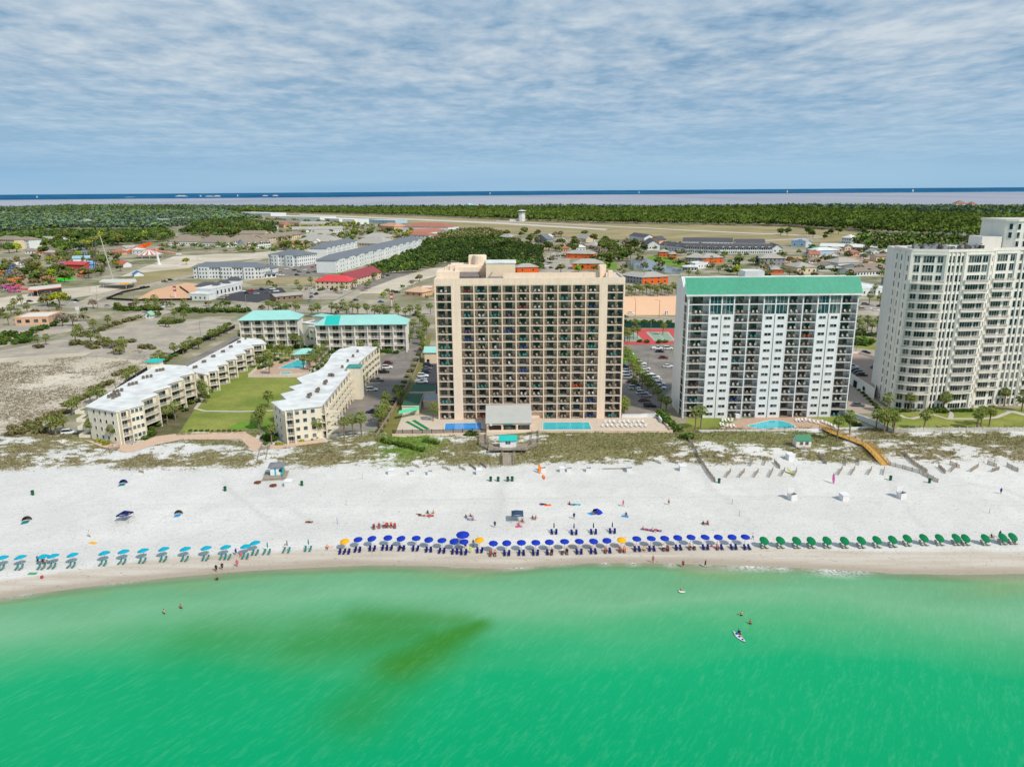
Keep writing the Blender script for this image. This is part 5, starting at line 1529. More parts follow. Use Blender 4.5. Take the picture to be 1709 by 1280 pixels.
bushes('{n} dark scrub bush beside the peach roofed office', [(8, 560, 2.6), (20, 562, 2.6), (34, 566, 2.8), (45, 562, 2.6), (56, 556, 2.5), (66, 552, 2.4), (76, 549, 2.4), (88, 545, 2.2), (14, 570, 2.4), (28, 574, 2.6), (40, 572, 2.6), (0, 566, 2.4), (95, 540, 2), (100, 536, 2), (110, 538, 2), (120, 534, 2), (6, 575, 2.2), (48, 569, 2.4)], 2.4, 'h')
bushes('{n} hedge shrub between resort car park and beige tower', [(632 + 4.8 * i, 722 - 9.2 * i, 1.1) for i in range(15)] + [(702 + 1.2 * i, 592 - 8 * i, 1.2) for i in range(6)], 1.1, 'o')
bushes('{n} hedge shrub beside the right parking lot wall', [(1105 + 5 * i, 697 + 4.6 * i, 1.5) for i in range(6)] + [(1101, 691, 1.4), (1112, 697, 1.5), (1139, 736, 1.3), (1146, 737, 1.4), (1152, 735, 1.2)], 1.4, 'h')
bushes('{n} bush in the verge near the tennis court', [(1068, 571, 1.5), (1079, 572, 1.3), (1100, 573, 1.4), (1110, 572, 1.5), (1042, 540, 2), (1052, 541, 2), (1065, 541, 2), (1078, 541, 2), (1090, 541, 2), (1102, 541, 2), (1116, 541, 2)], 1.5)
bushes('{n} hedge shrub by the white tower lawn corner', [(1409, 700, 1), (1414, 703, 1), (1420, 706, 1), (1426, 709, 1), (1432, 712, 1)], 1)
bushes('{n} hedge shrub at the foot of the cream tower', [(1500 + 6 * i, 687.5 - .2 * i, .95) for i in range(6)] + [(1555 + 5 * i, 688, 1.3) for i in range(5)] + [(1590 + 6 * i, 687, .9) for i in range(6)] + [(1434 + 5 * i, 652 + 5 * i, .8) for i in range(10)], 1)
bushes('{n} leafy tree clump seen between the white and cream towers', [(1430, 575, 3), (1440, 576, 3.2), (1450, 575, 3), (1428, 560, 2), (1440, 560, 2), (1452, 561, 2), (1464, 562, 2)], 2.5)
bushes('{n} green dune bush on the sand before the resort', [(640 + 8 * i, 741 + (i * 19 % 17), 1.0) for i in range(12)] + [(780, 728, 1.2), (790, 727, 1.3), (784, 723, 1.1)], 1, 'h')
rng = np.random.default_rng(5)
N = 60000
gx = rng.uniform(-205, 205, N); gy = rng.uniform(199, 239, N)
c_, g = cover_at(gx, gy)
k = rng.random(N) < c_ ** 1.6 * .5
for q in LOTS: k &= ~inpoly(gx, gy, q)
gx, gy, g = gx[k], gy[k], g[k]
gz = zb(gx, gy)
n = len(gx); nbld = 4
ang = rng.random((n, nbld)) * 2 * PI; hgt = (.35 + .45 * rng.random((n, nbld))); lean = .15 + .35 * rng.random((n, nbld))
bx_ = gx[:, None] + rng.normal(size=(n, nbld)) * .18; by_ = gy[:, None] + rng.normal(size=(n, nbld)) * .18; bz_ = gz[:, None] - .05 + 0 * bx_
wx, wy = -np.sin(ang) * .07, np.cos(ang) * .07
A0 = np.stack([bx_ - wx, by_ - wy, bz_], -1); A1 = np.stack([bx_ + wx, by_ + wy, bz_], -1)
A2 = np.stack([bx_ + np.cos(ang) * lean, by_ + np.sin(ang) * lean, bz_ + hgt], -1)
V = np.stack([A0, A1, A2], 2).reshape(-1, 3)
sh = np.repeat((.6 + .8 * rng.random((n, nbld))).ravel(), 3)
F = np.arange(len(V)).reshape(-1, 3)
gi = np.repeat(g > .55, nbld)
grass_m = [mat('dune_grass_brown', (162, 144, 108), .9, .25, .2, attr='shade', tint=(128, 124, 76), trans=.2), mat('dune_vine_green', (122, 158, 48), .8, .25, .3, attr='shade', trans=.25)]
tag(link('dune_grass', npmesh('dune_grass', V, F, grass_m, sh, mi=gi.astype(int))), 'brown-green grass tufts covering the dunes between beach and towers', 'grass', kind='stuff')
N = 9000
poly = PL([(-40, 640), (0, 606), (150, 594), (235, 584), (250, 602), (225, 640), (180, 665), (110, 690), (30, 725), (-60, 745)])
pa = np.array(poly)
gx = rng.uniform(pa[:, 0].min(), pa[:, 0].max(), N * 4); gy = rng.uniform(pa[:, 1].min(), pa[:, 1].max(), N * 4)
k = inpoly(gx, gy, poly) & (rng.random(N * 4) < np.clip((fbm(gx, gy, .07, 77, 4) - .38) * 3.5, .03, .9))
gx, gy = gx[k], gy[k]; n = len(gx); nbld = 5
ang = rng.random((n, nbld)) * 2 * PI; hgt = .15 + .35 * rng.random((n, nbld)); lean = .1 + .4 * rng.random((n, nbld))
bx_ = gx[:, None] + rng.normal(size=(n, nbld)) * .3; by_ = gy[:, None] + rng.normal(size=(n, nbld)) * .3
wx, wy = -np.sin(ang) * .09, np.cos(ang) * .09; zz = 0 * bx_
V = np.stack([np.stack([bx_ - wx, by_ - wy, zz], -1), np.stack([bx_ + wx, by_ + wy, zz], -1), np.stack([bx_ + np.cos(ang) * lean, by_ + np.sin(ang) * lean, zz + hgt], -1)], 2).reshape(-1, 3)
tag(link('field_weeds', npmesh('field_weeds', V, np.arange(len(V)).reshape(-1, 3), mat('weed_brown', (134, 124, 100), .9, .25, .2, attr='shade'), np.repeat((.6 + .7 * rng.random((n, nbld))).ravel(), 3))),
	'dry low weeds dotting the fenced white sand lot', 'weeds', kind='stuff')
# ------------------------------------------------------------------ beach furniture
def fab(name, rgb): return mat(name, rgb, .75, .05, 1.5, spec=.2)
f_teal, f_blue, f_yel, f_grn = fab('canvas_cyan', (10, 170, 196)), fab('canvas_royal_blue', (22, 54, 178)), fab('canvas_yellow', (250, 178, 26)), fab('canvas_green', (0, 122, 74))
f_tealc, f_navy, f_grnc, f_white, f_red = fab('sling_teal', (14, 128, 136)), fab('sling_navy', (20, 28, 104)), fab('sling_green', (0, 108, 66)), fab('fabric_white', (226, 224, 220)), fab('fabric_red', (196, 66, 60))
pole_m = mat('pole_wood', (196, 178, 150), .7, .1, 2)
FC = {'t': fab('plastic_turquoise', (70, 170, 168)), 'b': fab('plastic_blue', (60, 96, 176)), 'w': fab('plastic_white', (236, 234, 230)), 'o': fab('plastic_orange', (232, 98, 30)), 'r': fab('plastic_red', (180, 74, 66)),
	'g': fab('plastic_green', (90, 168, 120)), 'p': fab('plastic_purple', (140, 90, 160)), 'm': fab('plastic_brown', (122, 80, 62)), 'e': fab('plastic_beige', (198, 182, 160)), 's': fab('plastic_grey', (128, 122, 118))}
def canopy_mesh(r, rise, n=8, tilt_valance=.12):
	m = MB(); k = 16
	prof = []
	vs, fs = [(0, 0, rise)], []
	for j, (f, z) in enumerate(((.35, .84), (.7, .45), (1.0, 0), (1.0, -tilt_valance / rise))):
		for i in range(k):
			a = 2 * PI * i / k
			s_ = 1.0 if i % 2 == 0 else (.955 if f > .5 else .985)
			vs.append((r * f * s_ * math.cos(a), r * f * s_ * math.sin(a), rise * z - (0.0 if i % 2 else .03 * f)))
	for i in range(k): fs.append((0, 1 + i, 1 + (i + 1) % k))
	for j in range(3):
		for i in range(k):
			a, b = 1 + j * k + i, 1 + j * k + (i + 1) % k; fs.append((a, a + k, b + k, b))
	m.add(vs, fs)
	m.lathe([(.05, rise - .02), (.05, rise + .1), (0, rise + .16)], 6)
	return m
def make_umbrella(r, rise, cm, h=2.1):
	root = thing('beach_umbrella', 'x', 'beach umbrella')
	m = MB(); m.tube((0, 0, -.3), (0, 0, h + rise - .05), .035, n=6); m.build('pole', pole_m, root)
	c = canopy_mesh(r, rise).build('canopy', cm, root, loc=(0, 0, h))
	m = MB()
	for i in range(8):
		a = 2 * PI * i / 8; m.tube((0, 0, -.25), (r * .62 * math.cos(a), r * .62 * math.sin(a), rise * .40), .014, n=4, cap=False)
	m.lathe([(.05, -.3), (.06, -.2), (.05, -.15)], 6); m.build('rib', pole_m, root, loc=(0, 0, h))
	return root
def make_closed(cm):
	root = thing('beach_umbrella', 'x', 'beach umbrella')
	m = MB(); m.tube((0, 0, -.3), (0, 0, 2.5), .035, n=6); m.build('pole', pole_m, root)
	m = MB(); m.lathe([(.05, 2.45), (.11, 2.2), (.14, 1.6), (.16, 1.25), (.10, 1.2)], 8); m.build('canopy', cm, root)
	return root
def make_lounger(sling, frame):
	"""beach lounge chair: low seat, raised back toward the dunes, footrest toward the sea (-y)"""
	root = thing('beach_chair', 'x', 'beach chair')
	m = MB(); m.add([(-.3, -.95, .30), (.3, -.95, .30), (.3, .25, .36), (-.3, .25, .36), (-.3, -.95, .25), (.3, -.95, .25), (.3, .25, .31), (-.3, .25, .31)], [(0, 1, 2, 3), (7, 6, 5, 4), (0, 4, 5, 1), (1, 5, 6, 2), (3, 2, 6, 7), (0, 3, 7, 4)]); m.build('seat', sling, root)
	m = MB(); m.add([(-.3, .25, .36), (.3, .25, .36), (.3, .78, 1.0), (-.3, .78, 1.0), (-.3, .30, .31), (.3, .30, .31), (.3, .83, .96), (-.3, .83, .96)], [(0, 1, 2, 3), (7, 6, 5, 4), (0, 4, 5, 1), (1, 5, 6, 2), (3, 2, 6, 7), (0, 3, 7, 4)]); m.build('backrest', sling, root)
	m = MB()
	for s_ in (-.33, .33):
		m.tube((s_, -.98, .30), (s_, .27, .34), .03, n=5); m.tube((s_, .24, .34), (s_, .84, 1.02), .03, n=5); m.tube((s_, -.3, .58), (s_, .45, .60), .035, n=5); m.tube((s_, -.3, .58), (s_, -.3, .32), .025, n=5)
	m.build('frame', frame, root)
	for x in (-.33, .33):
		for y in (-.85, .35):
			q = MB(); q.tube((0, 0, -.1), (0, 0, .33), .03, n=5); q.build('leg', frame, root, loc=(x, y, 0))
	return root
um_t, um_b, um_y, um_B = make_umbrella(1.22, .42, f_teal), make_umbrella(1.05, .40, f_blue), make_umbrella(1.08, .40, f_yel), make_umbrella(1.55, .55, f_blue, 2.6)
cl_t, cl_n = make_closed(f_tealc), make_closed(f_navy)
ch_t, ch_n = make_lounger(f_tealc, pole_m), make_lounger(f_navy, f_navy)
ch_g = make_lounger(f_grnc, pole_m)
m = MB(); m.box(-.24, -.8, .375, .24, .2, .42); m.add([(-.22, .27, .42), (.22, .27, .42), (.22, .70, .96), (-.22, .70, .96)], [(0, 1, 2, 3)]); m.build('cushion', f_white, ch_g)
um_g = make_umbrella(1.12, .55, f_grn, 1.95)
templates = [um_t, um_b, um_y, um_B, cl_t, cl_n, ch_t, ch_n, ch_g, um_g]
for q in templates: q.location = (0, -4000, 0)
def ground(px, py, z=0.0):
	p = P(px, py, z); p.z = zbp(p); return p
def set_umb(root, px, py, zc, label, group, rz=0, tilt=None):
	p = P(px, py, zc); p.z = zbp(p)
	o = dup(root, p, rz, None, label, group)
	if tilt: o.rotation_euler = (tilt[0], tilt[1], rz)
	return p, o
CHP = {}
def set_chairs(root, p, n, word, word2, sp=.95, dy=-1.35, group=None, rz0=0, key=None):
	side = {2: ('left', 'right'), 3: ('left', 'middle', 'right'), 1: ('single',)}[n]
	for i in range(n):
		q = Vector((p.x + (i - (n - 1) / 2) * sp, p.y + dy, 0)); q.z = zbp(q)
		CHP[(key, i)] = q
		dup(root, q, rz0 + ((i * 37 + int(p.x)) % 5 - 2) * .06, (.74, .84, .88), f'{side[i]} {word} {word2}', group)
TE = [(3.8, 930, 2), (35, 929, 2), (71.7, 927.7, 2), (89.8, 926.5, 2), (122, 925, 2), (174.4, 921.4, 2), (206.3, 919, 2), (239.6, 917, 2), (274.3, 914.7, 2), (310, 914, 2), (344.7, 912.6, 2), (377.5, 911, 3), (411, 909.6, 2), (427, 904, 2)]
for i, (a, b, n) in enumerate(TE):
	rr = random.Random(i)
	p, o = set_umb(um_t, a, b, 2.25, f'cyan beach umbrella, {nth(i)} from the left end of the row', 'cyan umbrellas at the left of the beach', 0, (R(-6), R(-7 + rr.uniform(-3, 3))))
	set_chairs(ch_t, p, n, 'teal beach chair under', f'the {nth(i)} cyan umbrella from left', .95, -1.15, 'teal beach chairs')
for i, (a, b) in enumerate([(446, 909), (478.8, 906), (514.5, 904)]):
	p, o = set_umb(cl_t, a, b, 1.6, f'folded teal umbrella, {nth(i)} from the cyan umbrellas', 'folded teal umbrellas')
	set_chairs(ch_t, p, 2, 'teal beach chair by', f'the {nth(i)} folded teal umbrella', 1.1, -.7, 'teal beach chairs')
BL = [(577, 899.8, 'y', 3), (598.8, 897, 'b', 2), (623, 895, 'b', 2), (647.6, 894, 'b', 3), (671.5, 894.8, 'b', 2), (694.6, 895, 'b', 2), (716.5, 896.8, 'b', 2), (738.4, 898.5, 'b', 2), (759.8, 899.8, 'b', 2), (774.4, 900.8, 'b', 2),
	(800.9, 898, 'y', 2), (822.7, 903, 'b', 2), (845.8, 902.3, 'b', 2), (870, 901.8, 'b', 2), (893.4, 901.5, 'b', 2), (916.7, 900.8, 'b', 2), (941.7, 900, 'b', 2), (965.6, 899.6, 'b', 2), (989, 899, 'b', 2), (1013, 898, 'b', 2),
	(1037, 897, 'y', 2), (1061.7, 895.5, 'b', 2), (1086, 895, 'b', 2), (1108.5, 894.8, 'b', 2), (1130, 893.5, 'b', 2), (1152.5, 893, 'b', 2), (1175, 893, 'b', 2), (1198, 893, 'b', 2), (1221.5, 892.8, 'b', 2), (1243.3, 893, 'b', 2)]
seg, cnt, yname = 'left', 0, ['left', 'middle', 'right']
yi = -1
for i, (a, b, k, n) in enumerate(BL):
	rr = random.Random(i + 50)
	if k == 'y':
		yi += 1; cnt = 0
		lab = f'yellow beach umbrella, {yname[yi]} one of the three in the blue row'
		uw_ = f'the {yname[yi]} yellow umbrella'
	else:
		lab = f'royal blue beach umbrella, {nth(cnt)} right of the {yname[yi]} yellow umbrella'
		uw_ = f'{nth(cnt)} blue umbrella right of {yname[yi]} yellow one'; cnt += 1
	p, o = set_umb(um_y if k == 'y' else um_b, a, b, 2.2, lab, 'umbrellas of the blue rental row', 0, (R(8 + rr.uniform(-2, 3)), R(rr.uniform(-9, 1) if i < 11 else rr.uniform(-2, 6))))
	set_chairs(ch_n, p, n, 'navy beach chair before', uw_, 1.0, -1.9, 'navy beach chairs', 0, i)
p, o = set_umb(um_B, 772.4, 889, 2.8, 'largest royal blue umbrella, standing behind the blue row beside the middle yellow one', 'umbrellas of the blue rental row', 0, (R(6), 0))
for i, (a, b) in enumerate([(924.6, 877), (958, 878), (990.5, 877), (1022, 876)]):
	p, o = set_umb(cl_n, a, b, 1.7, f'folded navy umbrella, {nth(i)} from left behind the blue row', 'folded navy umbrellas')
	set_chairs(ch_n, p, 2, 'navy beach chair by', f'the {nth(i)} folded navy umbrella from left', 1.05, -.6, 'navy beach chairs')
GR = [(1270.6, 894.7), (1297.7, 894.7), (1324.5, 894.7), (1348.6, 894.7), (1375, 894.7), (1404, 895), (1432, 895), (1458, 894.4), (1484, 893.8), (1508.5, 892), (1536, 891.4), (1562, 890.8), (1590, 890.8), (1605, 890.8), (1638, 890.8), (1667, 889.6), (1683.6, 889)]
for i, (a, b) in enumerate(GR):
	rr = random.Random(i + 90)
	p, o = set_umb(um_g, a, b, 2.1, f'green clamshell beach umbrella, {nth(i)} from the last blue umbrella', 'green umbrellas at the right of the beach', 0, (R(30 + rr.uniform(-3, 3)), R(14)))
	q = p + Vector((.35, .15, 0))
	set_chairs(ch_g, q, 2, 'green chair with white cushion under', f'{nth(i)} green umbrella', .95, -1.2, 'green beach chairs', R(12))
for q in templates: drop(q)
m = MB()
m.box(-.26, -.24, .36, .26, .26, .42); m.add([(-.26, .22, .42), (.26, .22, .42), (.26, .38, .98), (-.26, .38, .98), (-.26, .26, .42), (.26, .26, .42), (.26, .42, .98), (-.26, .42, .98)], [(0, 1, 2, 3), (7, 6, 5, 4), (3, 2, 6, 7), (0, 3, 7, 4), (1, 5, 6, 2)])
for x in (-.26, .22):
	for y in (-.24, .22): m.box(x, y, 0, x + .05, y + .05, .37)
for x in (-.30, .25): m.box(x, -.22, .56, x + .06, .26, .61); m.box(x, -.22, .4, x + .05, -.16, .56)
bal_chair = m.mesh('balcony_chair', [FC['e']])
rest = MB(); rest_m = []
order = sorted(range(len(chairs_todo)), key=lambda i: -(chairs_todo[i][2] in 'tborgpw') * 1000 - chairs_todo[i][0].z)
for n_, i in enumerate(order):
	p, rz, key, lab = chairs_todo[i]
	if n_ < 300:
		o = link('balcony_chair', bal_chair, None, p, rz, 1.12); recolor(o, FC[key]); tag(o, lab, 'balcony chair', lab)
	else:
		rest.M = Matrix.Translation(p) @ Matrix.Rotation(rz, 4, 'Z') @ Matrix.Scale(1.12, 4)
		if key not in rest_m: rest_m.append(key)
		rest.add([tuple(v.co) for v in bal_chair.vertices], [tuple(f.vertices) for f in bal_chair.polygons], rest_m.index(key))
rest.M = None
if rest.v: tag(rest.build('balcony_chair', [FC[k] for k in rest_m]), 'remaining pale chairs on the lower tower balconies', 'balcony chair', kind='stuff')
# ------------------------------------------------------------------ huts, boardwalks, boxes
def hut(name, label, px, py, w, d, h, wallm, roofm, rz=0, roof='hip', rh=.9, base=.0, doorm=None, cat='hut', over=.35):
	p = ground(px, py); t_ = thing(name, label, cat, p, rz)
	m = MB(); m.box(-w / 2, 0, base, w / 2, d, base + h); m.build('wall', wallm, t_)
	m = MB()
	if roof == 'hip': m.hip(-w / 2, 0, w / 2, d, base + h + .02, rh, over=over)
	elif roof == 'gable': m.gable(-w / 2, 0, w / 2, d, base + h, rh, over=over, mw=1)
	else: m.box(-w / 2 - over, -over, base + h, w / 2 + over, d + over, base + h + .2)
	m.build('roof', [roofm, wallm], t_)
	return t_, p
t_, p = hut('beach_hut', 'turquoise beach service hut with white doors and grey hip roof on small deck', 462, 796, 3.4, 3.4, 2.6, mat('paint_turquoise', (52, 190, 196), .7, .06, .6), mat('roof_slate', (132, 132, 138), .8, .08, .6), .15, 'hip', .6, .5, over=.5)
for x in (-1.1, .5):
	m = MB(); m.box(-.55, -.04, .55, .55, -.01, 2.7); m.build('door', white, t_, loc=(x, 0, 0))
m = MB(); m.box(-.5, -.06, 1.5, .4, -.03, 2.3); m.build('window', glass, t_, loc=(1.2, 0, 0))
m = MB(); m.box(-3.6, -2.0, .25, 2.9, 3.6, .42)
for i in range(5): m.box(-3.6 + i * 1.55, -2.0, -.3, -3.45 + i * 1.55, -1.85, .25)
m.box(-3.9, -2.6, .05, 2.2, -2.05, .2); m.build('deck', wood_g, t_)
m = MB()
for i in range(6): m.box(1.9 + .0, -1.8 + i * .9, .4, 2.0, -1.72 + i * .9, 1.4)
m.box(1.88, -1.85, 1.35, 2.02, 3.0, 1.44); m.box(-3.5, 2.0, .42, -3.4, 2.1, 1.4); m.build('railing', wood_g, t_)
t_, p = hut('beach_hut', 'white beach kiosk with bright turquoise roof on the tower boardwalk', 848, 756, 5.0, 3.2, 2.5, white, roof_tq, 0, 'gable', 1.0, 1.1, over=.3)
m = MB(); m.box(-.75, -.05, 2.2, .75, -.01, 3.1); m.build('window', glass, t_)
m = MB()
for x in (-.02,): m.box(x - .04, -.08, 2.2, x + .04, -.05, 3.1)
m.build('mullion', white, t_)
kio = p.copy()
m = MB()
for i in range(24): m.box(-6 + i * .5, -2.2, .95, -5.53 + i * .5, 3.6, 1.08)
for x in (-6, -2, 2, 5.8):
	for y in (-2.1, 3.4): m.box(x, y, -.6, x + .16, y + .16, .95)
m.build('deck', wood_g, t_)
m = MB()
for x0, x1 in ((-6, -1.8), (1.8, 6)):
	for hh in (1.45, 1.8, 2.05): m.box(x0, -2.25, hh, x1, -2.18, hh + .07)
	for k in range(5): x = x0 + (x1 - x0) * k / 4; m.box(x - .06, -2.3, 1.0, x + .06, -2.16, 2.15)
m.build('railing', wood_g, t_)
t_, p = hut('beach_hut', 'small white hut with grey-green gable roof below the white tower', 1340.5, 752, 4.6, 3.2, 2.2, offw, mat('roof_sage', (76, 140, 108), .7, .06, .5), 0, 'gable', 1.3, .2, over=.15)
for x in (-.75, .95):
	m = MB(); m.box(-.5, -.05, .9, .5, -.01, 1.9); m.build('window', glass, t_, loc=(x, 0, 0))
m = MB(); m.box(-1.9, -1.3, .1, 1.9, -.05, .22); m.build('deck', wood_g, t_)
def walkway(name, label, pts, w, z, m_, rail=1.0, cat='boardwalk', ends=None):
	"""raised plank walk with posts and rails; pts are survey ground points, z list of deck heights"""
	q = [P(a, b, zz) for (a, b), zz in zip(pts, z)]
	t_ = thing(name, label, cat, (q[0].x, q[0].y, 0))
	o = t_.location
	dk, rl, ps = MB(), [MB(), MB()], MB()
	for i in range(len(q) - 1):
		a, b = q[i] - o, q[i + 1] - o
		d = b - a; L = Vector((d.x, d.y)).length; dn = Vector((d.x, d.y, 0)).normalized(); nn = Vector((-dn.y, dn.x, 0)) * w / 2
		n = max(1, int(L / .32))
		for k in range(n):
			u0, u1 = a + d * (k / n), a + d * ((k + .9) / n)
			dk.add([tuple(u0 - nn), tuple(u1 - nn), tuple(u1 + nn), tuple(u0 + nn), tuple(u0 - nn - Vector((0, 0, .1))), tuple(u1 - nn - Vector((0, 0, .1))), tuple(u1 + nn - Vector((0, 0, .1))), tuple(u0 + nn - Vector((0, 0, .1)))],
				[(0, 1, 2, 3), (4, 5, 1, 0), (5, 6, 2, 1), (6, 7, 3, 2), (7, 4, 0, 3)])
		k = max(1, int(L / 1.9))
		for s_, r_ in ((-1, rl[0]), (1, rl[1])):
			for j in range(k + 1):
				c = a + d * (j / k) + nn * s_
				gz = float(zb(c.x + o.x, c.y + o.y)) if c.y + o.y < 236 else 0
				r_.box(c.x - .07, c.y - .07, min(gz - .3, c.z - .3), c.x + .07, c.y + .07, c.z + rail)
			for hh in (rail, rail * .66, rail * .33):
				r_.tube(a + nn * s_ + Vector((0, 0, hh)), b + nn * s_ + Vector((0, 0, hh)), .06, n=4)
	dk.build('deck', m_, t_)
	for r_ in rl: r_.build('railing', m_, t_)
	return t_
walkway('boardwalk', 'yellow new timber boardwalk zigzagging down from the white tower pool', [(1374, 712), (1392, 722), (1422, 733), (1446, 742), (1462, 757), (1478, 776)], 2.6, [1.2, 1.5, 1.6, 1.5, 1.0, .1], wood_y)
walkway('boardwalk', 'grey timber boardwalk from left pool side down to the turquoise roofed kiosk', [(806, 720), (806, 742), (830, 752)], 2.2, [.4, 1.1, 1.1], wood_g)
walkway('boardwalk', 'grey timber boardwalk from right pool side down to the turquoise roofed kiosk', [(893, 720), (893, 742), (866, 752)], 2.2, [.4, 1.1, 1.1], wood_g)
walkway('beach_stairs', 'grey wooden steps below the turquoise roofed kiosk', [(848, 758), (848, 763), (848, 776)], 3.2, [1.1, 1.0, .05], wood_g, cat='stairs')
walkway('beach_stairs', 'grey wooden steps from the promenade corner onto the sand', [(444, 744), (440, 756), (437, 770)], 2.4, [.4, .5, .05], wood_g, cat='stairs')
walkway('beach_stairs', 'short grey steps below the left wing path', [(194, 746), (186, 752), (178, 762)], 2.0, [.5, .4, .05], wood_g, cat='stairs')
bxm = mat('painted_plywood_white', (230, 230, 230), .7, .06, .8)
def box_open(label, px, py, s=1.5, rz=0, lid='closed', fill=None):
	p = ground(px, py); t_ = thing('storage_box', label, 'storage box', p, rz, 'white storage boxes on the sand')
	m = MB(); m.box(-s / 2, -s * .42, -.1, s / 2, -s * .36, s * .8); m.box(-s / 2, s * .36, -.1, s / 2, s * .42, s * .95); m.box(-s / 2, -s * .36, -.1, -s / 2 + .06, s * .36, s * .85); m.box(s / 2 - .06, -s * .36, -.1, s / 2, s * .36, s * .85); m.build('wall', bxm, t_)
	if lid == 'closed':
		m = MB(); m.add([(-s * .54, -s * .46, s * .82), (s * .54, -s * .46, s * .82), (s * .54, s * .46, s * .98), (-s * .54, s * .46, s * .98), (-s * .54, -s * .46, s * .76), (s * .54, -s * .46, s * .76), (s * .54, s * .46, s * .92), (-s * .54, s * .46, s * .92)], [(0, 1, 2, 3), (4, 5, 1, 0), (1, 5, 6, 2), (2, 6, 7, 3), (3, 7, 4, 0)]); m.build('lid', bxm, t_)
	else:
		m = MB(); m.box(-s / 2, s * .42, s * .6, s / 2, s * .47, s * 1.5); m.build('lid', bxm, t_)
		m = MB(); m.box(-s * .43, -s * .35, .1, s * .43, s * .35, s * .62); m.build('contents', fill or dark, t_)
	return t_
box_open('closed white storage box left of the blue filled open one', 653, 791, 1.6)
box_open('open white box holding navy gear, below the green dune patch', 687, 792, 1.4, 0, 'open', f_navy)
box_open('open white box with dark inside, right of the navy filled one', 718, 792, 1.4, 0, 'open')
box_open('closed white box near the kiosk steps at the dune foot', 800, 791, 1.7)
box_open('open dark box beside the orange kayaks', 906, 787, 1.5, .2, 'open')
box_open('closed white box left of open box near the timber post', 938, 787, 1.4)
box_open('open white box just right of the closed one by the kayaks', 950, 787, 1.4, 0, 'open')
box_open('open white box between kayaks and timber post', 982, 787, 1.4, 0, 'open')
box_open('open white box right of the timber post', 1050, 787, 1.5, 0, 'open')
box_open('closed white box left of the sandy beach access path', 1139, 785, 1.8)
box_open('closed white box right of the turquoise beach hut', 482, 811, 1.9)
box_open('open white box with brown lid, leftmost of three before green umbrellas', 1322, 833, 1.9, .35, 'open', mat('box_inside_brown', (96, 58, 40), .9, .1, 1))
box_open('closed white box between the two brown lidded boxes', 1408, 834, 1.9, .3)
box_open('open white box with brown lid, rightmost of three before green umbrellas', 1504, 831, 1.9, .35, 'open', mat('box_inside_brown', (96, 58, 40)))
box_open('white box with black slot below the small white hut', 1318, 767, 2.0, .3)
def make_bin():
	r_ = thing('trash_bin', 'x', 'trash bin')
	m = MB(); m.lathe([(.30, -.1), (.34, .95), (.36, .97), (.36, 1.02)], 10); m.build('body', mat('bin_green', (22, 96, 60), .6, .08, 1), r_)
	m = MB(); m.lathe([(.37, 1.0), (.34, 1.12), (.1, 1.18), (0, 1.18)], 10); m.build('lid', mat('bin_lid', (18, 66, 46), .6, .08, 1), r_)
	return r_
b0 = make_bin()
BINS = [((55, 826), 'left of the cyan rental tents, alone on the sand'), ((376, 819), 'right of the sandy dune below the promenade'), ((504, 810), 'just right of the turquoise beach hut'), ((819, 803), 'leftmost of the four below the kiosk'), ((831.5, 803), 'second from left of the four below the kiosk'), ((847.5, 803), 'third from left of the four below the kiosk'), ((855, 803), 'rightmost of the four below the kiosk'),
		((1200, 806), 'at the end of the sand fence path'), ((1486, 801), 'below the yellow boardwalk'), ((1551, 806), 'beside the end of the long sand fence')]
for (a, b), w_ in BINS: dup(b0, ground(a, b), 0, 1.15, 'green trash bin ' + w_, 'green trash bins on the beach')
drop(b0)
fpm = MB(); fpm.box(-.06, -.06, -.4, .06, .06, 1.35); fpost = fpm.mesh('post', wood_g)
def sand_fence(label, pts, h=1.15, group='slatted sand fences'):
	q = [ground(a, b) for a, b in pts]; o = q[0]
	t_ = thing('sand_fence', label, 'fence', o, 0, group)
	m = MB()
	for i in range(len(q) - 1):
		a, b = q[i] - o, q[i + 1] - o; d = b - a; L = d.length; n = max(2, int(L / .16))
		for k in range(n):
			c = a + d * (k / n); c.z = float(zb(c.x + o.x, c.y + o.y)) - o.z; m.box(c.x - .03, c.y - .03, c.z - .15, c.x + .03, c.y + .03, c.z + h * (.9 + .15 * ((k * 37) % 7) / 7))
		for k in range(int(L / 2) + 1):
			c = a + d * min(1, k * 2 / L); link('post', fpost, t_, (c.x, c.y, c.z), 0, (1, 1, (h + .2) / 1.35))
		for hh in (.3, .8): m.tube(a + Vector((0, 0, h * hh)), b + Vector((0, 0, h * hh)), .02, n=4)
	m.build('slat_panel', wood_g, t_)
sand_fence('long grey slat fence along the right side of the sandy access path', [(1146, 735), (1158, 752), (1170, 772), (1182, 790), (1194, 806)], 1.2)
FEN = [((1212, 797), (1220, 787)), ((1234, 797), (1243, 787)), ((1259, 797), (1266, 787)), ((1284, 797), (1290, 785)), ((1304, 795), (1310, 785)), ((1325, 796), (1330, 786)), ((1399, 793), (1406, 783)), ((1420, 793), (1427, 783)), ((1449, 793), (1455, 783)), ((1474, 793), (1476, 783)),
	((1252, 778), (1257, 769)), ((1275, 777), (1279, 768)), ((1292, 772), (1302, 783)), ((1366, 762), (1380, 775)), ((1411, 777), (1413, 766)), ((1433, 777), (1435, 766)),
	((1566, 780), (1578, 791)), ((1587, 788), (1597, 778)), ((1620, 788), (1633, 779)), ((1655, 788), (1668, 784)), ((1680, 778), (1700, 788)), ((1585, 775), (1602, 782)), ((1648, 774), (1664, 780))]
for i, q in enumerate(FEN): sand_fence(f'short grey slat fence panel, {nth(i)} on the sand right of the access path', q)
sand_fence('double slat fence running down from the yellow boardwalk foot', [(1482, 776), (1510, 783), (1540, 792), (1566, 806)])
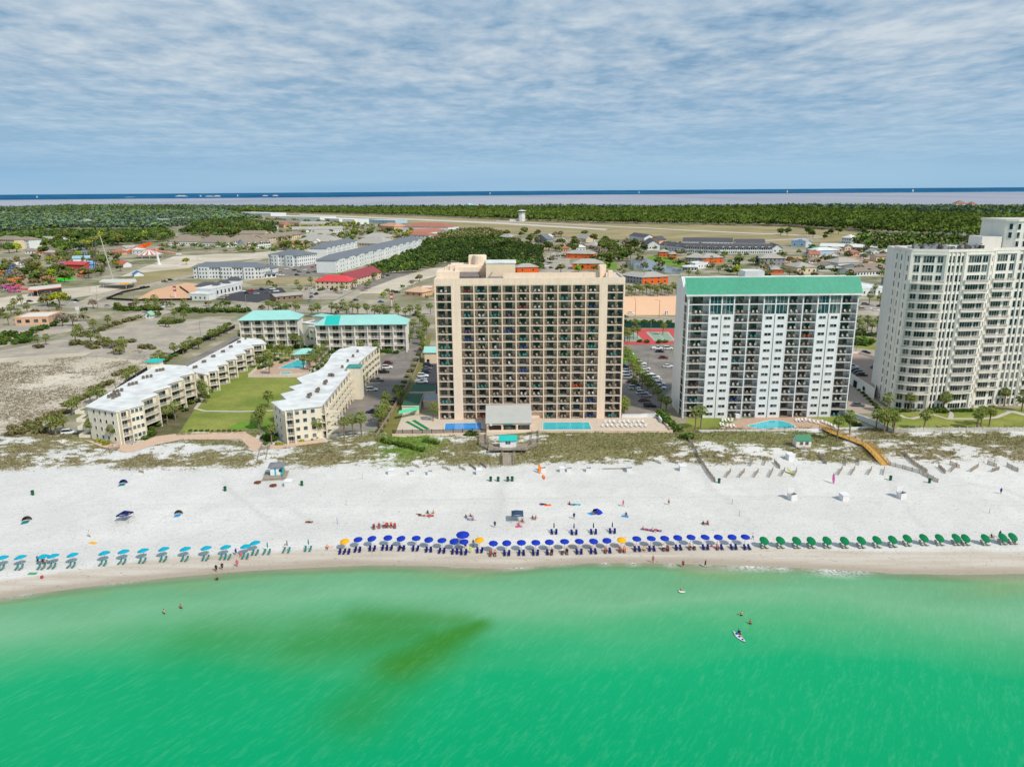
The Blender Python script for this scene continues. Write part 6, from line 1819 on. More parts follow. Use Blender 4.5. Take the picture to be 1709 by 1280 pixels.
sand_fence('slat fence upper line beside the sandy gap below cream tower', [(1508, 760), (1525, 775), (1548, 790)])
FEN2 = [((662, 777), (676, 781)), ((688, 777), (700, 781)), ((712, 779), (720, 776)), ((738, 781), (752, 786)), ((766, 781), (777, 786)), ((784, 776), (796, 786)), ((802, 774), (812, 782)), ((1000, 771), (1012, 775)), ((1020, 771), (1034, 774)), ((1060, 772), (1074, 776)), ((1090, 770), (1104, 775)), ((1118, 770), (1132, 775)), ((232, 788), (240, 790))]
for i, q in enumerate(FEN2): sand_fence(f'weathered slat fence piece, {nth(i)} along the dune foot from left', q, .8)
for i, (a, b, c_, l_) in enumerate([(563, 874, f_blue, 'short blue marker post standing alone on the sand'), (605, 799, wood_g, 'thin grey stake below the dunes'), (578, 843, wood_g, 'thin grey stake in the open sand'), (1222, 842, wood_g, 'thin stake right of the access path'), (1234, 861, wood_g, 'lone thin stake above the last blue umbrellas'), (1651, 857, wood_g, 'thin stake above the green umbrellas')]):
	p = ground(a, b); m = MB(); m.tube((0, 0, -.3), (0, 0, 1.5), .06, .05, 6); m.lathe([(.06, 1.48), (.03, 1.58), (0, 1.6)], 6); tag(m.build('marker_post', c_, None, loc=p), l_, 'post')
m = MB(); m.tube((-3.6, 0, .25), (3.6, .1, .3), .12, n=6)
for x in (-3, 0, 3): m.tube((x, 0, -.3), (x, 0, .35), .09, n=6)
tag(m.build('timber_rail', wood_g, None, loc=ground(1026, 783)), 'long grey timber rail on the sand right of the open boxes', 'rail')
def wall_line(name, label, pts, h, th, m_, post=None, cat='wall', z0=-.3, pickets=False):
	q = [P(a, b) for a, b in pts]; o = q[0]
	t_ = thing(name, label, cat, o)
	m = MB(); k_ = MB(); k_.box(-.1, -.1 - th * .4, z0, .1, .1 + th * .4, h + .25); pm2 = k_.mesh('post', m_)
	for i in range(len(q) - 1):
		a, b = q[i] - o, q[i + 1] - o; d = b - a; L = d.length
		T = Matrix.Translation((a.x, a.y, 0)) @ Matrix.Rotation(math.atan2(d.y, d.x), 4, 'Z')
		m.M = T
		if pickets:
			m.box(0, -.03, .12, L, .03, .22); m.box(0, -.03, h - .15, L, .03, h - .05)
			for j in range(int(L / .22)): m.box(j * .22, -.025, .0, j * .22 + .125, .025, h)
		else:
			m.box(0, -th / 2, z0, L, th / 2, h); m.box(-.05, -th / 2 - .06, h, L + .05, th / 2 + .06, h + .09)
		if post:
			for j in range(int(L / post) + (i == len(q) - 2)): link('post', pm2, t_, T @ Vector((j * post, 0, 0)), math.atan2(d.y, d.x))
		m.M = None
	m.build('panel', m_, t_)
	return t_
wall_line('boundary_wall', 'beige retaining wall under the shuffleboard terrace left of the pools', [(655, 729), (700, 729), (742, 728), (800, 727), (811, 727)], .9, .25, beige)
wall_line('boundary_wall', 'low beige wall seaward of the aqua pool deck', [(888, 722), (1000, 722), (1122, 722), (1104, 701), (1092, 692)], .7, .25, beige)
wall_line('boundary_wall', 'low white wall at the car park end right of the beige tower', [(1038, 697), (1066, 697), (1080, 696), (1098, 697), (1104, 706)], 1.2, .25, white)
wall_line('boundary_wall', 'white seawall in front of the white tower pool terrace', [(1166, 723), (1230, 723), (1270, 723), (1380, 720), (1450, 717)], 1.0, .3, white)
wall_line('picket_fence', 'white picket fence along the cream tower lawn', [(1489, 725), (1560, 724), (1640, 723.5), (1760, 723)], 2.1, .1, rail_w, 2.6, 'fence', pickets=True)
wall_line('boundary_wall', 'white wall slanting down between the white and cream tower lawns', [(1411, 693), (1440, 703), (1465, 713), (1489, 724)], 1.8, .25, white)
wall_line('picket_fence', 'pale fence around the triangular pool terrace', [(415, 629), (440, 629.5), (480, 629), (516, 626), (535, 612), (553, 594)], 1.3, .1, rail_w, 2.4, 'fence', pickets=True)
wall_line('picket_fence', 'pale fence from the pool terrace up toward the pavilion', [(415, 629), (433, 613), (466, 596)], 1.3, .1, rail_w, 2.4, 'fence', pickets=True)
wall_line('privacy_fence', 'long black screened fence between worn parking lot and resort drive', [(178, 668), (215, 640), (250, 617), (300, 590), (345, 568), (392, 548)], 1.9, .06, black_m, 3.0, 'fence')
wall_line('iron_fence', 'thin dark fence on the shuffleboard terrace edge', [(656, 727), (740, 726), (812, 725)], 1.9, .05, rail_d, 3.2, 'fence', pickets=True)
wall_line('iron_fence', 'dark fence beside the hedge from beach to the resort drive', [(628, 733), (660, 680), (690, 630), (712, 575)], 1.5, .06, wood_g, 3.0, 'fence')
wall_line('court_fence', 'tall dark green windscreen fence behind the tennis courts', [(1018, 547.5), (1128, 547.5)], 3.0, .05, mat('windscreen_green', (26, 72, 66), .8, .1, .5), 4.0, 'fence')
wall_line('construction_fence', 'black mesh fence round the orange dirt building site', [(178, 500), (225, 502.5), (330, 501), (300, 480)], 1.4, .05, black_m, 3.0, 'fence')
wall_line('construction_fence', 'black fence along the side street by the building site', [(178, 500), (205, 489), (250, 480)], 1.4, .05, black_m, 3.0, 'fence')
wall_line('picket_fence', 'white pool gate fence in front of the kidney pool', [(1270, 724.5), (1300, 724.5), (1330, 724)], 1.5, .08, rail_w, 2.0, 'fence', pickets=True)
def kayak(label, px, py, L, w, cm, rz, tilt=(0, 0), name='kayak', stripe=None, zoff=0):
	m = MB(); n = 12; vs, fs = [], []
	for i in range(n + 1):
		f = i / n * 2 - 1; ww = w / 2 * max(.02, 1 - abs(f) ** 2.2); y = f * L / 2; lift = .12 * f * f
		for dx, dz in ((-1, .14), (-.55, .02), (.55, .02), (1, .14), (.5, .22), (-.5, .22)): vs.append((dx * ww, y, dz + lift))
	for i in range(n):
		for k in range(6):
			a, b = i * 6 + k, i * 6 + (k + 1) % 6; fs.append((a, b, b + 6, a + 6))
	m.add(vs, fs)
	if stripe is not None:
		for j in range(3): m.box(-w * .2, -L * .32 + j * L * .25, .2, w * .2, -L * .2 + j * L * .25, .27 + .02 * j, 1)
	p = ground(px, py); p.z += zoff
	o = m.build(name, [cm] + ([stripe] if stripe else []), None, loc=p); o.rotation_euler = (tilt[0], tilt[1], rz)
	return tag(o, label, name.replace('_', ' '))
f_or = fab('hull_orange', (250, 110, 20))
kayak('orange yellow kayak leaning on the dark open box', 900.5, 789, 3.0, .8, f_or, .15, (R(70), 0), stripe=f_yel, zoff=1.2)
kayak('red-orange kayak lying on the sand below the open box', 907.5, 797, 3.2, .85, fab('hull_red_orange', (246, 84, 34)), .1, stripe=f_yel)
kayak('rainbow striped paddle board lying by the sand fence panels', 1319, 790, 3.4, .95, fab('board_lime', (150, 200, 40)), .5, (R(22), R(10)), 'paddle_board', stripe=f_or, zoff=.4)
kayak('pink patterned paddle board standing upright in the sand', 1390, 806, 3.2, .8, fab('board_pink', (222, 96, 140)), .05, (R(80), 0), 'paddle_board', stripe=fab('board_blue', (90, 120, 200)), zoff=1.4)
p_ = P(1234, 1060, SEA); m = None
o = kayak('white paddle board floating in the green water with one rider', 1234, 1060, 3.6, .9, f_white, .35, (0, 0), 'paddle_board', stripe=f_blue); o.location.z = SEA - .02
o = kayak('white inflatable float in shallow water near the swimmer', 1138, 985, 1.4, .8, f_white, 1.3, (0, 0), 'pool_float'); o.location.z = SEA + .02
def canopy_tent(label, px, py, w, h, cm, name='canopy_tent', rise=.8, tilt=(0, 0)):
	p = ground(px, py); t_ = thing(name, label, 'tent', p)
	m = MB(); c = (0, 0, h + rise); q = [(-w / 2, -w / 2, h), (w / 2, -w / 2, h), (w / 2, w / 2, h), (-w / 2, w / 2, h)]
	for i in range(4):
		a, b = q[i], q[(i + 1) % 4]
		mid = tuple((np.array(a) + np.array(b)) / 2 + np.array((0, 0, .12)))
		m.add([a, mid, c], [(0, 1, 2)]); m.add([mid, b, c], [(0, 1, 2)])
		m.add([a, b, (b[0], b[1], h - .28), (a[0], a[1], h - .28)], [(0, 3, 2, 1)])
	m.build('canopy', cm, t_).rotation_euler = (tilt[0], tilt[1], 0)
	for x, y in ((-1, -1), (1, -1), (1, 1), (-1, 1)):
		k = MB(); k.tube((0, 0, -.2), (0, 0, h), .04, n=5); k.build('leg', metal_g, t_, loc=(x * w * .48, y * w * .48, 0))
	return t_
canopy_tent('dark slate blue square canopy tent behind the blue umbrella row', 863.5, 869, 2.9, 2.0, fab('canvas_slate', (52, 76, 104)))
canopy_tent('navy canopy standing alone on the left sand', 210, 869, 2.9, 1.8, fab('canvas_navy', (20, 28, 96)), tilt=(R(-10), R(-6)))
def beach_tent(label, px, py, s, c1, c2, rz=0):
	"""small shade tent: arched shell open to the sea with a towel spread before it"""
	p = ground(px, py); t_ = thing('shade_tent', label, 'shade tent', p, rz)
	m = MB(); n = 8; vs, fs = [], []
	for j, (y, k) in enumerate(((-.6, 1.0), (.2, .92), (.9, .45), (1.1, .05))):
		for i in range(n + 1):
			a = PI * i / n; vs.append((math.cos(a) * s * .8 * (.6 + .4 * k), y * s * .7, max(0, math.sin(a)) * s * .8 * k))
	for j in range(3):
		for i in range(n): a = j * (n + 1) + i; fs.append((a, a + 1, a + n + 2, a + n + 1))
	m.add(vs, fs); m.build('canopy', c1, t_)
	m = MB(); m.add([(-s * .9, -s * 1.5, .04), (s * .2, -s * 1.5, .04), (s * .5, -s * .3, .06), (-s * .6, -s * .3, .06), (-s * .9, -s * 1.5, .0), (s * .2, -s * 1.5, .0), (s * .5, -s * .3, .0), (-s * .6, -s * .3, .0)], [(0, 1, 2, 3), (0, 4, 5, 1), (1, 5, 6, 2), (2, 6, 7, 3), (3, 7, 4, 0)]); m.build('floor_mat', c2, t_)
	return t_
f_cy = fab('fabric_sky', (46, 150, 220))
beach_tent('royal blue shade tent with sky blue mat behind the blue row', 997, 856, 1.5, f_blue, f_cy, -1.0)
beach_tent('teal and brown shade tent at far left of the sand', 45, 868, 1.4, fab('canvas_brown', (118, 92, 68)), f_tealc, .5)
beach_tent('teal and blue shade tent below the left dunes', 206, 806, 1.4, f_blue, f_tealc, .4)
beach_tent('teal and dark shade tent right of the navy canopy', 298, 857, 1.3, fab('canvas_brown', (118, 92, 68)), f_cy, .4)
def towel(label, px, py, w, l, cm, rz=0):
	m = MB(); k = 5
	for i in range(k):
		y0, y1 = -l / 2 + l * i / k, -l / 2 + l * (i + 1) / k; z = lambda t: .035 + .025 * math.sin(t * 5)
		m.add([(-w / 2, y0, z(y0)), (w / 2, y0, z(y0 + 1)), (w / 2, y1, z(y1 + 1)), (-w / 2, y1, z(y1)), (-w / 2, y0, 0), (w / 2, y0, 0), (w / 2, y1, 0), (-w / 2, y1, 0)], [(0, 1, 2, 3), (0, 4, 5, 1), (1, 5, 6, 2), (3, 2, 6, 7), (0, 3, 7, 4)])
	tag(m.build('beach_towel', cm, None, loc=ground(px, py)), label, 'towel').rotation_euler = (0, 0, rz)
TOW = [(954, 842, 'teal', f_tealc), (963, 842, 'cyan', f_teal), (906, 842, 'purple', FC['p']), (914, 843, 'orange', f_or), (1043, 862, 'striped blue', f_cy), (1076, 883, 'lilac', fab('towel_lilac', (150, 130, 200))), (1084, 884, 'blue', f_blue), (1092, 884, 'pink', fab('board_pink', (222, 96, 140))), (1098, 885, 'violet', FC['p']), (704, 860, 'brown', FC['m']), (718, 861, 'coral', f_red), (785, 866, 'sky blue', f_cy), (155, 906, 'golden', f_yel), (516, 871, 'brown', FC['m']), (54, 956, 'lime', FC['g']), (865, 879, 'pink', fab('board_pink', (222, 96, 140))), (1177, 874, 'grey', FC['s']), (550, 911, 'pale pink', fab('towel_pale', (226, 190, 190)))]
for i, (a, b, w_, c_) in enumerate(TOW):
	near = 'near waterline at far left' if a < 100 else 'left of the blue umbrella row' if a < 560 else 'behind the blue row, left part' if a < 800 else 'behind the blue row, middle part' if a < 1000 else 'behind the blue row, right part'
	towel(f'{w_} beach towel spread on the sand {near}', a, b, 1.0, 1.8, c_, 1.2 + .2 * (i % 4))
for a, b, r_, c_, l_ in [(70, 963, .35, f_red, 'small red beach ball near the water at far left'), (476, 909, .22, f_or, 'orange ball between the teal chairs'), (1188, 911, .3, fab('board_pink', (222, 96, 140)), 'pink inflatable ring before the blue row')]:
	m = MB(); m.lathe([(0, 0), (r_ * .7, r_ * .3), (r_, r_), (r_ * .7, r_ * 1.7), (0, r_ * 2)], 10); tag(m.build('beach_ball', c_, None, True, loc=ground(a, b)), l_, 'ball')
for i, (a, b, l_) in enumerate([(430, 806, 'dark brown round tub left of the turquoise beach hut'), (456, 811, 'dark brown round tub right below the turquoise hut deck')]):
	m = MB(); m.lathe([(.9, 0), (1.0, .35), (.85, .4), (.7, .12), (0, .1)], 12); m.lathe([(.2, .1), (.35, .4), (.1, .55)], 6); tag(m.build('tub', FC['m'], None, loc=ground(a, b)), l_, 'tub')
# ------------------------------------------------------------------ people
skin_m = [mat('skin_fair', (214, 164, 136), .6, .05, 3), mat('skin_tan', (182, 126, 96), .6, .05, 3), mat('skin_brown', (120, 80, 60), .6, .05, 3)]
hair_m = [mat('hair_dark', (48, 36, 30), .8, .1, 3), mat('hair_brown', (96, 68, 46), .8, .1, 3), mat('hair_blond', (190, 160, 104), .8, .1, 3)]
def skin_body(name, joints, edges, rad):
	me = bpy.data.meshes.new(name); me.from_pydata(joints, edges, []); o = bpy.data.objects.new(name, me); COL.objects.link(o)
	sk = o.modifiers.new('skin', 'SKIN');
	for i, v in enumerate(me.skin_vertices[0].data):
		r_ = rad[i]; v.radius = r_ if isinstance(r_, tuple) else (r_, r_)
	me.skin_vertices[0].data[0].use_root = True
	sb = o.modifiers.new('sub', 'SUBSURF'); sb.levels = 1
	dg = bpy.context.evaluated_depsgraph_get(); e = o.evaluated_get(dg); out = bpy.data.meshes.new_from_object(e); out.name = name
	bpy.data.objects.remove(o)
	return out
def body(pose):
	"""joint positions for a pose; faces -y. returns body mesh, suit, hair meshes"""
	J, E, Rr = [], [], []
	def j(p, r, par=None):
		J.append(p); Rr.append(r)
		if par is not None: E.append((par, len(J) - 1))
		return len(J) - 1
	hip, lean = {'stand': (.93, 0), 'walk': (.92, -.03), 'sit': (.42, .22), 'lie': (.18, 0), 'ground': (.14, .12)}[pose]
	if pose == 'lie':
		f = lambda x, y, z: (x, z - 1.0 + .1, .12 + y * .5)
		up = lambda z, y=0: f(0, 0, z)
	root = j((0, 0, hip), (.14, .11))
	if pose == 'lie':
		ch = j((0, .45, .2), (.16, .11), root); nk = j((0, .66, .2), .06, ch); hd = j((0, .82, .24), (.095, .11), nk); tp = j((0, .92, .25), (.07, .07), hd)
	else:
		ch = j((0, lean * 1.1, hip + .38), (.17, .11), root); nk = j((0, lean * 1.5, hip + .56), .06, ch); hd = j((0, lean * 1.5 - .02, hip + .70), (.088, .105), nk); tp = j((0, lean * 1.5 - .01, hip + .80), (.06, .07), hd)
	hands = []
	for s_ in (-1, 1):
		if pose in ('stand', 'walk'):
			sw = .22 * s_ if pose == 'walk' else .03
			hp = j((.10 * s_, 0, .86), (.095, .10), root); kn = j((.10 * s_, -.03 - sw * .5, .48), .06, hp); an = j((.10 * s_, .03 - sw * (1 if pose == 'walk' else 0), .09), .042, kn); j((.11 * s_, -.16 - sw * (1 if pose == 'walk' else 0), .035), .035, an)
			sh = j((.19 * s_, .01, 1.40), .06, ch); el = j((.25 * s_, .03 + sw * .4, 1.12), .042, sh); wr = j((.26 * s_, -.06 + sw * .9, .88), .03, el)
			dirv = Vector((.02 * s_, -.05, -.16))
		elif pose == 'sit':
			hp = j((.11 * s_, -.02, .42), (.095, .09), root); kn = j((.13 * s_, -.46, .50), .062, hp); an = j((.13 * s_, -.80, .28), .042, kn); j((.13 * s_, -.92, .38), .035, an)
			sh = j((.19 * s_, .26, .88), .06, ch); el = j((.28 * s_, .08, .66), .042, sh); wr = j((.24 * s_, -.18, .62), .03, el); dirv = Vector((0, -.16, 0))
		elif pose == 'ground':
			hp = j((.11 * s_, -.04, .13), (.095, .09), root); kn = j((.17 * s_, -.42, .42), .062, hp); an = j((.15 * s_, -.68, .08), .042, kn); j((.15 * s_, -.84, .05), .035, an)
			sh = j((.19 * s_, .16, .60), .06, ch); el = j((.30 * s_, .30, .36), .042, sh); wr = j((.30 * s_, .36, .10), .03, el); dirv = Vector((.03 * s_, .12, -.04))
		else:
			hp = j((.10 * s_, -.06, .16), (.095, .09), root); kn = j((.11 * s_, -.48, .17), .06, hp); an = j((.11 * s_, -.86, .10), .042, kn); j((.13 * s_, -.92, .22), .035, an)
			sh = j((.19 * s_, .48, .20), .06, ch); el = j((.32 * s_, .26, .12), .042, sh); wr = j((.30 * s_, .0, .08), .03, el); dirv = Vector((0, -.15, 0))
		pm = j(tuple(Vector(J[wr]) + dirv * .45), (.036, .022), wr)
		hands.append((Vector(J[pm]), dirv.normalized(), s_))
	me = skin_body('body', J, E, Rr)
	mb = MB(); mb.v = [tuple(v.co) for v in me.vertices]; mb.f = [tuple(p.vertices) for p in me.polygons]; mb.m = [0] * len(mb.f)
	for hp_, dv, s_ in hands:
		sd_ = dv.cross(Vector((0, 1, .3))).normalized()
		for k in range(4):
			b = hp_ + sd_ * ((k - 1.5) * .018); e = b + dv * (.075, .088, .084, .066)[k] + Vector((0, .006, 0)) * k
			mb.tube(b - dv * .02, e, .011, .007, 5)
		mb.tube(hp_ - dv * .03 + sd_ * .03, hp_ + dv * .025 + sd_ * .062, .012, .008, 5)
	H = Vector(J[hd]); fw = Vector((0, -1, 0)) if pose != 'lie' else Vector((0, .1, 1))
	mb.add([tuple(H + fw * .10 + Vector((-.016, 0, -.01))), tuple(H + fw * .10 + Vector((.016, 0, -.01))), tuple(H + fw * .135), tuple(H + fw * .10 + (Vector((0, 0, .045)) if pose != 'lie' else Vector((0, .045, 0))))], [(0, 1, 2), (1, 3, 2), (3, 0, 2)])
	bm_ = mb.mesh('body', skin_m[0], True)
	def shell(test, off, name, m_):
		vs, fs, mp = [], [], {}
		for p in me.polygons:
			c = p.center
			if test(c):
				idx_ = []
				for i in p.vertices:
					if i not in mp: mp[i] = len(vs); v = me.vertices[i]; vs.append(tuple(v.co + v.normal * off))
					idx_.append(mp[i])
				fs.append(tuple(idx_))
		k = bpy.data.meshes.new(name); k.from_pydata(vs, [], fs); k.materials.append(m_); k.polygons.foreach_set('use_smooth', [True] * len(fs)); return k
	if pose in ('stand', 'walk'):
		shorts = shell(lambda c: .52 < c.z < .98 and abs(c.x) < .22, .018, 'swim_shorts', f_navy); shirt = shell(lambda c: .98 <= c.z < 1.46, .016, 'shirt', f_white); hair = shell(lambda c: c.z > hip + .70 and (c.y > -.06 or c.z > hip + .78), .018, 'hair', hair_m[0])
	elif pose == 'sit':
		shorts = shell(lambda c: c.z < .62 and c.y > -.36, .018, 'swim_shorts', f_navy); shirt = shell(lambda c: .62 <= c.z < .95 and c.y > -.02, .016, 'shirt', f_white); hair = shell(lambda c: c.z > hip + .70 and c.y > .24, .02, 'hair', hair_m[0])
	elif pose == 'ground':
		shorts = shell(lambda c: c.z < .34 and -.3 < c.y < .2 and abs(c.x) < .24, .018, 'swim_shorts', f_navy); shirt = shell(lambda c: .34 <= c.z < .66 and c.y > -.05 and abs(c.x) < .24, .016, 'shirt', f_white); hair = shell(lambda c: c.z > hip + .70 and c.y > .10, .02, 'hair', hair_m[0])
	else:
		shorts = shell(lambda c: -.3 < c.y < .12 and abs(c.x) < .24 and c.z > .05, .018, 'swim_shorts', f_navy); shirt = shell(lambda c: .12 <= c.y < .55 and abs(c.x) < .22, .016, 'shirt', f_white); hair = shell(lambda c: c.y > .80, .02, 'hair', hair_m[0])
	return bm_, shorts, shirt, hair
BODY = {k: body(k) for k in ('stand', 'walk', 'sit', 'ground', 'lie')}
CL = {'r': ('red', FC['r']), 'n': ('navy', f_navy), 'k': ('black', black_m), 'w': ('white', f_white), 'p': ('pink', fab('board_pink', (222, 96, 140))), 'b': ('blue', f_blue), 'y': ('yellow', f_yel), 'g': ('green', FC['g']), 't': ('teal', f_tealc), 'o': ('orange', f_or), 'l': ('lime', fab('fabric_lime', (190, 230, 30)))}
npl = 0
def person(px, py, pose, rz, desc, shorts='n', top=None, z=None, sc=1.04, lift=0, water=False):
	global npl
	npl += 1
	b, s_, t2, h = BODY[pose]
	p = P(px, py, SEA if water else 0); p.z = (zbp(p) if not water else SEA) + lift
	if z is not None: p.z = z
	o = thing('person', desc, 'person', p, rz); o.scale = (sc,) * 3
	k = link('body', b, o); recolor(k, skin_m[(npl * 7) % 3 if (npl * 7) % 3 != 2 or npl % 4 == 0 else 1])
	k = link('swim_shorts', s_, o); recolor(k, CL[shorts][1])
	if top: k = link('shirt', t2, o); recolor(k, CL[top][1])
	k = link('hair', h, o); recolor(k, hair_m[npl % 3])
	return o
W_N = 0
PE = [(150, 896, 'walk', .4, 'person in white clothes walking on the sand above cyan umbrellas', 'w', 'w'), (361, 951, 'stand', 0, 'person in dark clothes at water edge, left of a pair', 'k', 'k'), (371, 948, 'walk', .3, 'person in black at water edge, right of a pair', 'k', 'k'), (396, 943, 'stand', .2, 'person in pink standing near the waterline below cyan umbrellas', 'p', 'p'),
	(394, 925, 'walk', 1, 'person in blue top beside the rightmost cyan umbrellas', 'n', 'b'), (402, 926, 'ground', .3, 'person in pink sitting by the rightmost cyan umbrellas', 'p', 'p'),
	(64, 939, 'stand', 0, 'person in black standing left under the paired cyan umbrellas', 'k', 'k'), (72, 941, 'walk', .5, 'person in red shorts before the paired cyan umbrellas', 'r', None), (76, 944, 'stand', -.3, 'person in black shorts seaward of the paired cyan umbrellas', 'k', None),
	(546, 914, 'ground', .2, 'person in yellow sitting on sand left of the first yellow umbrella', 'b', 'y'), (516, 872, 'lie', 1.5, 'person lying on a brown towel alone on the sand', 'k', 'r'),
	(826, 880, 'stand', 0, 'person in navy standing between middle yellow umbrella and slate tent', 'n', 'n'), (958, 866, 'walk', 0, 'person in dark clothes walking right of the slate tent', 'k', 'n'), (1040, 845, 'walk', .4, 'person in pink swimsuit walking high on the sand', 'p', 'p'), (1116, 842, 'stand', 0, 'person in dark swimsuit standing high on the sand', 'k', None),
	(866, 877, 'ground', 0, 'person in pink sitting below the slate tent', 'p', 'p'), (872, 871, 'ground', .5, 'person in red sitting under the slate tent right side', 'k', 'r'), (889, 866, 'ground', .2, 'person in black sitting right of the slate tent', 'k', 'k'), (894, 866, 'ground', -.3, 'person in red sitting right of the slate tent beside one in black', 'r', None),
	(907, 842, 'lie', 1.3, 'person lying on purple towel behind the blue row', 'k', 'n'), (951, 842, 'ground', .6, 'person in navy sitting beside the teal towel', 'n', 'r'), (1045, 860, 'ground', .2, 'person in navy sitting on striped blue towel', 'n', 'n'), (993, 858, 'lie', 1.2, 'person lying on the mat of the royal blue tent', 'b', None),
	(1140, 943, 'stand', 0, 'person in red shirt standing at the waterline', 'k', 'r'), (1177, 943, 'walk', .8, 'person in black swimwear at waterline right of red shirt', 'k', 'k'), (1090, 936, 'walk', -.4, 'child in pink near the waterline left of the red shirt', 'p', None), (1075, 917, 'ground', .3, 'person in yellow crouching before the right part of the blue row', 'k', 'y'),
	(1670, 824, 'stand', 0, 'person in blue standing alone high on the right sand', 'n', 'b'), (1693, 908, 'walk', .8, 'person in blue walking right of the green umbrellas', 'n', 'b'), (785, 921, 'stand', .4, 'child in lime shirt before the middle yellow umbrella', 'l', 'l'),
	(777, 914, 'walk', .3, 'person in black swimwear by the double blue umbrellas', 'k', None), (790, 911, 'stand', -.4, 'person in tan shorts left of the middle yellow umbrella', 'w', None), (758, 909, 'stand', .2, 'person in white top under the double blue umbrellas', 't', 'w'), (917, 922, 'ground', .1, 'person in white sitting seaward of the blue row', 'w', 'w'), (671, 913, 'lie', 1.2, 'person in navy lying at foot of navy chairs', 'n', 'n'),
	(1174, 875, 'ground', .3, 'person in black sitting behind the blue row right part, left of pair', 'k', 'k'), (1181, 874, 'ground', -.2, 'person in navy sitting behind the blue row right part, right of pair', 'n', 'r'), (1256, 900, 'walk', .5, 'person in pale blue under the first green umbrella', 'b', 'w'), (1668, 897, 'stand', .2, 'person in black by the twin green umbrellas', 'k', 'k'), (1655, 897, 'ground', .1, 'person in red sitting left of the twin green umbrellas', 'r', 'k')]
for q in PE: person(*q[:4], q[4], q[5], q[6])
for i, (a, b, c_) in enumerate([(624, 882, 'r'), (633, 881, 'r'), (641, 880, 'w'), (645, 880, 'r'), (653, 880, 'o'), (659, 881, 'r')]):
	person(a, b, 'sit', .2, f'seated person, {nth(i)} from left in the group of red chairs', 'r' if i % 2 else 'n', c_)
for i, (a, b, ps) in enumerate([(700, 859, 'lie'), (707, 861, 'lie'), (714, 857, 'ground'), (717, 862, 'lie'), (723, 857, 'ground')]):
	person(a, b, ps, 1.2 - .4 * i, f'sunbather, {nth(i)} from left in the cluster left of the large blue umbrella', 'krnpk'[i], [None, 'w', 'k', 'r', None][i])
for i, (a, b, ps) in enumerate([(778, 864, 'ground'), (786, 862, 'ground'), (788, 868, 'lie')]):
	person(a, b, ps, .5 + .5 * i, f'sunbather, {nth(i)} from left in the trio above the large blue umbrella', 'nkr'[i], ['k', 'r', None][i])
for i, (a, b) in enumerate([(1074, 884), (1082, 885), (1090, 887), (1098, 886)]):
	person(a, b, 'lie' if i % 2 else 'ground', .8, f'sunbather on colourful towels, {nth(i)} from left behind right yellow umbrella', 'rpkn'[i], [None, 'r', None, 'p'][i])
SEATS = [(11, 0, 'red shirt, left chair right of middle yellow umbrella', 'r', 'r'), (11, 1, 'tan skin, right chair right of middle yellow umbrella', 'k', None), (15, 1, 'black top below the fifth blue umbrella past middle yellow', 'k', 'k'), (16, 0, 'white top, left chair of sixth blue umbrella past middle yellow', 'k', 'w'), (16, 1, 'black, right chair of sixth blue umbrella past middle yellow', 'k', 'k'), (19, 0, 'red swimsuit left of the right yellow umbrella', 'r', None),
		(20, 0, 'red, left chair under right yellow umbrella', 'r', 'r'), (20, 1, 'orange, right chair under right yellow umbrella', 'o', None), (23, 0, 'pale top, left chair of third blue past right yellow', 'k', 'w'), (23, 1, 'red, right chair of third blue past right yellow', 'r', None), (25, 0, 'tan, fifth blue umbrella past the right yellow', 'k', None), (25, 1, 'white top, fifth blue umbrella past the right yellow', 'n', 'w'), (27, 0, 'pink, seventh blue umbrella past the right yellow', 'p', None)]
for a, b, d, s1, s2 in SEATS:
	q = CHP[(a, b)]; o = person(900, 900, 'sit', .05, 'person on navy chair, ' + d, s1, s2, sc=1.12); o.location = (q.x, q.y + .02, q.z - .06)
WD = [(274, 1024, -.75, 'bather standing waist deep, left of the pair at left'), (302, 1015, -.75, 'bather standing waist deep, right of the pair at left'), (363, 969, -.3, 'bather wading ankle deep near the left waterline'), (1237, 1027, -.75, 'bather with dark hair, left of pair above paddle board'), (1252, 1041, -.75, 'bather with dark hair, right of pair above paddle board'), (1136, 987, -.9, 'swimmer holding the white float in the shallows')]
for a, b, l_, d in WD: person(a, b, 'stand', a * .01, d, 'k', None, water=True, lift=l_)
person(1234, 1059, 'sit', .3, 'rider in black sitting on the white paddle board', 'k', 'n', water=True, lift=-.22)
fc = make_lounger(FC['r'], metal_g)
for i, (a, b) in enumerate([(624, 882), (633, 881), (641, 880), (646.5, 880), (653, 880), (659, 881)]):
	p = ground(a, b); p.y += .08; dup(fc, p, .2, (.9, .75, .92), f'red beach chair, {nth(i)} from left in the group behind the blue row', 'red beach chairs')
drop(fc)
pl_ = make_lounger(f_white, f_white)
LG = [('white tower deck, left of the kidney pool', [(1206, 703), (1211, 703), (1217, 703), (1222, 703), (1203, 710), (1208, 711), (1214, 712), (1220, 713), (1226, 713)]), ('white tower deck, right of the kidney pool', [(1329, 703), (1334, 703), (1340, 703), (1345, 702), (1352, 704), (1374, 706), (1379, 708), (1384, 710), (1389, 712), (1394, 714), (1366, 707), (1360, 706)]),
	('concrete deck right of the aqua pool', [(1010 + 8 * i, 706) for i in range(9)] + [(1006 + 8 * i, 712) for i in range(10)]), ('resort pool terrace', [(440, 618), (446, 615), (452, 612), (520, 606), (525, 603)])]
for nm, pts_ in LG:
	for i, (a, b) in enumerate(pts_): dup(pl_, P(a, b, .06), .3 * (i % 3) - .3, .95, f'white lounge chair on the {nm}, {nth(i)} from left', 'pool lounge chairs')
drop(pl_)
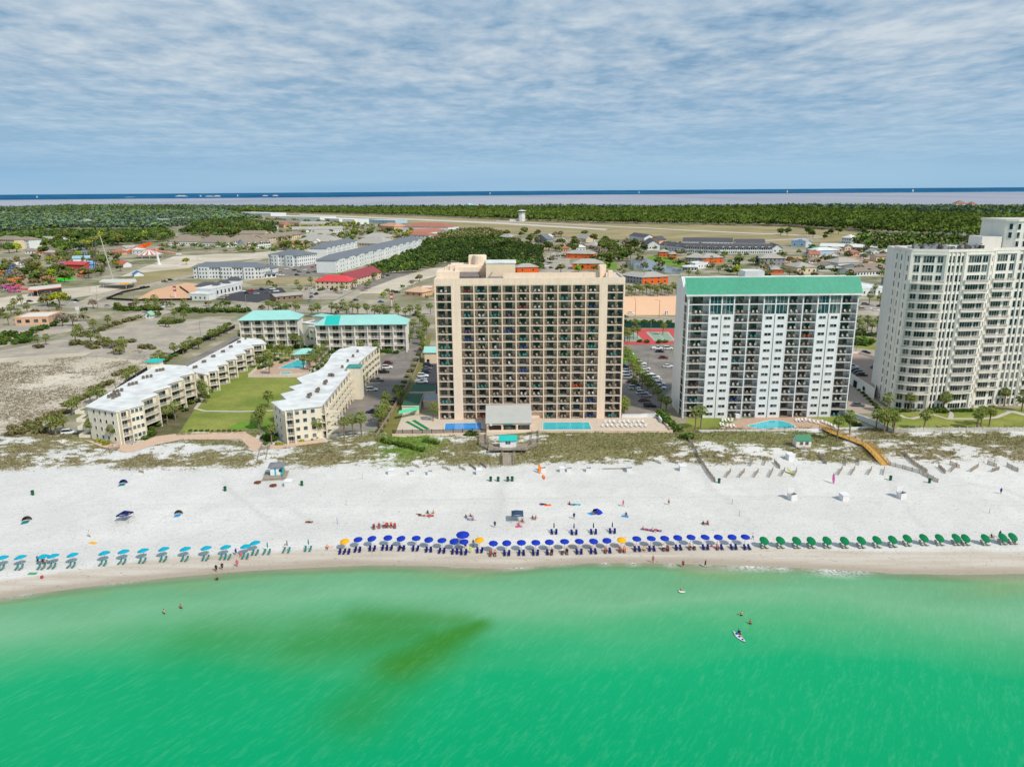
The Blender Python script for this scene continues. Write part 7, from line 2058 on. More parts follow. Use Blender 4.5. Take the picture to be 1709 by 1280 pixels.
# ------------------------------------------------------------------ cars
car_glass = glassmat('car_glass', (20, 24, 28), .1, .6, .0)
tyre = mat('tyre_rubber', (28, 28, 28), .8, .1, 2)
rimm = mat('wheel_alloy', (160, 162, 166), .35, .1, 2, metal=.6)
lampm = mat('lamp_lens', (236, 234, 224), .2, .05, 2)
CC = {n: mat('car_paint_' + n, c, .3, .03, 1, spec=.6) for n, c in dict(white=(236, 238, 240), silver=(170, 174, 178), grey=(96, 100, 106), black=(24, 25, 28), navy=(28, 40, 70), red=(176, 28, 34), maroon=(98, 24, 36), blue=(40, 82, 140), tan=(176, 160, 136)).items()}
def make_car(kind):
	r_ = thing('parked_car', 'x', 'car')
	W = .92; L = 2.3 if kind == 'sedan' else 2.4 if kind == 'suv' else 2.8
	zb_, zt = {'sedan': (.92, 1.42), 'suv': (1.05, 1.72), 'pickup': (1.05, 1.78)}[kind]
	st = [(-L, .80, .42, .72), (-L + .12, .90, .32, zb_ - .08), (-L * .45, .92, .28, zb_), (L * .35, .92, .28, zb_ - .02), (L * .78, .90, .30, zb_ - .14), (L - .08, .84, .34, zb_ - .28), (L, .74, .42, .62)]
	m = MB(); vs, fs = [], []
	for x, w_, z0, z1 in st: vs += [(x, -w_ * .95, z0), (x, -w_, (z0 + z1) / 2), (x, -w_ * .9, z1), (x, w_ * .9, z1), (x, w_, (z0 + z1) / 2), (x, w_ * .95, z0)]
	for i in range(len(st) - 1):
		for k in range(6): a, b = i * 6 + k, i * 6 + (k + 1) % 6; fs.append((a, a + 6, b + 6, b))
	fs += [tuple(range(6)), tuple(range(len(vs) - 1, len(vs) - 7, -1))]
	m.add(vs, fs)
	b0, b1, t0, t1 = {'sedan': (-L * .86, L * .42, -L * .55, L * .05), 'suv': (-L * .97, L * .40, -L * .86, L * .10), 'pickup': (-L * .12, L * .45, -L * .08, L * .18)}[kind]
	wb, wt = .84, .66
	m.box(t0, -wt, zt, t1, wt, zt + .05)
	for x0, x1 in ((b0, t0), (b1, t1)):
		for s_ in (-1, 1): m.tube((x0, s_ * wb * .98, zb_ - .02), (x1, s_ * wt, zt + .02), .045, n=4, cap=False)
	if kind == 'pickup':
		for y in (-.9, .82): m.box(-L, y, zb_ - .1, b0 - .05, y + .08, zb_ + .18)
		m.box(-L, -.82, zb_ - .1, -L + .08, .82, zb_ + .18)
	m.build('body', CC['white'], r_)
	g = MB(); B = [(b0, -wb, zb_ - .03), (b1, -wb, zb_ - .03), (b1, wb, zb_ - .03), (b0, wb, zb_ - .03)]; T = [(t0, -wt, zt), (t1, -wt, zt), (t1, wt, zt), (t0, wt, zt)]
	g.add(B + T, [(0, 1, 5, 4), (1, 2, 6, 5), (2, 3, 7, 6), (3, 0, 4, 7)]); g.build('window', car_glass, r_)
	w_ = MB()
	w_.M = Matrix.Rotation(PI / 2, 4, 'X'); w_.lathe([(0, -.11), (.2, -.11), (.34, -.11), (.35, 0), (.34, .11), (.2, .11), (0, .11)], 12); w_.M = None
	for i, f in enumerate(w_.f):
		c = sum((Vector(w_.v[k]) for k in f), Vector()) / len(f)
		if Vector((c.x, c.z)).length < .2: w_.m[i] = 1
	wm = w_.mesh('wheel', [tyre, rimm])
	for x in (-L * .62, L * .64):
		for y in (-W + .06, W - .06): link('wheel', wm, r_, (x, y, .34))
	h = MB(); h.box(-.05, -.16, -.07, .05, .16, .07); hm = h.mesh('headlight', lampm)
	for y in (-.62, .62): link('headlight', hm, r_, (L - .06, y, zb_ - .38))
	return r_
CARS = {k: make_car(k) for k in ('sedan', 'suv', 'pickup')}
KW = {'sedan': 'saloon car', 'suv': 'SUV', 'pickup': 'pickup truck'}
ncar = 0
def car(px, py, head, colr, kind, where, group, far=False, z=0.05):
	"""head: degrees, 0 = nose to the right of the picture, 90 = away from camera"""
	global ncar
	ncar += 1
	p = P(px, py, z)
	lab = f'{colr} {KW[kind]} {where}'
	t_ = CARS[kind]
	if not far:
		return dup(t_, p, R(head), 1.0, lab, group, {'body': CC[colr]})
	r = t_.copy(); COL.objects.link(r); r.location = p; r.rotation_euler = (0, 0, R(head)); r['label'] = lab; r['group'] = group
	for ch in t_.children:
		if ch.name.split('.')[0] in ('body', 'window'):
			c = ch.copy(); COL.objects.link(c); c.parent = r
			if ch.name.startswith('body'): recolor(c, CC[colr])
G = 'cars in the resort car park'
for i, (a, b, h, c_, k) in enumerate([(648, 607.5, 5, 'maroon', 'sedan'), (646.5, 615, 5, 'white', 'suv'), (640, 622.5, 5, 'black', 'pickup'), (630, 636.5, 4, 'grey', 'pickup'), (621, 652.5, 8, 'white', 'suv'), (652, 673, 175, 'black', 'sedan'), (622, 689.5, 170, 'navy', 'suv'), (568, 684, 40, 'black', 'sedan'), (562.5, 698, 20, 'silver', 'suv'), (572, 676, 40, 'white', 'sedan')]):
	car(a, b, h, c_, k, f'in the resort car park, {nth(i)} counting toward the beach', G)
car(116, 724, 15, 'white', 'suv', 'under the outside stair of the left cream wing', 'car by the left wing')
G = 'cars beside the beige tower'
for i, (a, b, c_, k) in enumerate([(715, 611, 'navy', 'suv'), (713, 616.5, 'grey', 'sedan'), (711.5, 622, 'navy', 'sedan'), (706, 629, 'white', 'suv'), (704, 634.5, 'silver', 'sedan'), (703, 639, 'white', 'pickup')]):
	car(a, b, 0, c_, k, f'left of the beige tower, {nth(i)} from the far end', G)
for i, (a, b, c_, k) in enumerate([(1042, 613, 'blue', 'sedan'), (1047, 621, 'white', 'sedan'), (1047, 626.5, 'white', 'suv'), (1049, 632, 'silver', 'suv'), (1055, 639, 'maroon', 'sedan'), (1059, 644, 'navy', 'sedan'), (1059, 649.5, 'white', 'suv'), (1072, 658, 'white', 'suv'), (1077.5, 662.5, 'silver', 'suv'), (1075, 670, 'maroon', 'sedan'), (1084.5, 679, 'black', 'suv')]):
	car(a, b, -4, c_, k, f'in parking row beside the beige tower, {nth(i)} from far end', 'cars right of the beige tower')
for i, (a, b, c_, k) in enumerate([(1050, 592, 'white', 'sedan'), (1070, 608.5, 'white', 'suv'), (1076.5, 616.5, 'white', 'sedan'), (1080, 626, 'white', 'pickup'), (1092, 631, 'white', 'suv'), (1095.5, 635, 'silver', 'sedan'), (1101, 642.5, 'white', 'suv'), (1100, 649, 'white', 'pickup')]):
	car(a, b, -6, c_, k, f'in parking row left of the white tower, {nth(i)} from far end', 'cars left of the white tower')
for a, b, c_, k, w_ in [(1097, 583, 'white', 'pickup', 'parked below the red tennis court'), (1101.5, 588, 'black', 'sedan', 'parked below the white pickup near tennis court'), (1107.5, 598.5, 'maroon', 'sedan', 'alone in the middle of the towers parking lot'), (1115, 613, 'white', 'sedan', 'half hidden at the white tower corner'), (1115, 583, 'white', 'suv', 'at the white tower edge below tennis court')]: car(a, b, 0, c_, k, w_, 'cars in the lot behind the towers')
for i, (a, b, c_, k, z) in enumerate([(1423, 614, 'white', 'suv', 3.6), (1430, 620, 'navy', 'sedan', 3.6), (1434, 623.5, 'black', 'sedan', 3.6), (1438, 627, 'black', 'sedan', 3.6), (1445, 590, 'black', 'sedan', .05), (1437, 602.5, 'black', 'pickup', .05), (1462, 615, 'navy', 'sedan', 3.6), (1432, 678, 'grey', 'sedan', .05)]):
	car(a, b, -15, c_, k, f'between white and cream towers, {nth(i)} listed from garage deck to drive', 'cars between the white and cream towers', False, z)
pal = ['white', 'black', 'silver', 'grey', 'navy', 'white', 'red', 'tan', 'white', 'grey', 'black', 'silver']
kk = ['sedan', 'suv', 'sedan', 'pickup', 'suv']
FAR = [('lot of the grey roofed apartments', [(455, 452), (462, 451), (470, 456), (478, 450), (486, 447), (492, 452), (500, 455), (508, 451), (515, 456), (522, 447), (505, 445), (530, 444), (512, 442), (522, 441), (538, 453), (470, 460), (460, 459), (496, 460)], 10),
	('lot before the red roofed motel', [(512 + 7 * i, 484 + (i % 2) * 1.2) for i in range(8)] + [(520, 491), (528, 492), (520, 497), (518, 503), (562, 488), (570, 486), (578, 485)], 80),
	('lane behind the red roofed motel', [(612, 470), (622, 468), (634, 464), (640, 462), (647, 461), (590, 483), (600, 478), (606, 474)], 40),
	('dark lot by the white restaurant', [(405, 487), (412, 490), (420, 486), (428, 491), (438, 484), (446, 489), (370, 498), (376, 495), (455, 483), (461, 487)], 20),
	('parking lot beside the orange condominiums', [(905, 432), (911, 437), (918, 440), (925, 429), (930, 434), (937, 427), (922, 424), (913, 445), (920, 448), (908, 449), (932, 441)], 15),
	('lot between the far towers', [(1432, 515), (1440, 517), (1449, 516), (1462, 519), (1470, 512), (1444, 509), (1433, 508)], 0)]
for nm, pts_, h in FAR:
	for i, (a, b) in enumerate(pts_): car(a, b, h, pal[(i * 5 + len(nm)) % 12], kk[(i * 3 + len(nm)) % 5], f'in the {nm}, {nth(i)} spot', 'cars in the ' + nm, True, .12)
RD = [(269, 513.5, 'white', 'suv', 'on the highway left of the resort entrance'), (348, 515.5, 'white', 'sedan', 'on the highway before the restaurant'), (344, 518, 'silver', 'sedan', 'just behind the white one before the restaurant'), (180, 511.5, 'silver', 'sedan', 'at the highway junction'), (219, 509, 'maroon', 'sedan', 'on the highway by the building site'), (122, 506, 'white', 'suv', 'beside the bright green tree'), (126, 503, 'black', 'pickup', 'behind the bright green tree'),
	(275, 471, 'maroon', 'pickup', 'on the side street with orange truck'), (285, 468.5, 'black', 'suv', 'on the side street behind the maroon one'), (240, 481, 'black', 'pickup', 'on the side street near the junction'), (200, 492, 'black', 'sedan', 'by the black site fence'), (50, 504, 'black', 'sedan', 'at the petrol station forecourt'), (594, 502, 'navy', 'sedan', 'turning on the street below the motel'), (636, 505, 'blue', 'sedan', 'on the frontage street before peach roofed shop'), (663, 489, 'black', 'suv', 'before the peach roofed shop'), (1043, 530, 'grey', 'suv', 'on the highway between the towers'), (1053, 524, 'white', 'sedan', 'parked on the grass under the dirt bank'), (712, 541, 'maroon', 'sedan', 'under roadside palms at the drive head'), (693, 527, 'grey', 'sedan', 'on the highway behind aqua block')]
for a, b, c_, k, w_ in RD: car(a, b, 4, c_, k, w_, 'cars on the roads', True, .1)
for q in CARS.values(): drop(q)
for a, b, c_, l_ in [(1112, 525.5, CC['blue'], 'blue portable toilet on the verge under the dirt bank')]:
	m = MB(); m.box(-.7, -.7, 0, .7, .7, 2.4); m.box(-.75, -.75, 2.4, .75, .75, 2.6, 1); m.box(-.4, -.73, .1, .4, -.7, 2.1, 1); tag(m.build('portable_toilet', [c_, white], None, loc=P(a, b)), l_, 'toilet')
m = MB()
for (a, b), (c_, d), n, L in [((586, 706), (618, 706), 9, 5), ((609, 655), (628, 606), 14, 5), ((650, 604), (664, 580), 7, 4.5), ((1046, 648), (1080, 690), 0, 5), ((1070, 690), (1046, 640), 12, 5), ((1098, 650), (1072, 606), 12, 5)]:
	p0, p1 = P(a, b), P(c_, d)
	for i in range(n):
		q = p0.lerp(p1, i / n); strip([q, q + Vector((L, 0, 0))], .14, .058, m)
for i in range(11): q = P(604, 724 - i * 3.1); strip([q, q + Vector((7.5, 0, 0))], .14, .058, m)
tag(m.build('parking_marking', line_w), kind='structure')
# ------------------------------------------------------------------ middle-distance buildings
wall_w, wall_b, wall_p, wall_o, wall_g = mat('siding_white', (228, 232, 232), .8, .05, .2), mat('wall_buff', (222, 206, 178), .85, .06, .2), mat('wall_peach', (224, 180, 148), .85, .05, .2), mat('wall_orange', (232, 106, 44), .8, .06, .2), mat('wall_grey', (158, 158, 164), .85, .06, .2)
roof_red, roof_mar, roof_tc, roof_pw = mat('roof_red_metal', (220, 74, 78), .55, .05, .2), mat('roof_maroon', (156, 72, 78), .7, .08, .3), mat('roof_terracotta', (178, 116, 98), .8, .1, .2), mat('roof_chalk', (224, 222, 216), .8, .05, .2)
roof_dk, wall_bl = mat('roof_charcoal', (92, 90, 98), .8, .08, .2), mat('wall_sky_blue', (176, 204, 226), .8, .05, .2)
_w = {}
def wbox(w, h):
	if (w, h) not in _w:
		m = MB(); m.box(-w / 2, -.06, 0, w / 2, .05, h); m.box(-w / 2 - .12, -.1, -.14, w / 2 + .12, .0, 0, 1); _w[(w, h)] = m.mesh('window', [glass, roof_w])
	return _w[(w, h)]
def block(name, label, A, B, D, h, wm, rm, roof='hip', rh=3, nw=0, rows=1, side=None, over=.8, cat='building', group=None, ww=1.2, wh=1.5, bump=0, balc=None, sidewins=0, dorm=0):
	o_, rz_, W_ = frame_from(A, B)
	t_ = thing(name, label, cat, o_, rz_, group)
	m = MB(); m.box(0, 0, -.2, W_, D, h)
	if bump:
		for i in range(bump):
			x = W_ * (i + .5) / bump; m.box(x - W_ * .16 / bump * 1.5, -1.6, 0, x + W_ * .16 / bump * 1.5, 0, h + .02)
	if roof == 'flat': m.box(-.15, -.15, h, W_ + .15, .2, h + .8); m.box(-.15, D - .2, h, W_ + .15, D + .15, h + .8); m.box(-.15, .2, h, .2, D - .2, h + .8); m.box(W_ - .2, .2, h, W_ + .15, D - .2, h + .8)
	m.build('wall', wm, t_)
	m = MB()
	if roof == 'hip': m.hip(0, 0, W_, D, h + .02, rh, over=over, run=min(W_, D) * .5)
	elif roof == 'gable': m.gable(0, 0, W_, D, h, rh, over=over, mw=1, along='x' if W_ >= D else 'y')
	elif roof == 'gabley': m.gable(0, 0, W_, D, h, rh, over=over, mw=1, along='y')
	else: m.box(.2, .2, h + .02, W_ - .2, D - .2, h + .15)
	for i in range(dorm):
		x = W_ * (i + .5) / dorm; m.gable(x - 2.6, -1.7, x + 2.6, D * .4, h + .03, 2.0, over=.3, mw=1, along='y')
	m.build('roof', [rm, wm], t_)
	if nw:
		wp = Parts(t_, 'window')
		fh = h / rows
		for k in range(rows):
			for i in range(nw):
				x = W_ * (i + .5) / nw
				y = -1.66 if bump and abs(((x / W_ * bump) % 1) - .5) < .24 else -.02
				wp.put(wbox(ww, wh), Vector((x, y, k * fh + fh * .3)))
		for k in range(rows):
			for i in range(sidewins):
				y = D * (i + .5) / sidewins
				wp.put(wbox(ww, wh), Vector((W_ + .02 if side == 'r' else -.02, y, k * fh + fh * .3)), PI / 2 if side == 'r' else -PI / 2)
		wp.finish()
	return t_
A_ = 'white apartment blocks with grey hip roofs'
block('apartment_block', 'white apartment block with grey hip roof nearest the highway restaurant', (324, 465), (437, 466), 18, 10.6, wall_w, roof_g, 'hip', 4.2, 22, 3, 'r', group=A_, bump=3, sidewins=6)
block('apartment_block', 'square white grey-roofed apartment block behind the parked cars', (449, 443), (497, 445), 34, 11.5, wall_w, roof_g, 'hip', 5, 9, 3, 'r', group=A_, bump=2, sidewins=10)
block('apartment_block', 'rear white grey-roofed apartment block with long window side', (544, 431.5), (597, 417.5), 20, 12, wall_w, roof_g, 'hip', 5, 26, 3, 'l', group=A_, bump=7)
block('apartment_block', 'longest white grey-roofed apartment block beside the dark wood', (561, 456), (704, 414), 20, 12.5, wall_w, roof_g, 'hip', 5, 46, 3, 'l', group=A_, bump=11)
block('garage_block', 'low white garage with three dark doors and grey roof by the cars', (438, 465), (461, 463), 8, 3.4, wall_w, roof_g, 'hip', 2, 3, 1, ww=3, wh=2.2)
block('clubhouse', 'small white clubhouse with grey roof beside the nearest apartment block', (437, 456), (456, 456), 14, 5, wall_w, roof_g, 'hip', 3, 4, 1)
block('motel', 'two-storey buff motel wing with bright red roof', (527, 482), (583, 483), 16, 6.4, wall_b, roof_red, 'hip', 4.2, 7, 2, 'r', sidewins=3)
block('motel', 'longer motel wing with darker maroon roof behind the red one', (588, 479), (636, 465), 16, 6.6, wall_b, roof_mar, 'gable', 5, 10, 2, 'r')
m = block('restaurant', 'low white restaurant wing with small arched windows', (316, 501), (346, 502), 12, 4.4, wall_w, roof_pw, 'flat', 0, 4, 1)
block('restaurant', 'long white restaurant with orange panels and dark domed roof caps', (354, 497.5), (404, 486), 13, 6.5, wall_w, roof_pw, 'flat', 0, 8, 1, ww=1.8, wh=2.8)
for i, (a, b, r_) in enumerate([(348, 476, 9), (373, 473, 5.5), (391, 467, 6)]):
	p = P(a, b, 6.6); m = MB(); m.hip(-r_, -r_ * .6, r_, r_ * .6, 0, 2.6, over=.1); m.box(-r_ * .95, -r_ * .55, -3.5, r_ * .95, r_ * .55, -.2, 1)
	tag(m.build('roof_lantern', [roof_dk, wall_w], None, loc=p), f'dark hipped roof cap on the white restaurant, {nth(i)} from left', 'roof cap')
block('office', 'low peach office with flat chalk roof by the worn lot', (26, 543), (82, 541), 20, 4.2, wall_p, roof_pw, 'flat', 0, 4, 1, ww=2.4, wh=2.0)
block('shop', 'low brown flat-roofed shop beside the motel parking', (461, 504), (506, 500), 14, 4.0, mat('wall_brown', (150, 126, 106), .85, .1, .3), roof_gl, 'gable', 1.2, 5, 1)
block('shop', 'small shop with peach tan roof left of the beige tower', (676, 494), (705, 496), 14, 3.6, wall_p, mat('roof_peach', (214, 178, 148), .8, .06, .2), 'hip', 3, 3, 1)
block('shop', 'pale flat shop with red end wall beside the peach roofed one', (702, 491), (720, 491), 14, 4.4, wall_p, roof_pw, 'flat')
block('gatehouse', 'tiny white gatehouse with mint roof at the worn lot entrance', (243, 532), (252, 532), 4, 3, wall_w, mat('roof_mint', (150, 204, 172)), 'gabley', 1.6, 1, 1)
t_ = block('petrol_station', 'dark petrol station kiosk behind the bright green tree', (66, 495), (104, 491), 10, 4.2, mat('wall_charcoal', (58, 56, 64), .8, .1, .3), roof_dk, 'flat', 0, 5, 1, ww=2.5, wh=2.2)
for nm, px, hz, wm, l_ in [('fuel_canopy', [(46, 484), (60, 484), (102, 479), (102, 474), (50, 479)], 5.4, mat('canopy_orange', (236, 104, 40), .6, .05, .3), 'fuel canopy with orange edge in front of the water park'), ('fuel_canopy', [(165, 470), (212, 472.5), (228, 469), (226, 465.5), (172, 466)], 5.6, roof_pw, 'long white flat canopy with yellow end beside the side street')]:
	q = [P(a, b, hz) for a, b in px]; c = sum(q, Vector()) / len(q); t_ = thing(nm, l_, 'canopy', (c.x, c.y, 0)); L = [(p.x - c.x, p.y - c.y) for p in q]
	m = MB(); m.prism(L, hz - .9, hz, 0, 1, True); m.build('roof', [wm if 'orange' in l_ else roof_pw, roof_lt], t_)
	for i, (x, y) in enumerate(L[:4]):
		m = MB(); m.box(-.3, -.3, 0, .3, .3, hz - .9); m.build('post', roof_pw, t_, loc=(x * .8, y * .8, 0))
	if 'yellow' in l_:
		a, b = L[1], L[2]; m = MB(); m.box(a[0] - 6, a[1] - .3, hz - 1.0, b[0] + .3, a[1] + 1, hz + .15); m.build('sign_band', f_yel, t_)
t_ = thing('swing_ride', 'tall white thrill ride pole with a long red tilted arm', 'fairground ride', P(266, 442))
D_ = P(266, 442)
hp_ = 16.5
m = MB(); m.tube((0, 0, 0), (-1.5, 0, hp_), 1.5, 1.0, 10); m.lathe([(2.5, 0), (2.2, 1), (1.4, 1.2)], 10); m.build('mast', roof_w, t_)
m = MB(); a = Vector((-29, 2, hp_ + 4.2)); b = Vector((24, -2, hp_ - 4.4)); m.tube(a, b, .7, .7, 6); m.lathe([(0, -2), (1.8, -1.4), (1.8, 1.4), (0, 2)], 8, 0, (-1.5, 0, hp_)); m.build('arm', mat('ride_red', (228, 140, 126), .6, .05, .3), t_)
for v in (a, b):
	m = MB(); m.box(-2.6, -1.2, -.9, 2.6, 1.2, .9); m.build('gondola', roof_w, t_, loc=v)
t_ = thing('slingshot_ride', 'very tall steel arch of two leaning masts above the water park', 'fairground ride', P(171, 466))
m = MB(); b0, b1 = P(160, 455) - t_.location, P(190, 470) - t_.location
k0, k1 = P(159, 397, 40), P(168, 394, 40)
s_ = P(171, 466).y
def up(px, py, yy):
	d = _f + CR * ((px - W0 / 2) / FPX) - CU * ((py - H0 / 2) / FPX); k = yy / d.y; return Vector((d.x * k, yy, CAMH + d.z * k))
c0, c1 = up(159, 396, s_) - t_.location, up(167, 394, s_) - t_.location
for p, q in ((b0, c0), (b1, c1), (P(157, 452) - t_.location, up(154, 402, s_) - t_.location)):
	m.tube(p, q, .55, .4, 6)
m.tube(c0, c1, .4, .4, 6); m.build('mast', mat('steel_galvanised', (176, 174, 160), .6, .06, 1), t_)
for i, (a, b, c_, l_, n, r_, h_) in enumerate([(8, 462, (240, 150, 30), 'orange and yellow spiral water slide at far left', 3, 5, 7), (14, 457, (40, 110, 210), 'blue spiral water slide at far left behind the orange one', 3, 6, 7), (15, 488, (200, 60, 140), 'magenta water slide next to the green pool wall', 2, 6, 6), (28, 474, (240, 110, 30), 'orange low water slide in front of magenta one', 2, 6, 4), (62, 470, (190, 60, 150), 'purple water slide right of the pavilion trees', 2, 6, 6), (78, 472, (240, 110, 30), 'orange water slide next to the purple one', 2, 5, 5), (146, 462, (240, 110, 40), 'orange curved slide beside the blue cabin', 2, 5, 5), (33, 466, (240, 180, 30), 'yellow low slide in the water park', 1, 5, 3), (28, 484, (236, 70, 60), 'red-orange wide slide near the petrol station', 1, 6, 4)]):
	t_ = thing('water_slide', l_, 'water slide', P(a, b)); m = MB(); pr = None
	for k in range(n * 12 + 1):
		f = k / (n * 12); an = 2 * PI * n * f; v = Vector((math.cos(an) * r_ * (1 - .35 * f) + 6 * f * (i % 3 - 1), math.sin(an) * r_ * .8, h_ * (1 - f) + .8))
		if pr is not None: m.tube(pr, v, .8, .8, 6, cap=False)
		pr = v
	m.build('flume', fab('slide_%d' % i, tuple(int(v * .7 + 50) for v in c_)), t_)
	for k in range(3): m = MB(); m.tube((0, 0, 0), (0, 0, h_ * (.5 + .25 * k)), .3, n=6); m.build('support', metal_g, t_, loc=(math.cos(k * 2.1) * r_, math.sin(k * 2.1) * r_ * .8, 0))
for a, b, c_, d, col_, l_, hh in [(110, 452, 142, 453, (200, 80, 80), 'long low red-roofed hall in the amusement park', 7), (96, 447, 112, 448, (190, 90, 150), 'magenta roofed booth left of the red hall', 4), (190, 446, 206, 447, (206, 92, 80), 'red-roofed kiosk near the parked cars', 4), (138, 452, 152, 452, (130, 176, 226), 'pale blue cabin beside the orange slide', 7), (122, 437, 150, 436, (150, 190, 214), 'pale blue long roof behind the red hall', 4), (224, 462, 240, 461, (50, 130, 200), 'blue boat shaped stall on the grass strip', 2.5), (16, 447, 30, 447, (226, 222, 214), 'white peaked tent roof among the left trees', 3)]:
	block('fair_building', l_, (a, b), (c_, d), 10, hh, mat('wall_fair_' + str(a), col_, .8, .06, .3) if hh > 5 else wall_w, mat('roof_fair_' + str(a), col_, .7, .06, .3), 'gable', 2.5)
for a, b, c_, d, l_ in [(80, 473, 123, 467, 'bright green long pool wall in the water park')]:
	o_, rz_, W_ = frame_from((a, b), (c_, d)); m = MB(); m.box(0, 0, 0, W_, 3, 2.6); m.lathe([(1.6, 2.4), (1.5, 3.0), (0, 3.1)], 8, 0, (2, 1.5, 0)); o = m.build('pool_wall', fab('paint_lime_green', (60, 210, 50)), None, loc=o_); o.rotation_euler = (0, 0, rz_); tag(o, l_, 'wall')
t_ = thing('carousel_tent', 'broad fairground tent with red and white striped gores', 'tent', P(250, 430))
m = MB(); n = 28
for i in range(n):
	a, b = 2 * PI * i / n, 2 * PI * (i + 1) / n
	m.add([(0, 0, 10), (17 * math.cos(a), 12 * math.sin(a), 4), (17 * math.cos(b), 12 * math.sin(b), 4)], [(0, 1, 2)], i % 2)
m.build('canopy', [roof_w, mat('tent_red', (200, 120, 104), .8, .06, .3)], t_)
for i in range(10):
	m = MB(); m.tube((0, 0, 0), (0, 0, 4.2), .3, n=5); m.build('post', roof_w, t_, loc=(15.5 * math.cos(i * .63), 11 * math.sin(i * .63), 0))
t_ = thing('roller_slide', 'orange ramp slide behind the striped tent', 'slide', P(228, 423))
m = MB()
for j in range(3):
	y = j * 5
	m.add([(-13 + j * 2, y, 3), (10 + j * 3, y, 12 + j), (10 + j * 3, y + 4.4, 13 + j), (-13 + j * 2, y + 4.4, 4), (-13 + j * 2, y, 1), (10 + j * 3, y, 8 + j)], [(0, 1, 2, 3), (4, 5, 1, 0)])
m.build('ramp', f_or, t_)
for k in range(4): m = MB(); f = k / 3; m.tube((0, 0, 0), (0, 0, 2 + 8 * f), .35, n=5); m.build('support', metal_g, t_, loc=(-9 + 20 * f, 6 * f, 0))
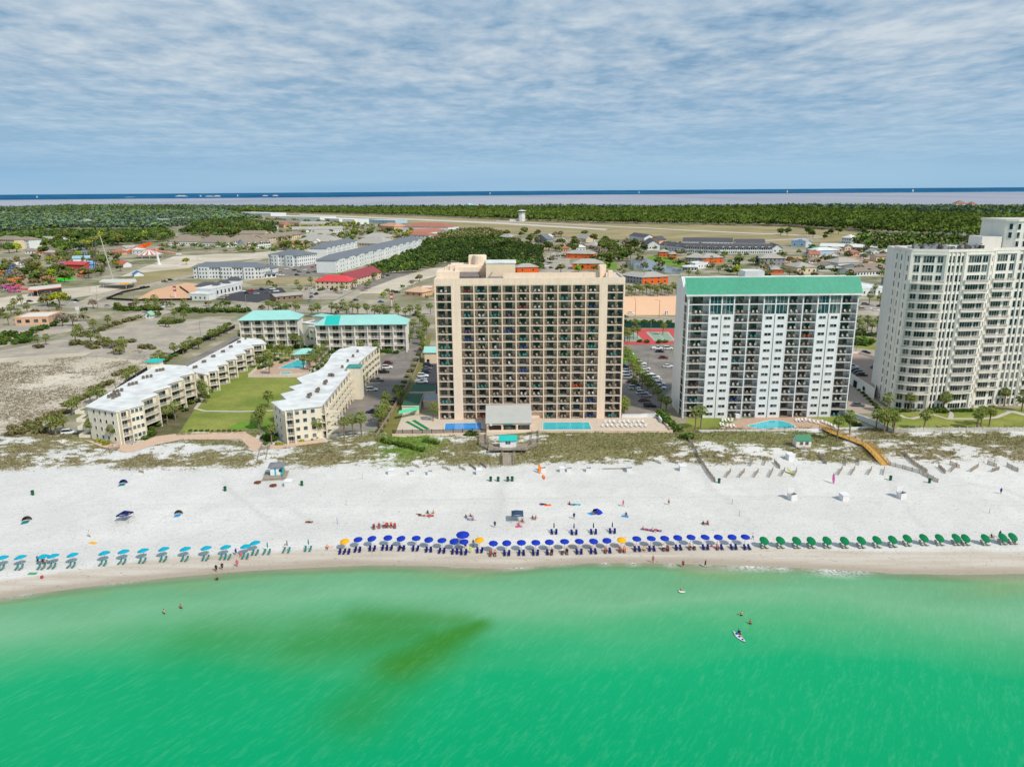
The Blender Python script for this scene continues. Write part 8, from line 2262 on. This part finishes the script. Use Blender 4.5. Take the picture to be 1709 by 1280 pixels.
H = [((-8, 416), (26, 417), 22, 14, wall_b, roof_br, 'hip', 5, 10, 4, 'brown roofed four-storey block at the far left edge'), ((26, 415), (50, 416), 20, 13, wall_w, roof_br, 'hip', 4, 4, 3, 'white four-storey block right of the far left one'), ((66, 409), (100, 410), 18, 8, wall_w, roof_gl, 'gable', 5, 8, 2, 'white long house with pale roof among left trees'), ((132, 377), (150, 377), 26, 10, wall_b, roof_gl, 'hip', 6, 6, 2, 'pale roofed block in the left woods'),
	((282, 410), (330, 410), 30, 6, wall_w, roof_br, 'hip', 8, 12, 1, 'brown roofed townhouse row behind thrill ride, left'), ((330, 412), (378, 413), 30, 7, wall_w, roof_br, 'hip', 9, 10, 1, 'brown roofed townhouse row behind thrill ride, middle'), ((378, 412), (432, 411), 28, 8, wall_w, roof_br, 'hip', 8, 14, 2, 'brown roofed townhouse row behind thrill ride, right'), ((410, 416), (452, 413), 20, 8, wall_w, roof_br, 'gable', 5, 14, 2, 'gabled townhouse row left of the grey apartments, front'), ((440, 407), (505, 398), 20, 8, wall_b, roof_br, 'gable', 5, 18, 2, 'gabled townhouse row with one blue gable behind'), ((400, 397), (440, 397), 26, 7, wall_b, roof_br, 'gable', 5, 10, 1, 'brown gabled row beside the round wood'),
	((488, 389.5), (572, 388), 20, 7, wall_w, roof_gl, 'gable', 5, 22, 1, 'long white row behind the yellow-green hedge'), ((493, 408), (556, 409), 40, 5, wall_b, roof_gl, 'hip', 9, 12, 1, 'wide pale hipped hall left of grey apartments'), ((505, 399), (560, 399), 40, 5, wall_b, roof_gl, 'hip', 8, 10, 1, 'second wide pale hipped hall behind the first'), ((586, 411), (640, 413), 40, 5, wall_b, roof_gl, 'hip', 9, 12, 1, 'wide pale hipped hall behind the longest grey apartment block'), ((600, 401), (650, 401), 40, 5, wall_b, roof_gl, 'hip', 6, 8, 1, 'pale flat hipped hall behind the trees'),
	((634, 384), (658, 386), 30, 9, wall_p, mat('roof_salmon', (206, 156, 130), .8, .06, .2), 'hip', 6, 5, 2, 'salmon roofed hall near the airfield'), ((672, 386), (748, 387), 50, 9, wall_w, roof_tc, 'hip', 7, 16, 1, 'very large terracotta roofed building near the airfield'), ((690, 396), (745, 393), 24, 8, wall_w, roof_tc, 'hip', 5, 14, 1, 'terracotta roofed wing in front of the large one'), ((678, 397), (716, 398), 30, 5, wall_w, roof_tc, 'hip', 5, 6, 1, 'low terracotta roof half hidden by olive trees'),
	((455, 366.5), (534, 368.5), 60, 9, wall_w, roof_pw, 'flat', 0, 12, 1, 'long white hangar row along the airfield, largest'), ((400, 359.5), (452, 361), 60, 9, wall_w, roof_pw, 'flat', 0, 8, 1, 'white hangar left of the largest one'), ((542, 370), (566, 371), 50, 8, wall_w, roof_pw, 'flat', 0, 5, 1, 'white hangar right of the largest one'), ((572, 375), (592, 375.5), 50, 12, wall_w, roof_pw, 'flat', 0, 4, 1, 'square white hangar by the green tree'), ((615, 372), (660, 373.5), 40, 7, wall_bl, roof_pw, 'flat', 0, 8, 1, 'pale blue hangar at the runway edge'), ((745, 389), (790, 390), 30, 6, wall_w, roof_pw, 'flat', 0, 6, 1, 'white low shed right of the terracotta building'),
	((380, 382), (430, 382), 24, 7, wall_b, roof_br, 'gable', 5, 8, 1, 'suburban row between the woods and hangars, left'), ((430, 376), (500, 377), 24, 7, wall_b, roof_br, 'gable', 5, 10, 1, 'suburban row between the woods and hangars, middle'), ((500, 379), (545, 379), 24, 7, wall_b, roof_gl, 'gable', 5, 8, 1, 'suburban row between woods and hangars, right'), ((466, 380), (474, 380.5), 20, 7, wall_p, roof_tc, 'hip', 5, 3, 1, 'small house with bright terracotta roof in the rows'), ((255, 374), (280, 374), 26, 8, wall_w, roof_gl, 'gable', 5, 6, 1, 'pale house block at the edge of the left woods'), ((285, 371), (312, 371), 26, 8, wall_w, roof_gl, 'gable', 5, 6, 1, 'pale house block right of the other in left woods'), ((330, 366), (400, 367), 30, 7, wall_b, roof_br, 'gable', 5, 12, 1, 'distant suburban row before the woods'),
	((892, 405), (913, 406), 16, 6, wall_g, roof_g, 'gabley', 7, 3, 1, 'steep grey roofed house in trees behind the beige tower'), ((932, 411), (946, 411), 16, 6, wall_b, roof_gl, 'hip', 6, 3, 1, 'pale roofed house in trees right of the steep grey one'), ((962, 403), (978, 405), 16, 6, wall_b, roof_gl, 'gable', 6, 3, 1, 'pale roofed house nearer the airfield trees'), ((975, 416), (994, 417), 16, 5, wall_b, roof_gl, 'hip', 5, 3, 1, 'pale roofed house above the orange condominiums'), ((832, 402), (850, 403), 16, 6, wall_g, roof_gl, 'hip', 5, 3, 1, 'grey roofed house left end of the tree belt'),
	((863, 456), (899, 455), 16, 5.5, wall_o, roof_gl, 'hip', 3, 2, 1, 'orange condominium peeking over the beige tower roof'), ((944, 431), (990, 432), 16, 5.5, wall_o, roof_gl, 'hip', 3.5, 4, 2, 'orange condominium farthest back behind the parked cars'), ((956, 450), (1007, 450), 20, 6, wall_o, roof_gl, 'hip', 4, 5, 2, 'orange condominium with two bright end panels, middle'), ((1032, 470), (1071, 475), 18, 6, wall_g, roof_gl, 'hip', 3, 8, 2, 'grey sided condominium wing joined to the orange front one'), ((1072, 475), (1115, 473), 18, 6, wall_o, roof_gl, 'hip', 3.5, 4, 2, 'orange condominium nearest, above the palm row'),
	((1100, 429), (1117, 429), 14, 6, wall_o, roof_gl, 'hip', 3, 3, 2, 'small orange condominium left of the pond lawn'), ((1117, 433), (1129, 433), 14, 6, wall_o, roof_gl, 'hip', 3, 2, 2, 'small orange condominium right of another by the lawn'), ((1143, 439), (1175, 440), 18, 6, wall_g, roof_gl, 'hip', 4, 6, 2, 'grey and orange condominium behind the white pavilion, left'), ((1172, 440), (1207, 439), 18, 6, wall_o, roof_gl, 'hip', 4, 4, 2, 'grey and orange condominium behind the white pavilion, right'), ((1268, 444), (1310, 444), 20, 8, wall_g, roof_gl, 'hip', 4, 6, 2, 'pale grey roofed house before the tan dirt'), ((1285, 457), (1306, 457), 16, 4, wall_o, roof_gl, 'hip', 3, 2, 1, 'small orange gable showing above the green roof'),
	((1080, 418), (1101, 418), 60, 8, wall_w, roof_dk, 'gabley', 5, 2, 1, 'white gable end of the dark roofed townhouse row'), ((1101, 417), (1140, 421), 14, 7, wall_w, roof_dk, 'gable', 4, 8, 1, 'dark roofed townhouse row beyond the pond, first'), ((1141, 422), (1200, 424), 14, 8, wall_w, roof_dk, 'gable', 4, 16, 2, 'dark roofed townhouse row beyond the pond, second'), ((1201, 424), (1288, 424), 14, 8, wall_w, roof_dk, 'gable', 4, 24, 2, 'dark roofed townhouse row beyond the pond, third'), ((1140, 410), (1222, 411), 14, 7, wall_w, roof_dk, 'gable', 4, 14, 1, 'farther dark roofed row toward the airfield, left'), ((1228, 413), (1276, 413), 14, 7, wall_w, roof_dk, 'gable', 4, 10, 1, 'farther dark roofed row toward the airfield, right'), ((1050, 400), (1075, 404), 18, 7, wall_w, roof_dk, 'gable', 4, 6, 1, 'dark roofed house at the airfield corner'), ((1084, 408), (1100, 409), 16, 7, wall_p, roof_dk, 'gabley', 5, 2, 1, 'peach gabled house in the dark roofed row'),
	((1289, 423), (1305, 423), 34, 7, wall_w, roof_dk, 'gabley', 4, 2, 1, 'white gabled shed right of the townhouse rows'), ((1320, 412), (1344, 413), 26, 8, wall_bl, mat('roof_blue', (60, 110, 190), .6, .05, .2), 'flat', 0, 2, 1, 'blue-edged warehouse by the airfield'), ((1344, 413), (1356, 413), 26, 7, wall_w, roof_pw, 'gabley', 3, 1, 1, 'white warehouse joined to the blue one'), ((1363, 430), (1399, 429), 20, 8, wall_bl, roof_w, 'hip', 3, 4, 1, 'sky blue hall with white roof on the tan dirt edge'), ((1345, 425), (1362, 427), 20, 7, wall_g, mat('roof_sage', (76, 140, 108)), 'gable', 3, 3, 1, 'grey hall with sage roof behind the sky blue one'), ((1368, 417), (1462, 420), 20, 5, wall_g, roof_pw, 'gable', 3, 14, 1, 'long low white roof among sheds'), ((1404, 407), (1419, 408), 16, 9, wall_w, roof_pw, 'hip', 4, 4, 2, 'white two-storey house near the airfield trees'), ((1462, 437), (1496, 437), 18, 6, wall_b, roof_br, 'gable', 2, 6, 1, 'buff shed left of the cream tower top'), ((1438, 431), (1450, 431), 8, 4, wall_bl, roof_w, 'gable', 1.5, 2, 1, 'small pale blue cabin left of the buff shed'),
	((1330, 457), (1362, 456), 22, 6, wall_b, roof_gl, 'hip', 4, 4, 1, 'pale roofed house at left of the low brown complex'), ((1366, 453), (1408, 453), 24, 4.5, wall_w, roof_br, 'gable', 3, 14, 1, 'brown roofed low complex, left part'), ((1398, 451), (1438, 449), 22, 7, wall_w, roof_gl, 'hip', 4, 10, 1, 'taller grey hipped middle of the low brown complex'), ((1440, 456), (1486, 454), 30, 4.5, wall_w, roof_br, 'gable', 3, 10, 1, 'brown roofed low complex, right part'), ((1420, 462), (1470, 460), 20, 4.5, wall_w, roof_br, 'gable', 2.5, 10, 1, 'brown roofed low building right before white hall'), ((1438, 494), (1487, 492), 46, 5, wall_w, roof_w, 'flat', 0, 6, 1, 'large white flat roofed hall right of green roof'), ((1470, 476), (1500, 480), 26, 6, wall_g, roof_gl, 'gable', 3, 4, 1, 'grey hall behind the white flat roofed hall'),
	((1570, 392), (1608, 393), 30, 9, wall_w, roof_pw, 'flat', 0, 6, 1, 'white low building in the right woods'), ((1632, 380), (1662, 381), 34, 9, wall_w, roof_pw, 'gable', 6, 6, 1, 'white roofed building in the right woods near cream tower'), ((1595, 348), (1612, 348), 60, 18, wall_w, roof_tc, 'hip', 10, 4, 1, 'pale mansion on the right bay shore, left one'), ((1618, 348.5), (1629, 348.5), 50, 16, wall_w, roof_tc, 'hip', 8, 3, 1, 'pale mansion on the right bay shore, right one'), ((1370, 353), (1385, 353), 50, 12, wall_w, roof_pw, 'gable', 8, 3, 1, 'white house in the far woods right of centre'), ((775, 347), (784, 347), 50, 12, wall_bl, roof_aq, 'gable', 8, 2, 1, 'aqua roofed house on the bay shore')]
for A, B, D, h, wm, rm, kd, rh, nw, rows, l_ in H:
	far = P(*A).y > 900
	block('house' if 'house' in l_ or 'mansion' in l_ else 'townhouse_row' if 'row' in l_ else 'condominium' if 'condominium' in l_ else 'hall', l_, A, B, D, h, wm, rm, kd, rh, nw, rows, ww=1.6 if far else 1.3, wh=1.8, group=None, dorm=(nw // 3 if 'townhouse' in l_ and kd == 'gable' else 0))
rh_ = np.random.default_rng(31)
for nm, px, n in [('in the suburb between left woods and hangars', [(300, 388), (330, 372), (520, 380), (480, 398), (420, 394)], 16), ('among trees behind the beige tower', [(850, 412), (870, 392), (990, 402), (985, 420), (900, 424)], 10), ('among the sheds left of the cream tower', [(1300, 430), (1340, 416), (1470, 420), (1490, 444), (1310, 446)], 10), ('beyond the amusement park', [(10, 436), (20, 420), (240, 412), (270, 424), (120, 430)], 9), ('between round wood and pale halls', [(450, 420), (500, 396), (660, 394), (560, 404)], 7)]:
	q = np.array(px, float); got = []
	while len(got) < n:
		x, y = rh_.uniform(q[:, 0].min(), q[:, 0].max(), 40), rh_.uniform(q[:, 1].min(), q[:, 1].max(), 40)
		got += list(zip(x[inpoly(x, y, px)], y[inpoly(x, y, px)]))
	for i, (x, y) in enumerate(sorted(got[:n])):
		w_ = rh_.uniform(9, 16); dpx = w_ / P(x, y).y * FPX
		block('house', f'small pitched roof house {nm}, {nth(i)} from left', (x, y), (x + dpx, y + rh_.uniform(-.25, .25)), rh_.uniform(9, 14), rh_.uniform(3.5, 6), (wall_w, wall_b, wall_p, wall_w)[i % 4], (roof_br, roof_gl, roof_g, roof_tc, roof_pw)[i * 3 % 5], ('hip', 'gable')[i % 2], 3, 3, 1, ww=1.4, wh=1.6)
t_ = thing('pavilion', 'white round-ended glass pavilion at the pond edge', 'pavilion', P(1153, 453)); m = MB(); m.lathe([(6, 0), (6, 4), (7, 4.2), (6.4, 5.2), (0, 6)], 18, 0, (0, 4, 0), 1.25, .7); m.build('wall', roof_w, t_)
for i in range(6): m = MB(); m.box(-1.0, -.1, 1.2, 1.0, .1, 3.2); a = -PI / 2 + (i - 2.5) * .42; o = m.build('window', glass, t_, loc=(6.03 * 1.25 * math.cos(a), 4 + 6.06 * .7 * math.sin(a), 0)); o.rotation_euler = (0, 0, math.atan2(math.sin(a) / .7, math.cos(a) / 1.25) + PI / 2)
block('hall', 'white low hall joined to the pond pavilion', (1160, 449), (1183, 447), 14, 5, wall_w, roof_pw, 'flat', 0, 5, 1)
t_ = thing('control_tower', 'white airport control tower standing before the pine wood', 'tower', P(871, 369.5))
m = MB(); m.lathe([(9, 0), (8.4, 19), (9.6, 20), (9.6, 21.5)], 8); m.box(-32, 4, 0, 14, 16, 4.5); m.build('shaft', roof_w, t_)
m = MB(); m.lathe([(8.6, 21.5), (10.4, 25.5)], 8); m.build('cab', glass, t_)
m = MB(); m.lathe([(11, 25.5), (11, 26.8), (3, 28.5), (0, 28.5)], 8); m.build('roof', roof_w, t_)
m = None
for i, (a, b, w_, h_, l_) in enumerate([(62, 325, 14, 40, 'thin white tower on the far shore, left'), (303, 328, 170, 42, 'long white block on the far shore, left'), (335, 325, 20, 40, 'white tower on the far shore between the blocks'), (350, 328, 120, 26, 'pale block on the far shore, second'), (363, 327.5, 90, 34, 'pale block on the far shore, third'), (397, 325, 14, 36, 'white mast building on the far shore'), (443, 327.5, 80, 30, 'pale block on the far shore, fourth'), (460, 327, 80, 34, 'pale block on the far shore, fifth'), (225, 329, 300, 12, 'low pale strip of houses on the far shore'), (1066, 321, 12, 46, 'white tower on the far shore, centre'), (818, 322, 12, 40, 'white tower on the far shore, left of centre'), (1313, 318, 12, 40, 'white tower on the far shore, right of centre'), (1522, 316, 16, 48, 'white tower on the far shore, right')]):
	yy = 11000 + (1500 if 700 < a < 1300 else 600)
	x = (P(a, 330).x / P(a, 330).y) * yy; h_ *= .62; k = MB(); k.box(-w_ / 2, -10, 0, w_ / 2, 10, h_ * .7); k.box(-w_ * .35, -8, h_ * .7, w_ * .3, 8, h_)
	if w_ < 20: k.lathe([(5, h_ * .9), (8, h_), (8, h_ + 5), (0, h_ + 8)], 8)
	tag(k.build('shore_building', roof_pw, None, loc=(x, yy, 14)), l_, 'building')
pm_ = mat('utility_pole', (150, 140, 126), .9, .1, 1)
pole0 = thing('street_lamp', 'x', 'street lamp'); m = MB(); m.tube((0, 0, 0), (0, 0, 9), .16, .1, 6); m.build('pole', pm_, pole0); m = MB(); m.tube((0, 0, 8.8), (1.8, 0, 9.2), .06, n=5); m.box(1.5, -.15, 9.1, 2.3, .15, 9.25); m.build('lamp_head', metal_g, pole0)
LP = [(x, 520 + .014 * (x - 130) - 3, 'highway') for x in range(40, 720, 62)] + [(1060, 529, 'highway'), (1100, 531, 'highway'), (1086, 556, 'tennis court'), (1106, 556, 'tennis court'), (678, 600, 'resort drive'), (692, 572, 'resort drive'), (1081, 620, 'parking lot'), (1428, 590, 'garage'), (335, 560, 'worn lot'), (398, 470, 'restaurant'), (363, 499, 'restaurant'), (163, 495, 'junction'), (150, 488, 'junction'), (196, 668, 'left wing scrub'), (80, 458, 'water park'), (205, 470, 'side street'), (330, 435, 'sand lot'), (595, 380, 'airfield'), (608, 372, 'airfield')]
for i, (a, b, w_) in enumerate(LP): dup(pole0, P(a, b), i * 1.3, 1.25 if w_ in ('highway', 'left wing scrub') else .9, f'tall grey lamp post by the {w_}, {nth(sum(1 for q in LP[:i] if q[2] == w_))} from left', 'lamp posts')
drop(pole0)
for a, b, h_, c_, l_ in [(654, 512, 9, FC['r'], 'red roadside sign pylon before the peach roofed shop'), (293, 497, 9, FC['r'], 'red and white sign pylon by the restaurant'), (130, 525, 5, roof_w, 'small white sign by the bright green tree')]:
	t_ = thing('sign_pylon', l_, 'sign', P(a, b)); m = MB(); m.box(-.25, -.2, 0, .25, .2, h_ * .6); m.build('post', roof_w, t_); m = MB(); m.box(-1.1, -.3, h_ * .55, 1.1, .3, h_); m.box(-.9, -.34, h_ * .7, .9, -.31, h_ * .85, 1); m.build('panel', [c_, roof_w], t_)
# ------------------------------------------------------------------ trees inland
tv = {'g': [crown_mesh('crown', 100 + i, 9, 5.0, 6, 330, .85, leaf_b, .8) for i in range(4)], 'y': [crown_mesh('crown', 120 + i, 8, 4.8, 5, 330, .8, leaf_y, .8) for i in range(3)],
	'o': [crown_mesh('crown', 140 + i, 8.5, 4.8, 6, 300, .75, leaf_o, .8) for i in range(3)], 'b': [crown_mesh('crown', 160 + i, 8.5, 4.6, 6, 260, .55, twig, .85, False) for i in range(2)], 'p': [crown_mesh('crown', 180 + i, 12, 4.2, 6, 300, .8, leaf_b, 1.0, True, .5) for i in range(3)]}
tt = trunk_mesh('trunk', 8, .35, bark_d, 4, 2.6)
KN = {'g': 'dark green broadleaf', 'y': 'bright yellow-green', 'o': 'olive brown', 'b': 'bare grey', 'p': 'tall pine'}
ntree = 0
def tree(p, kind, label, group, sc=1.0):
	global ntree
	ntree += 1
	o = thing('pine_tree' if kind == 'p' else 'broadleaf_tree', label, 'tree', p, ntree * 2.1, group); o.scale = (sc, sc, sc * (.9 + .2 * ((ntree * 7) % 10) / 10))
	link('trunk', tt, o); v = tv[kind]; link('crown', v[ntree % len(v)], o)
tree(P(100, 512), 'y', 'wide bright lime tree over the highway corner at left', None, 1.25); tree(P(80, 511), 'o', 'olive tree left of the wide lime tree', None, 1.1); tree(P(156, 515), 'b', 'bare grey tree right of the wide lime tree', None, .8); tree(P(311, 442), 'y', 'lone round lime tree on the sandy lot', None, .85)
tree(P(105, 545), 'b', 'bare grey tree behind the peach office, left', None, .95); tree(P(122, 544), 'b', 'bare grey tree behind the peach office, right', None, .9); tree(P(190, 591), 'b', 'low bare scrub tree in the worn lot', None, .6); tree(P(200, 592), 'o', 'low brown scrub tree in the worn lot', None, .5); tree(P(640, 497), 'y', 'round green tree on the hedge before the white sand lot', None, .55); tree(P(700, 470), 'o', 'sparse olive tree beside the white sand strip', None, .8); tree(P(688, 478), 'b', 'bare tree near the white sand strip', None, .6)
tree(P(1230, 460), 'y', 'rounded green-yellow tree above the green roof', None, 1.15); tree(P(975, 400), 'p', 'tall dark pine above the houses near the airfield', None, 1.35); tree(P(590, 378), 'y', 'bright green tree beside the square hangar', None, 1.4); tree(P(965, 455), 'y', 'green tree before the middle orange condominium', None, .9); tree(P(936, 456), 'o', 'wide olive tree beside the middle orange condominium', None, 1.1)
def scatter(desc, px, n, kinds, s0, s1, seed, grp=None):
	rg = np.random.default_rng(seed); q = np.array(px, float); got = 0; out_ = []
	while got < n:
		a = rg.uniform(q[:, 0].min(), q[:, 0].max(), 200); b = rg.uniform(q[:, 1].min(), q[:, 1].max(), 200)
		for x, y in np.stack([a, b], 1)[inpoly(a, b, px)]:
			if got >= n: break
			out_.append((x, y)); got += 1
	for x, y in sorted(out_):
		k = kinds[int(rg.integers(len(kinds)))]
		tree(P(x, y), k, f'{KN[k]} tree {desc}', f'{KN[k]} trees {desc}', rg.uniform(s0, s1))
scatter('around the water park at far left', [(0, 470), (0, 440), (60, 430), (130, 425), (200, 425), (205, 455), (150, 470), (60, 480)], 42, 'ggyoob', .8, 1.25, 1)
scatter('in the wood belt left of the thrill ride', [(0, 430), (0, 410), (120, 400), (280, 395), (285, 404), (200, 412), (100, 425)], 40, 'ggggyyo', 1.2, 1.9, 2)
scatter('in the round wood behind the townhouse rows', [(300, 392), (330, 378), (400, 374), (460, 380), (455, 394), (380, 396)], 34, 'ggggp', 1.4, 2.0, 3)
scatter('between the townhouses and grey roofed apartments', [(456, 424), (500, 402), (590, 390), (680, 388), (690, 398), (560, 405), (500, 420)], 34, 'ggyyo', .9, 1.4, 4)
scatter('in the hedge line near the hangars', [(500, 384), (580, 376), (590, 382), (520, 388)], 12, 'yyg', 1.0, 1.3, 5)
scatter('among the houses behind the beige tower', [(810, 410), (840, 388), (900, 390), (980, 400), (1040, 410), (1045, 432), (1000, 428), (930, 420), (850, 420)], 46, 'gggob', .9, 1.4, 6)
scatter('at the pond beyond the beige tower', [(1000, 430), (1020, 415), (1080, 412), (1085, 430), (1045, 436), (1030, 448), (1010, 445)], 26, 'gggb', .9, 1.5, 7)
scatter('dotted on the airfield edge right of the townhouses', [(1270, 392), (1400, 388), (1450, 394), (1440, 404), (1300, 396)], 14, 'gp', .9, 1.4, 8)
scatter('near the sheds left of the cream tower', [(1300, 432), (1420, 408), (1480, 418), (1490, 436), (1400, 440), (1320, 455)], 16, 'goob', .7, 1.1, 9)
def woodland(name, label, px, dens, r_, h_, mats_, weights, nq, leaf, seed, edge_dark=None):
	"""one uncountable wood: every tree a dome of leaf faces, own tint and size"""
	rg = np.random.default_rng(seed); poly = PL(px); q = np.array(poly)
	ar = abs(sum(poly[i - 1][0] * poly[i][1] - poly[i][0] * poly[i - 1][1] for i in range(len(poly)))) / 2
	n = int(np.ptp(q[:, 0]) * np.ptp(q[:, 1]) / dens)
	x = rg.uniform(q[:, 0].min(), q[:, 0].max(), n); y = rg.uniform(q[:, 1].min(), q[:, 1].max(), n); k = inpoly(x, y, poly); x, y = x[k], y[k]; n = len(x)
	lob = [(0, 0, h_ * .62, r_ * .8), (r_ * .45, .2, h_ * .52, r_ * .55), (-r_ * .35, r_ * .3, h_ * .55, r_ * .55), (0, -r_ * .45, h_ * .5, r_ * .55)]
	V0, F0, S0 = clump_arrays(rg, nq, lob, leaf, .9, .7)
	big = fbm(x, y, .004, seed, 3)
	s = (.7 + .6 * rg.random(n)) * (.8 + .4 * big); a = rg.random(n) * 2 * PI
	ca, sa = np.cos(a), np.sin(a)
	V = np.empty((n, len(V0), 3), np.float32)
	V[..., 0] = x[:, None] + (V0[None, :, 0] * ca[:, None] - V0[None, :, 1] * sa[:, None]) * s[:, None]; V[..., 1] = y[:, None] + (V0[None, :, 0] * sa[:, None] + V0[None, :, 1] * ca[:, None]) * s[:, None]; V[..., 2] = V0[None, :, 2] * s[:, None]
	tint = (.78 + .44 * rg.random(n)) * (.7 + .6 * fbm(x, y, .009, seed + 5, 3))
	S = (S0[None, :] * tint[:, None]).ravel()
	F = (F0[None] + (np.arange(n) * len(V0))[:, None, None]).reshape(-1, 4)
	mi = np.repeat(np.searchsorted(np.cumsum(weights), np.clip(rg.random(n) * .6 + big * .55 - .08, 0, .999)), len(F0))
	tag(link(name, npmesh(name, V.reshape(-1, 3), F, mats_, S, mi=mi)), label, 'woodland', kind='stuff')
wd_g, wd_d, wd_y, wd_o = mat('wood_green', (106, 128, 60), .9, .2, .01, spec=0, attr='shade'), mat('wood_dark', (80, 104, 58), .9, .2, .01, spec=0, attr='shade'), mat('wood_bright', (122, 144, 66), .9, .2, .01, spec=0, attr='shade'), mat('wood_olive', (142, 136, 96), .9, .2, .01, spec=0, attr='shade')
wd_t, wd_t2 = mat('wood_far_hazed', (92, 114, 98), .9, .2, .005, spec=0, attr='shade'), mat('wood_far_hazed_light', (106, 128, 98), .9, .2, .005, spec=0, attr='shade')  # far woods tinted blue-grey: aerial haze painted into both colours
woodland('woodland', 'dark green wooded belt between the grey apartments and beige tower', [(606, 462), (640, 442), (700, 420), (716, 402), (790, 398), (850, 400), (905, 416), (905, 452), (840, 455), (750, 440), (690, 456)], 48, 3.8, 7, [wd_d, wd_g, wd_o], (.45, .45, .1), 60, 1.0, 1)
woodland('woodland', 'olive and bare scrub wood at the top of the belt', [(715, 408), (740, 392), (800, 386), (840, 392), (850, 402), (790, 402)], 60, 4.5, 8, [wd_o, wd_g, wd_d], (.6, .25, .15), 44, 1.0, 2)
woodland('woodland', 'pine wood between the airfield and the bay', [(380, 355), (560, 357.5), (700, 361), (828, 367.5), (1000, 374), (1150, 376), (1300, 378.5), (1480, 391), (1709, 400), (1850, 408), (1850, 372), (1500, 358), (1300, 352), (1000, 352), (700, 352), (470, 352)], 110, 6, 15, [wd_g, wd_y, wd_d], (.3, .5, .2), 16, 2.6, 3)
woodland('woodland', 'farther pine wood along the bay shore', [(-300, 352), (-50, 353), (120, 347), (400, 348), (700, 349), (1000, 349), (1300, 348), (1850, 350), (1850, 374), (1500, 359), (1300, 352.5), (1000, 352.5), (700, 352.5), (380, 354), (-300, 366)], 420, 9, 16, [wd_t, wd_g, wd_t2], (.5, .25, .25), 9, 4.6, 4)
woodland('woodland', 'mixed wood over the left suburbs', [(-150, 400), (0, 392), (120, 384), (280, 384), (330, 374), (400, 370), (440, 366), (380, 357), (340, 352), (-150, 358)], 170, 6.5, 12, [wd_t, wd_t2, wd_g, wd_o], (.45, .25, .18, .12), 16, 2.6, 5)
woodland('woodland', 'green wood belt between left suburbs and the amusement park', [(-60, 396), (285, 388), (292, 402), (205, 410), (110, 424), (60, 408), (-60, 430)], 100, 5, 10, [wd_g, wd_d, wd_y], (.45, .3, .25), 40, 1.5, 11)
woodland('woodland', 'rounded dark green wood behind the townhouse rows', [(298, 393), (330, 378), (400, 373), (462, 379), (457, 393), (380, 396)], 100, 5.5, 12, [wd_d, wd_g], (.6, .4), 36, 1.7, 12)
woodland('woodland', 'mixed wood and scrub left of the cream tower', [(1425, 412), (1440, 398), (1520, 398), (1709, 406), (1850, 414), (1850, 440), (1600, 440), (1500, 428), (1440, 420)], 120, 5.5, 10, [wd_d, wd_g, wd_o], (.4, .3, .3), 30, 1.7, 6)
woodland('woodland', 'grey-green scrub and small trees through the amusement park', [(-60, 474), (0, 440), (120, 424), (195, 428), (196, 446), (150, 458), (122, 470), (60, 482), (-60, 494)], 190, 3.2, 5.5, [wd_o, wd_g, wd_d], (.55, .3, .15), 34, 1.1, 7)
woodland('woodland', 'scattered garden trees through the far neighbourhoods', [(230, 426), (290, 400), (440, 366), (560, 372), (680, 382), (700, 398), (600, 404), (500, 424), (430, 424), (330, 424)], 900, 4.2, 7.5, [wd_g, wd_o, wd_y], (.5, .3, .2), 40, 1.2, 8)
woodland('woodland', 'garden trees and scrub among the houses beyond the towers', [(860, 420), (1040, 404), (1300, 424), (1480, 424), (1490, 470), (1240, 470), (1140, 456), (1010, 460), (880, 456)], 800, 3.6, 6.5, [wd_g, wd_o, wd_d], (.5, .35, .15), 40, 1.1, 9)
woodland('woodland', 'roadside scrub along the verges near the highway', [(-60, 530), (0, 505), (130, 498), (240, 503), (330, 503), (420, 505), (560, 512), (720, 512), (720, 500), (420, 478), (430, 470), (600, 490), (720, 476), (720, 530), (560, 526), (300, 526), (100, 545)], 330, 2.4, 3.4, [wd_g, wd_o, wd_d], (.5, .35, .15), 34, .8, 10)
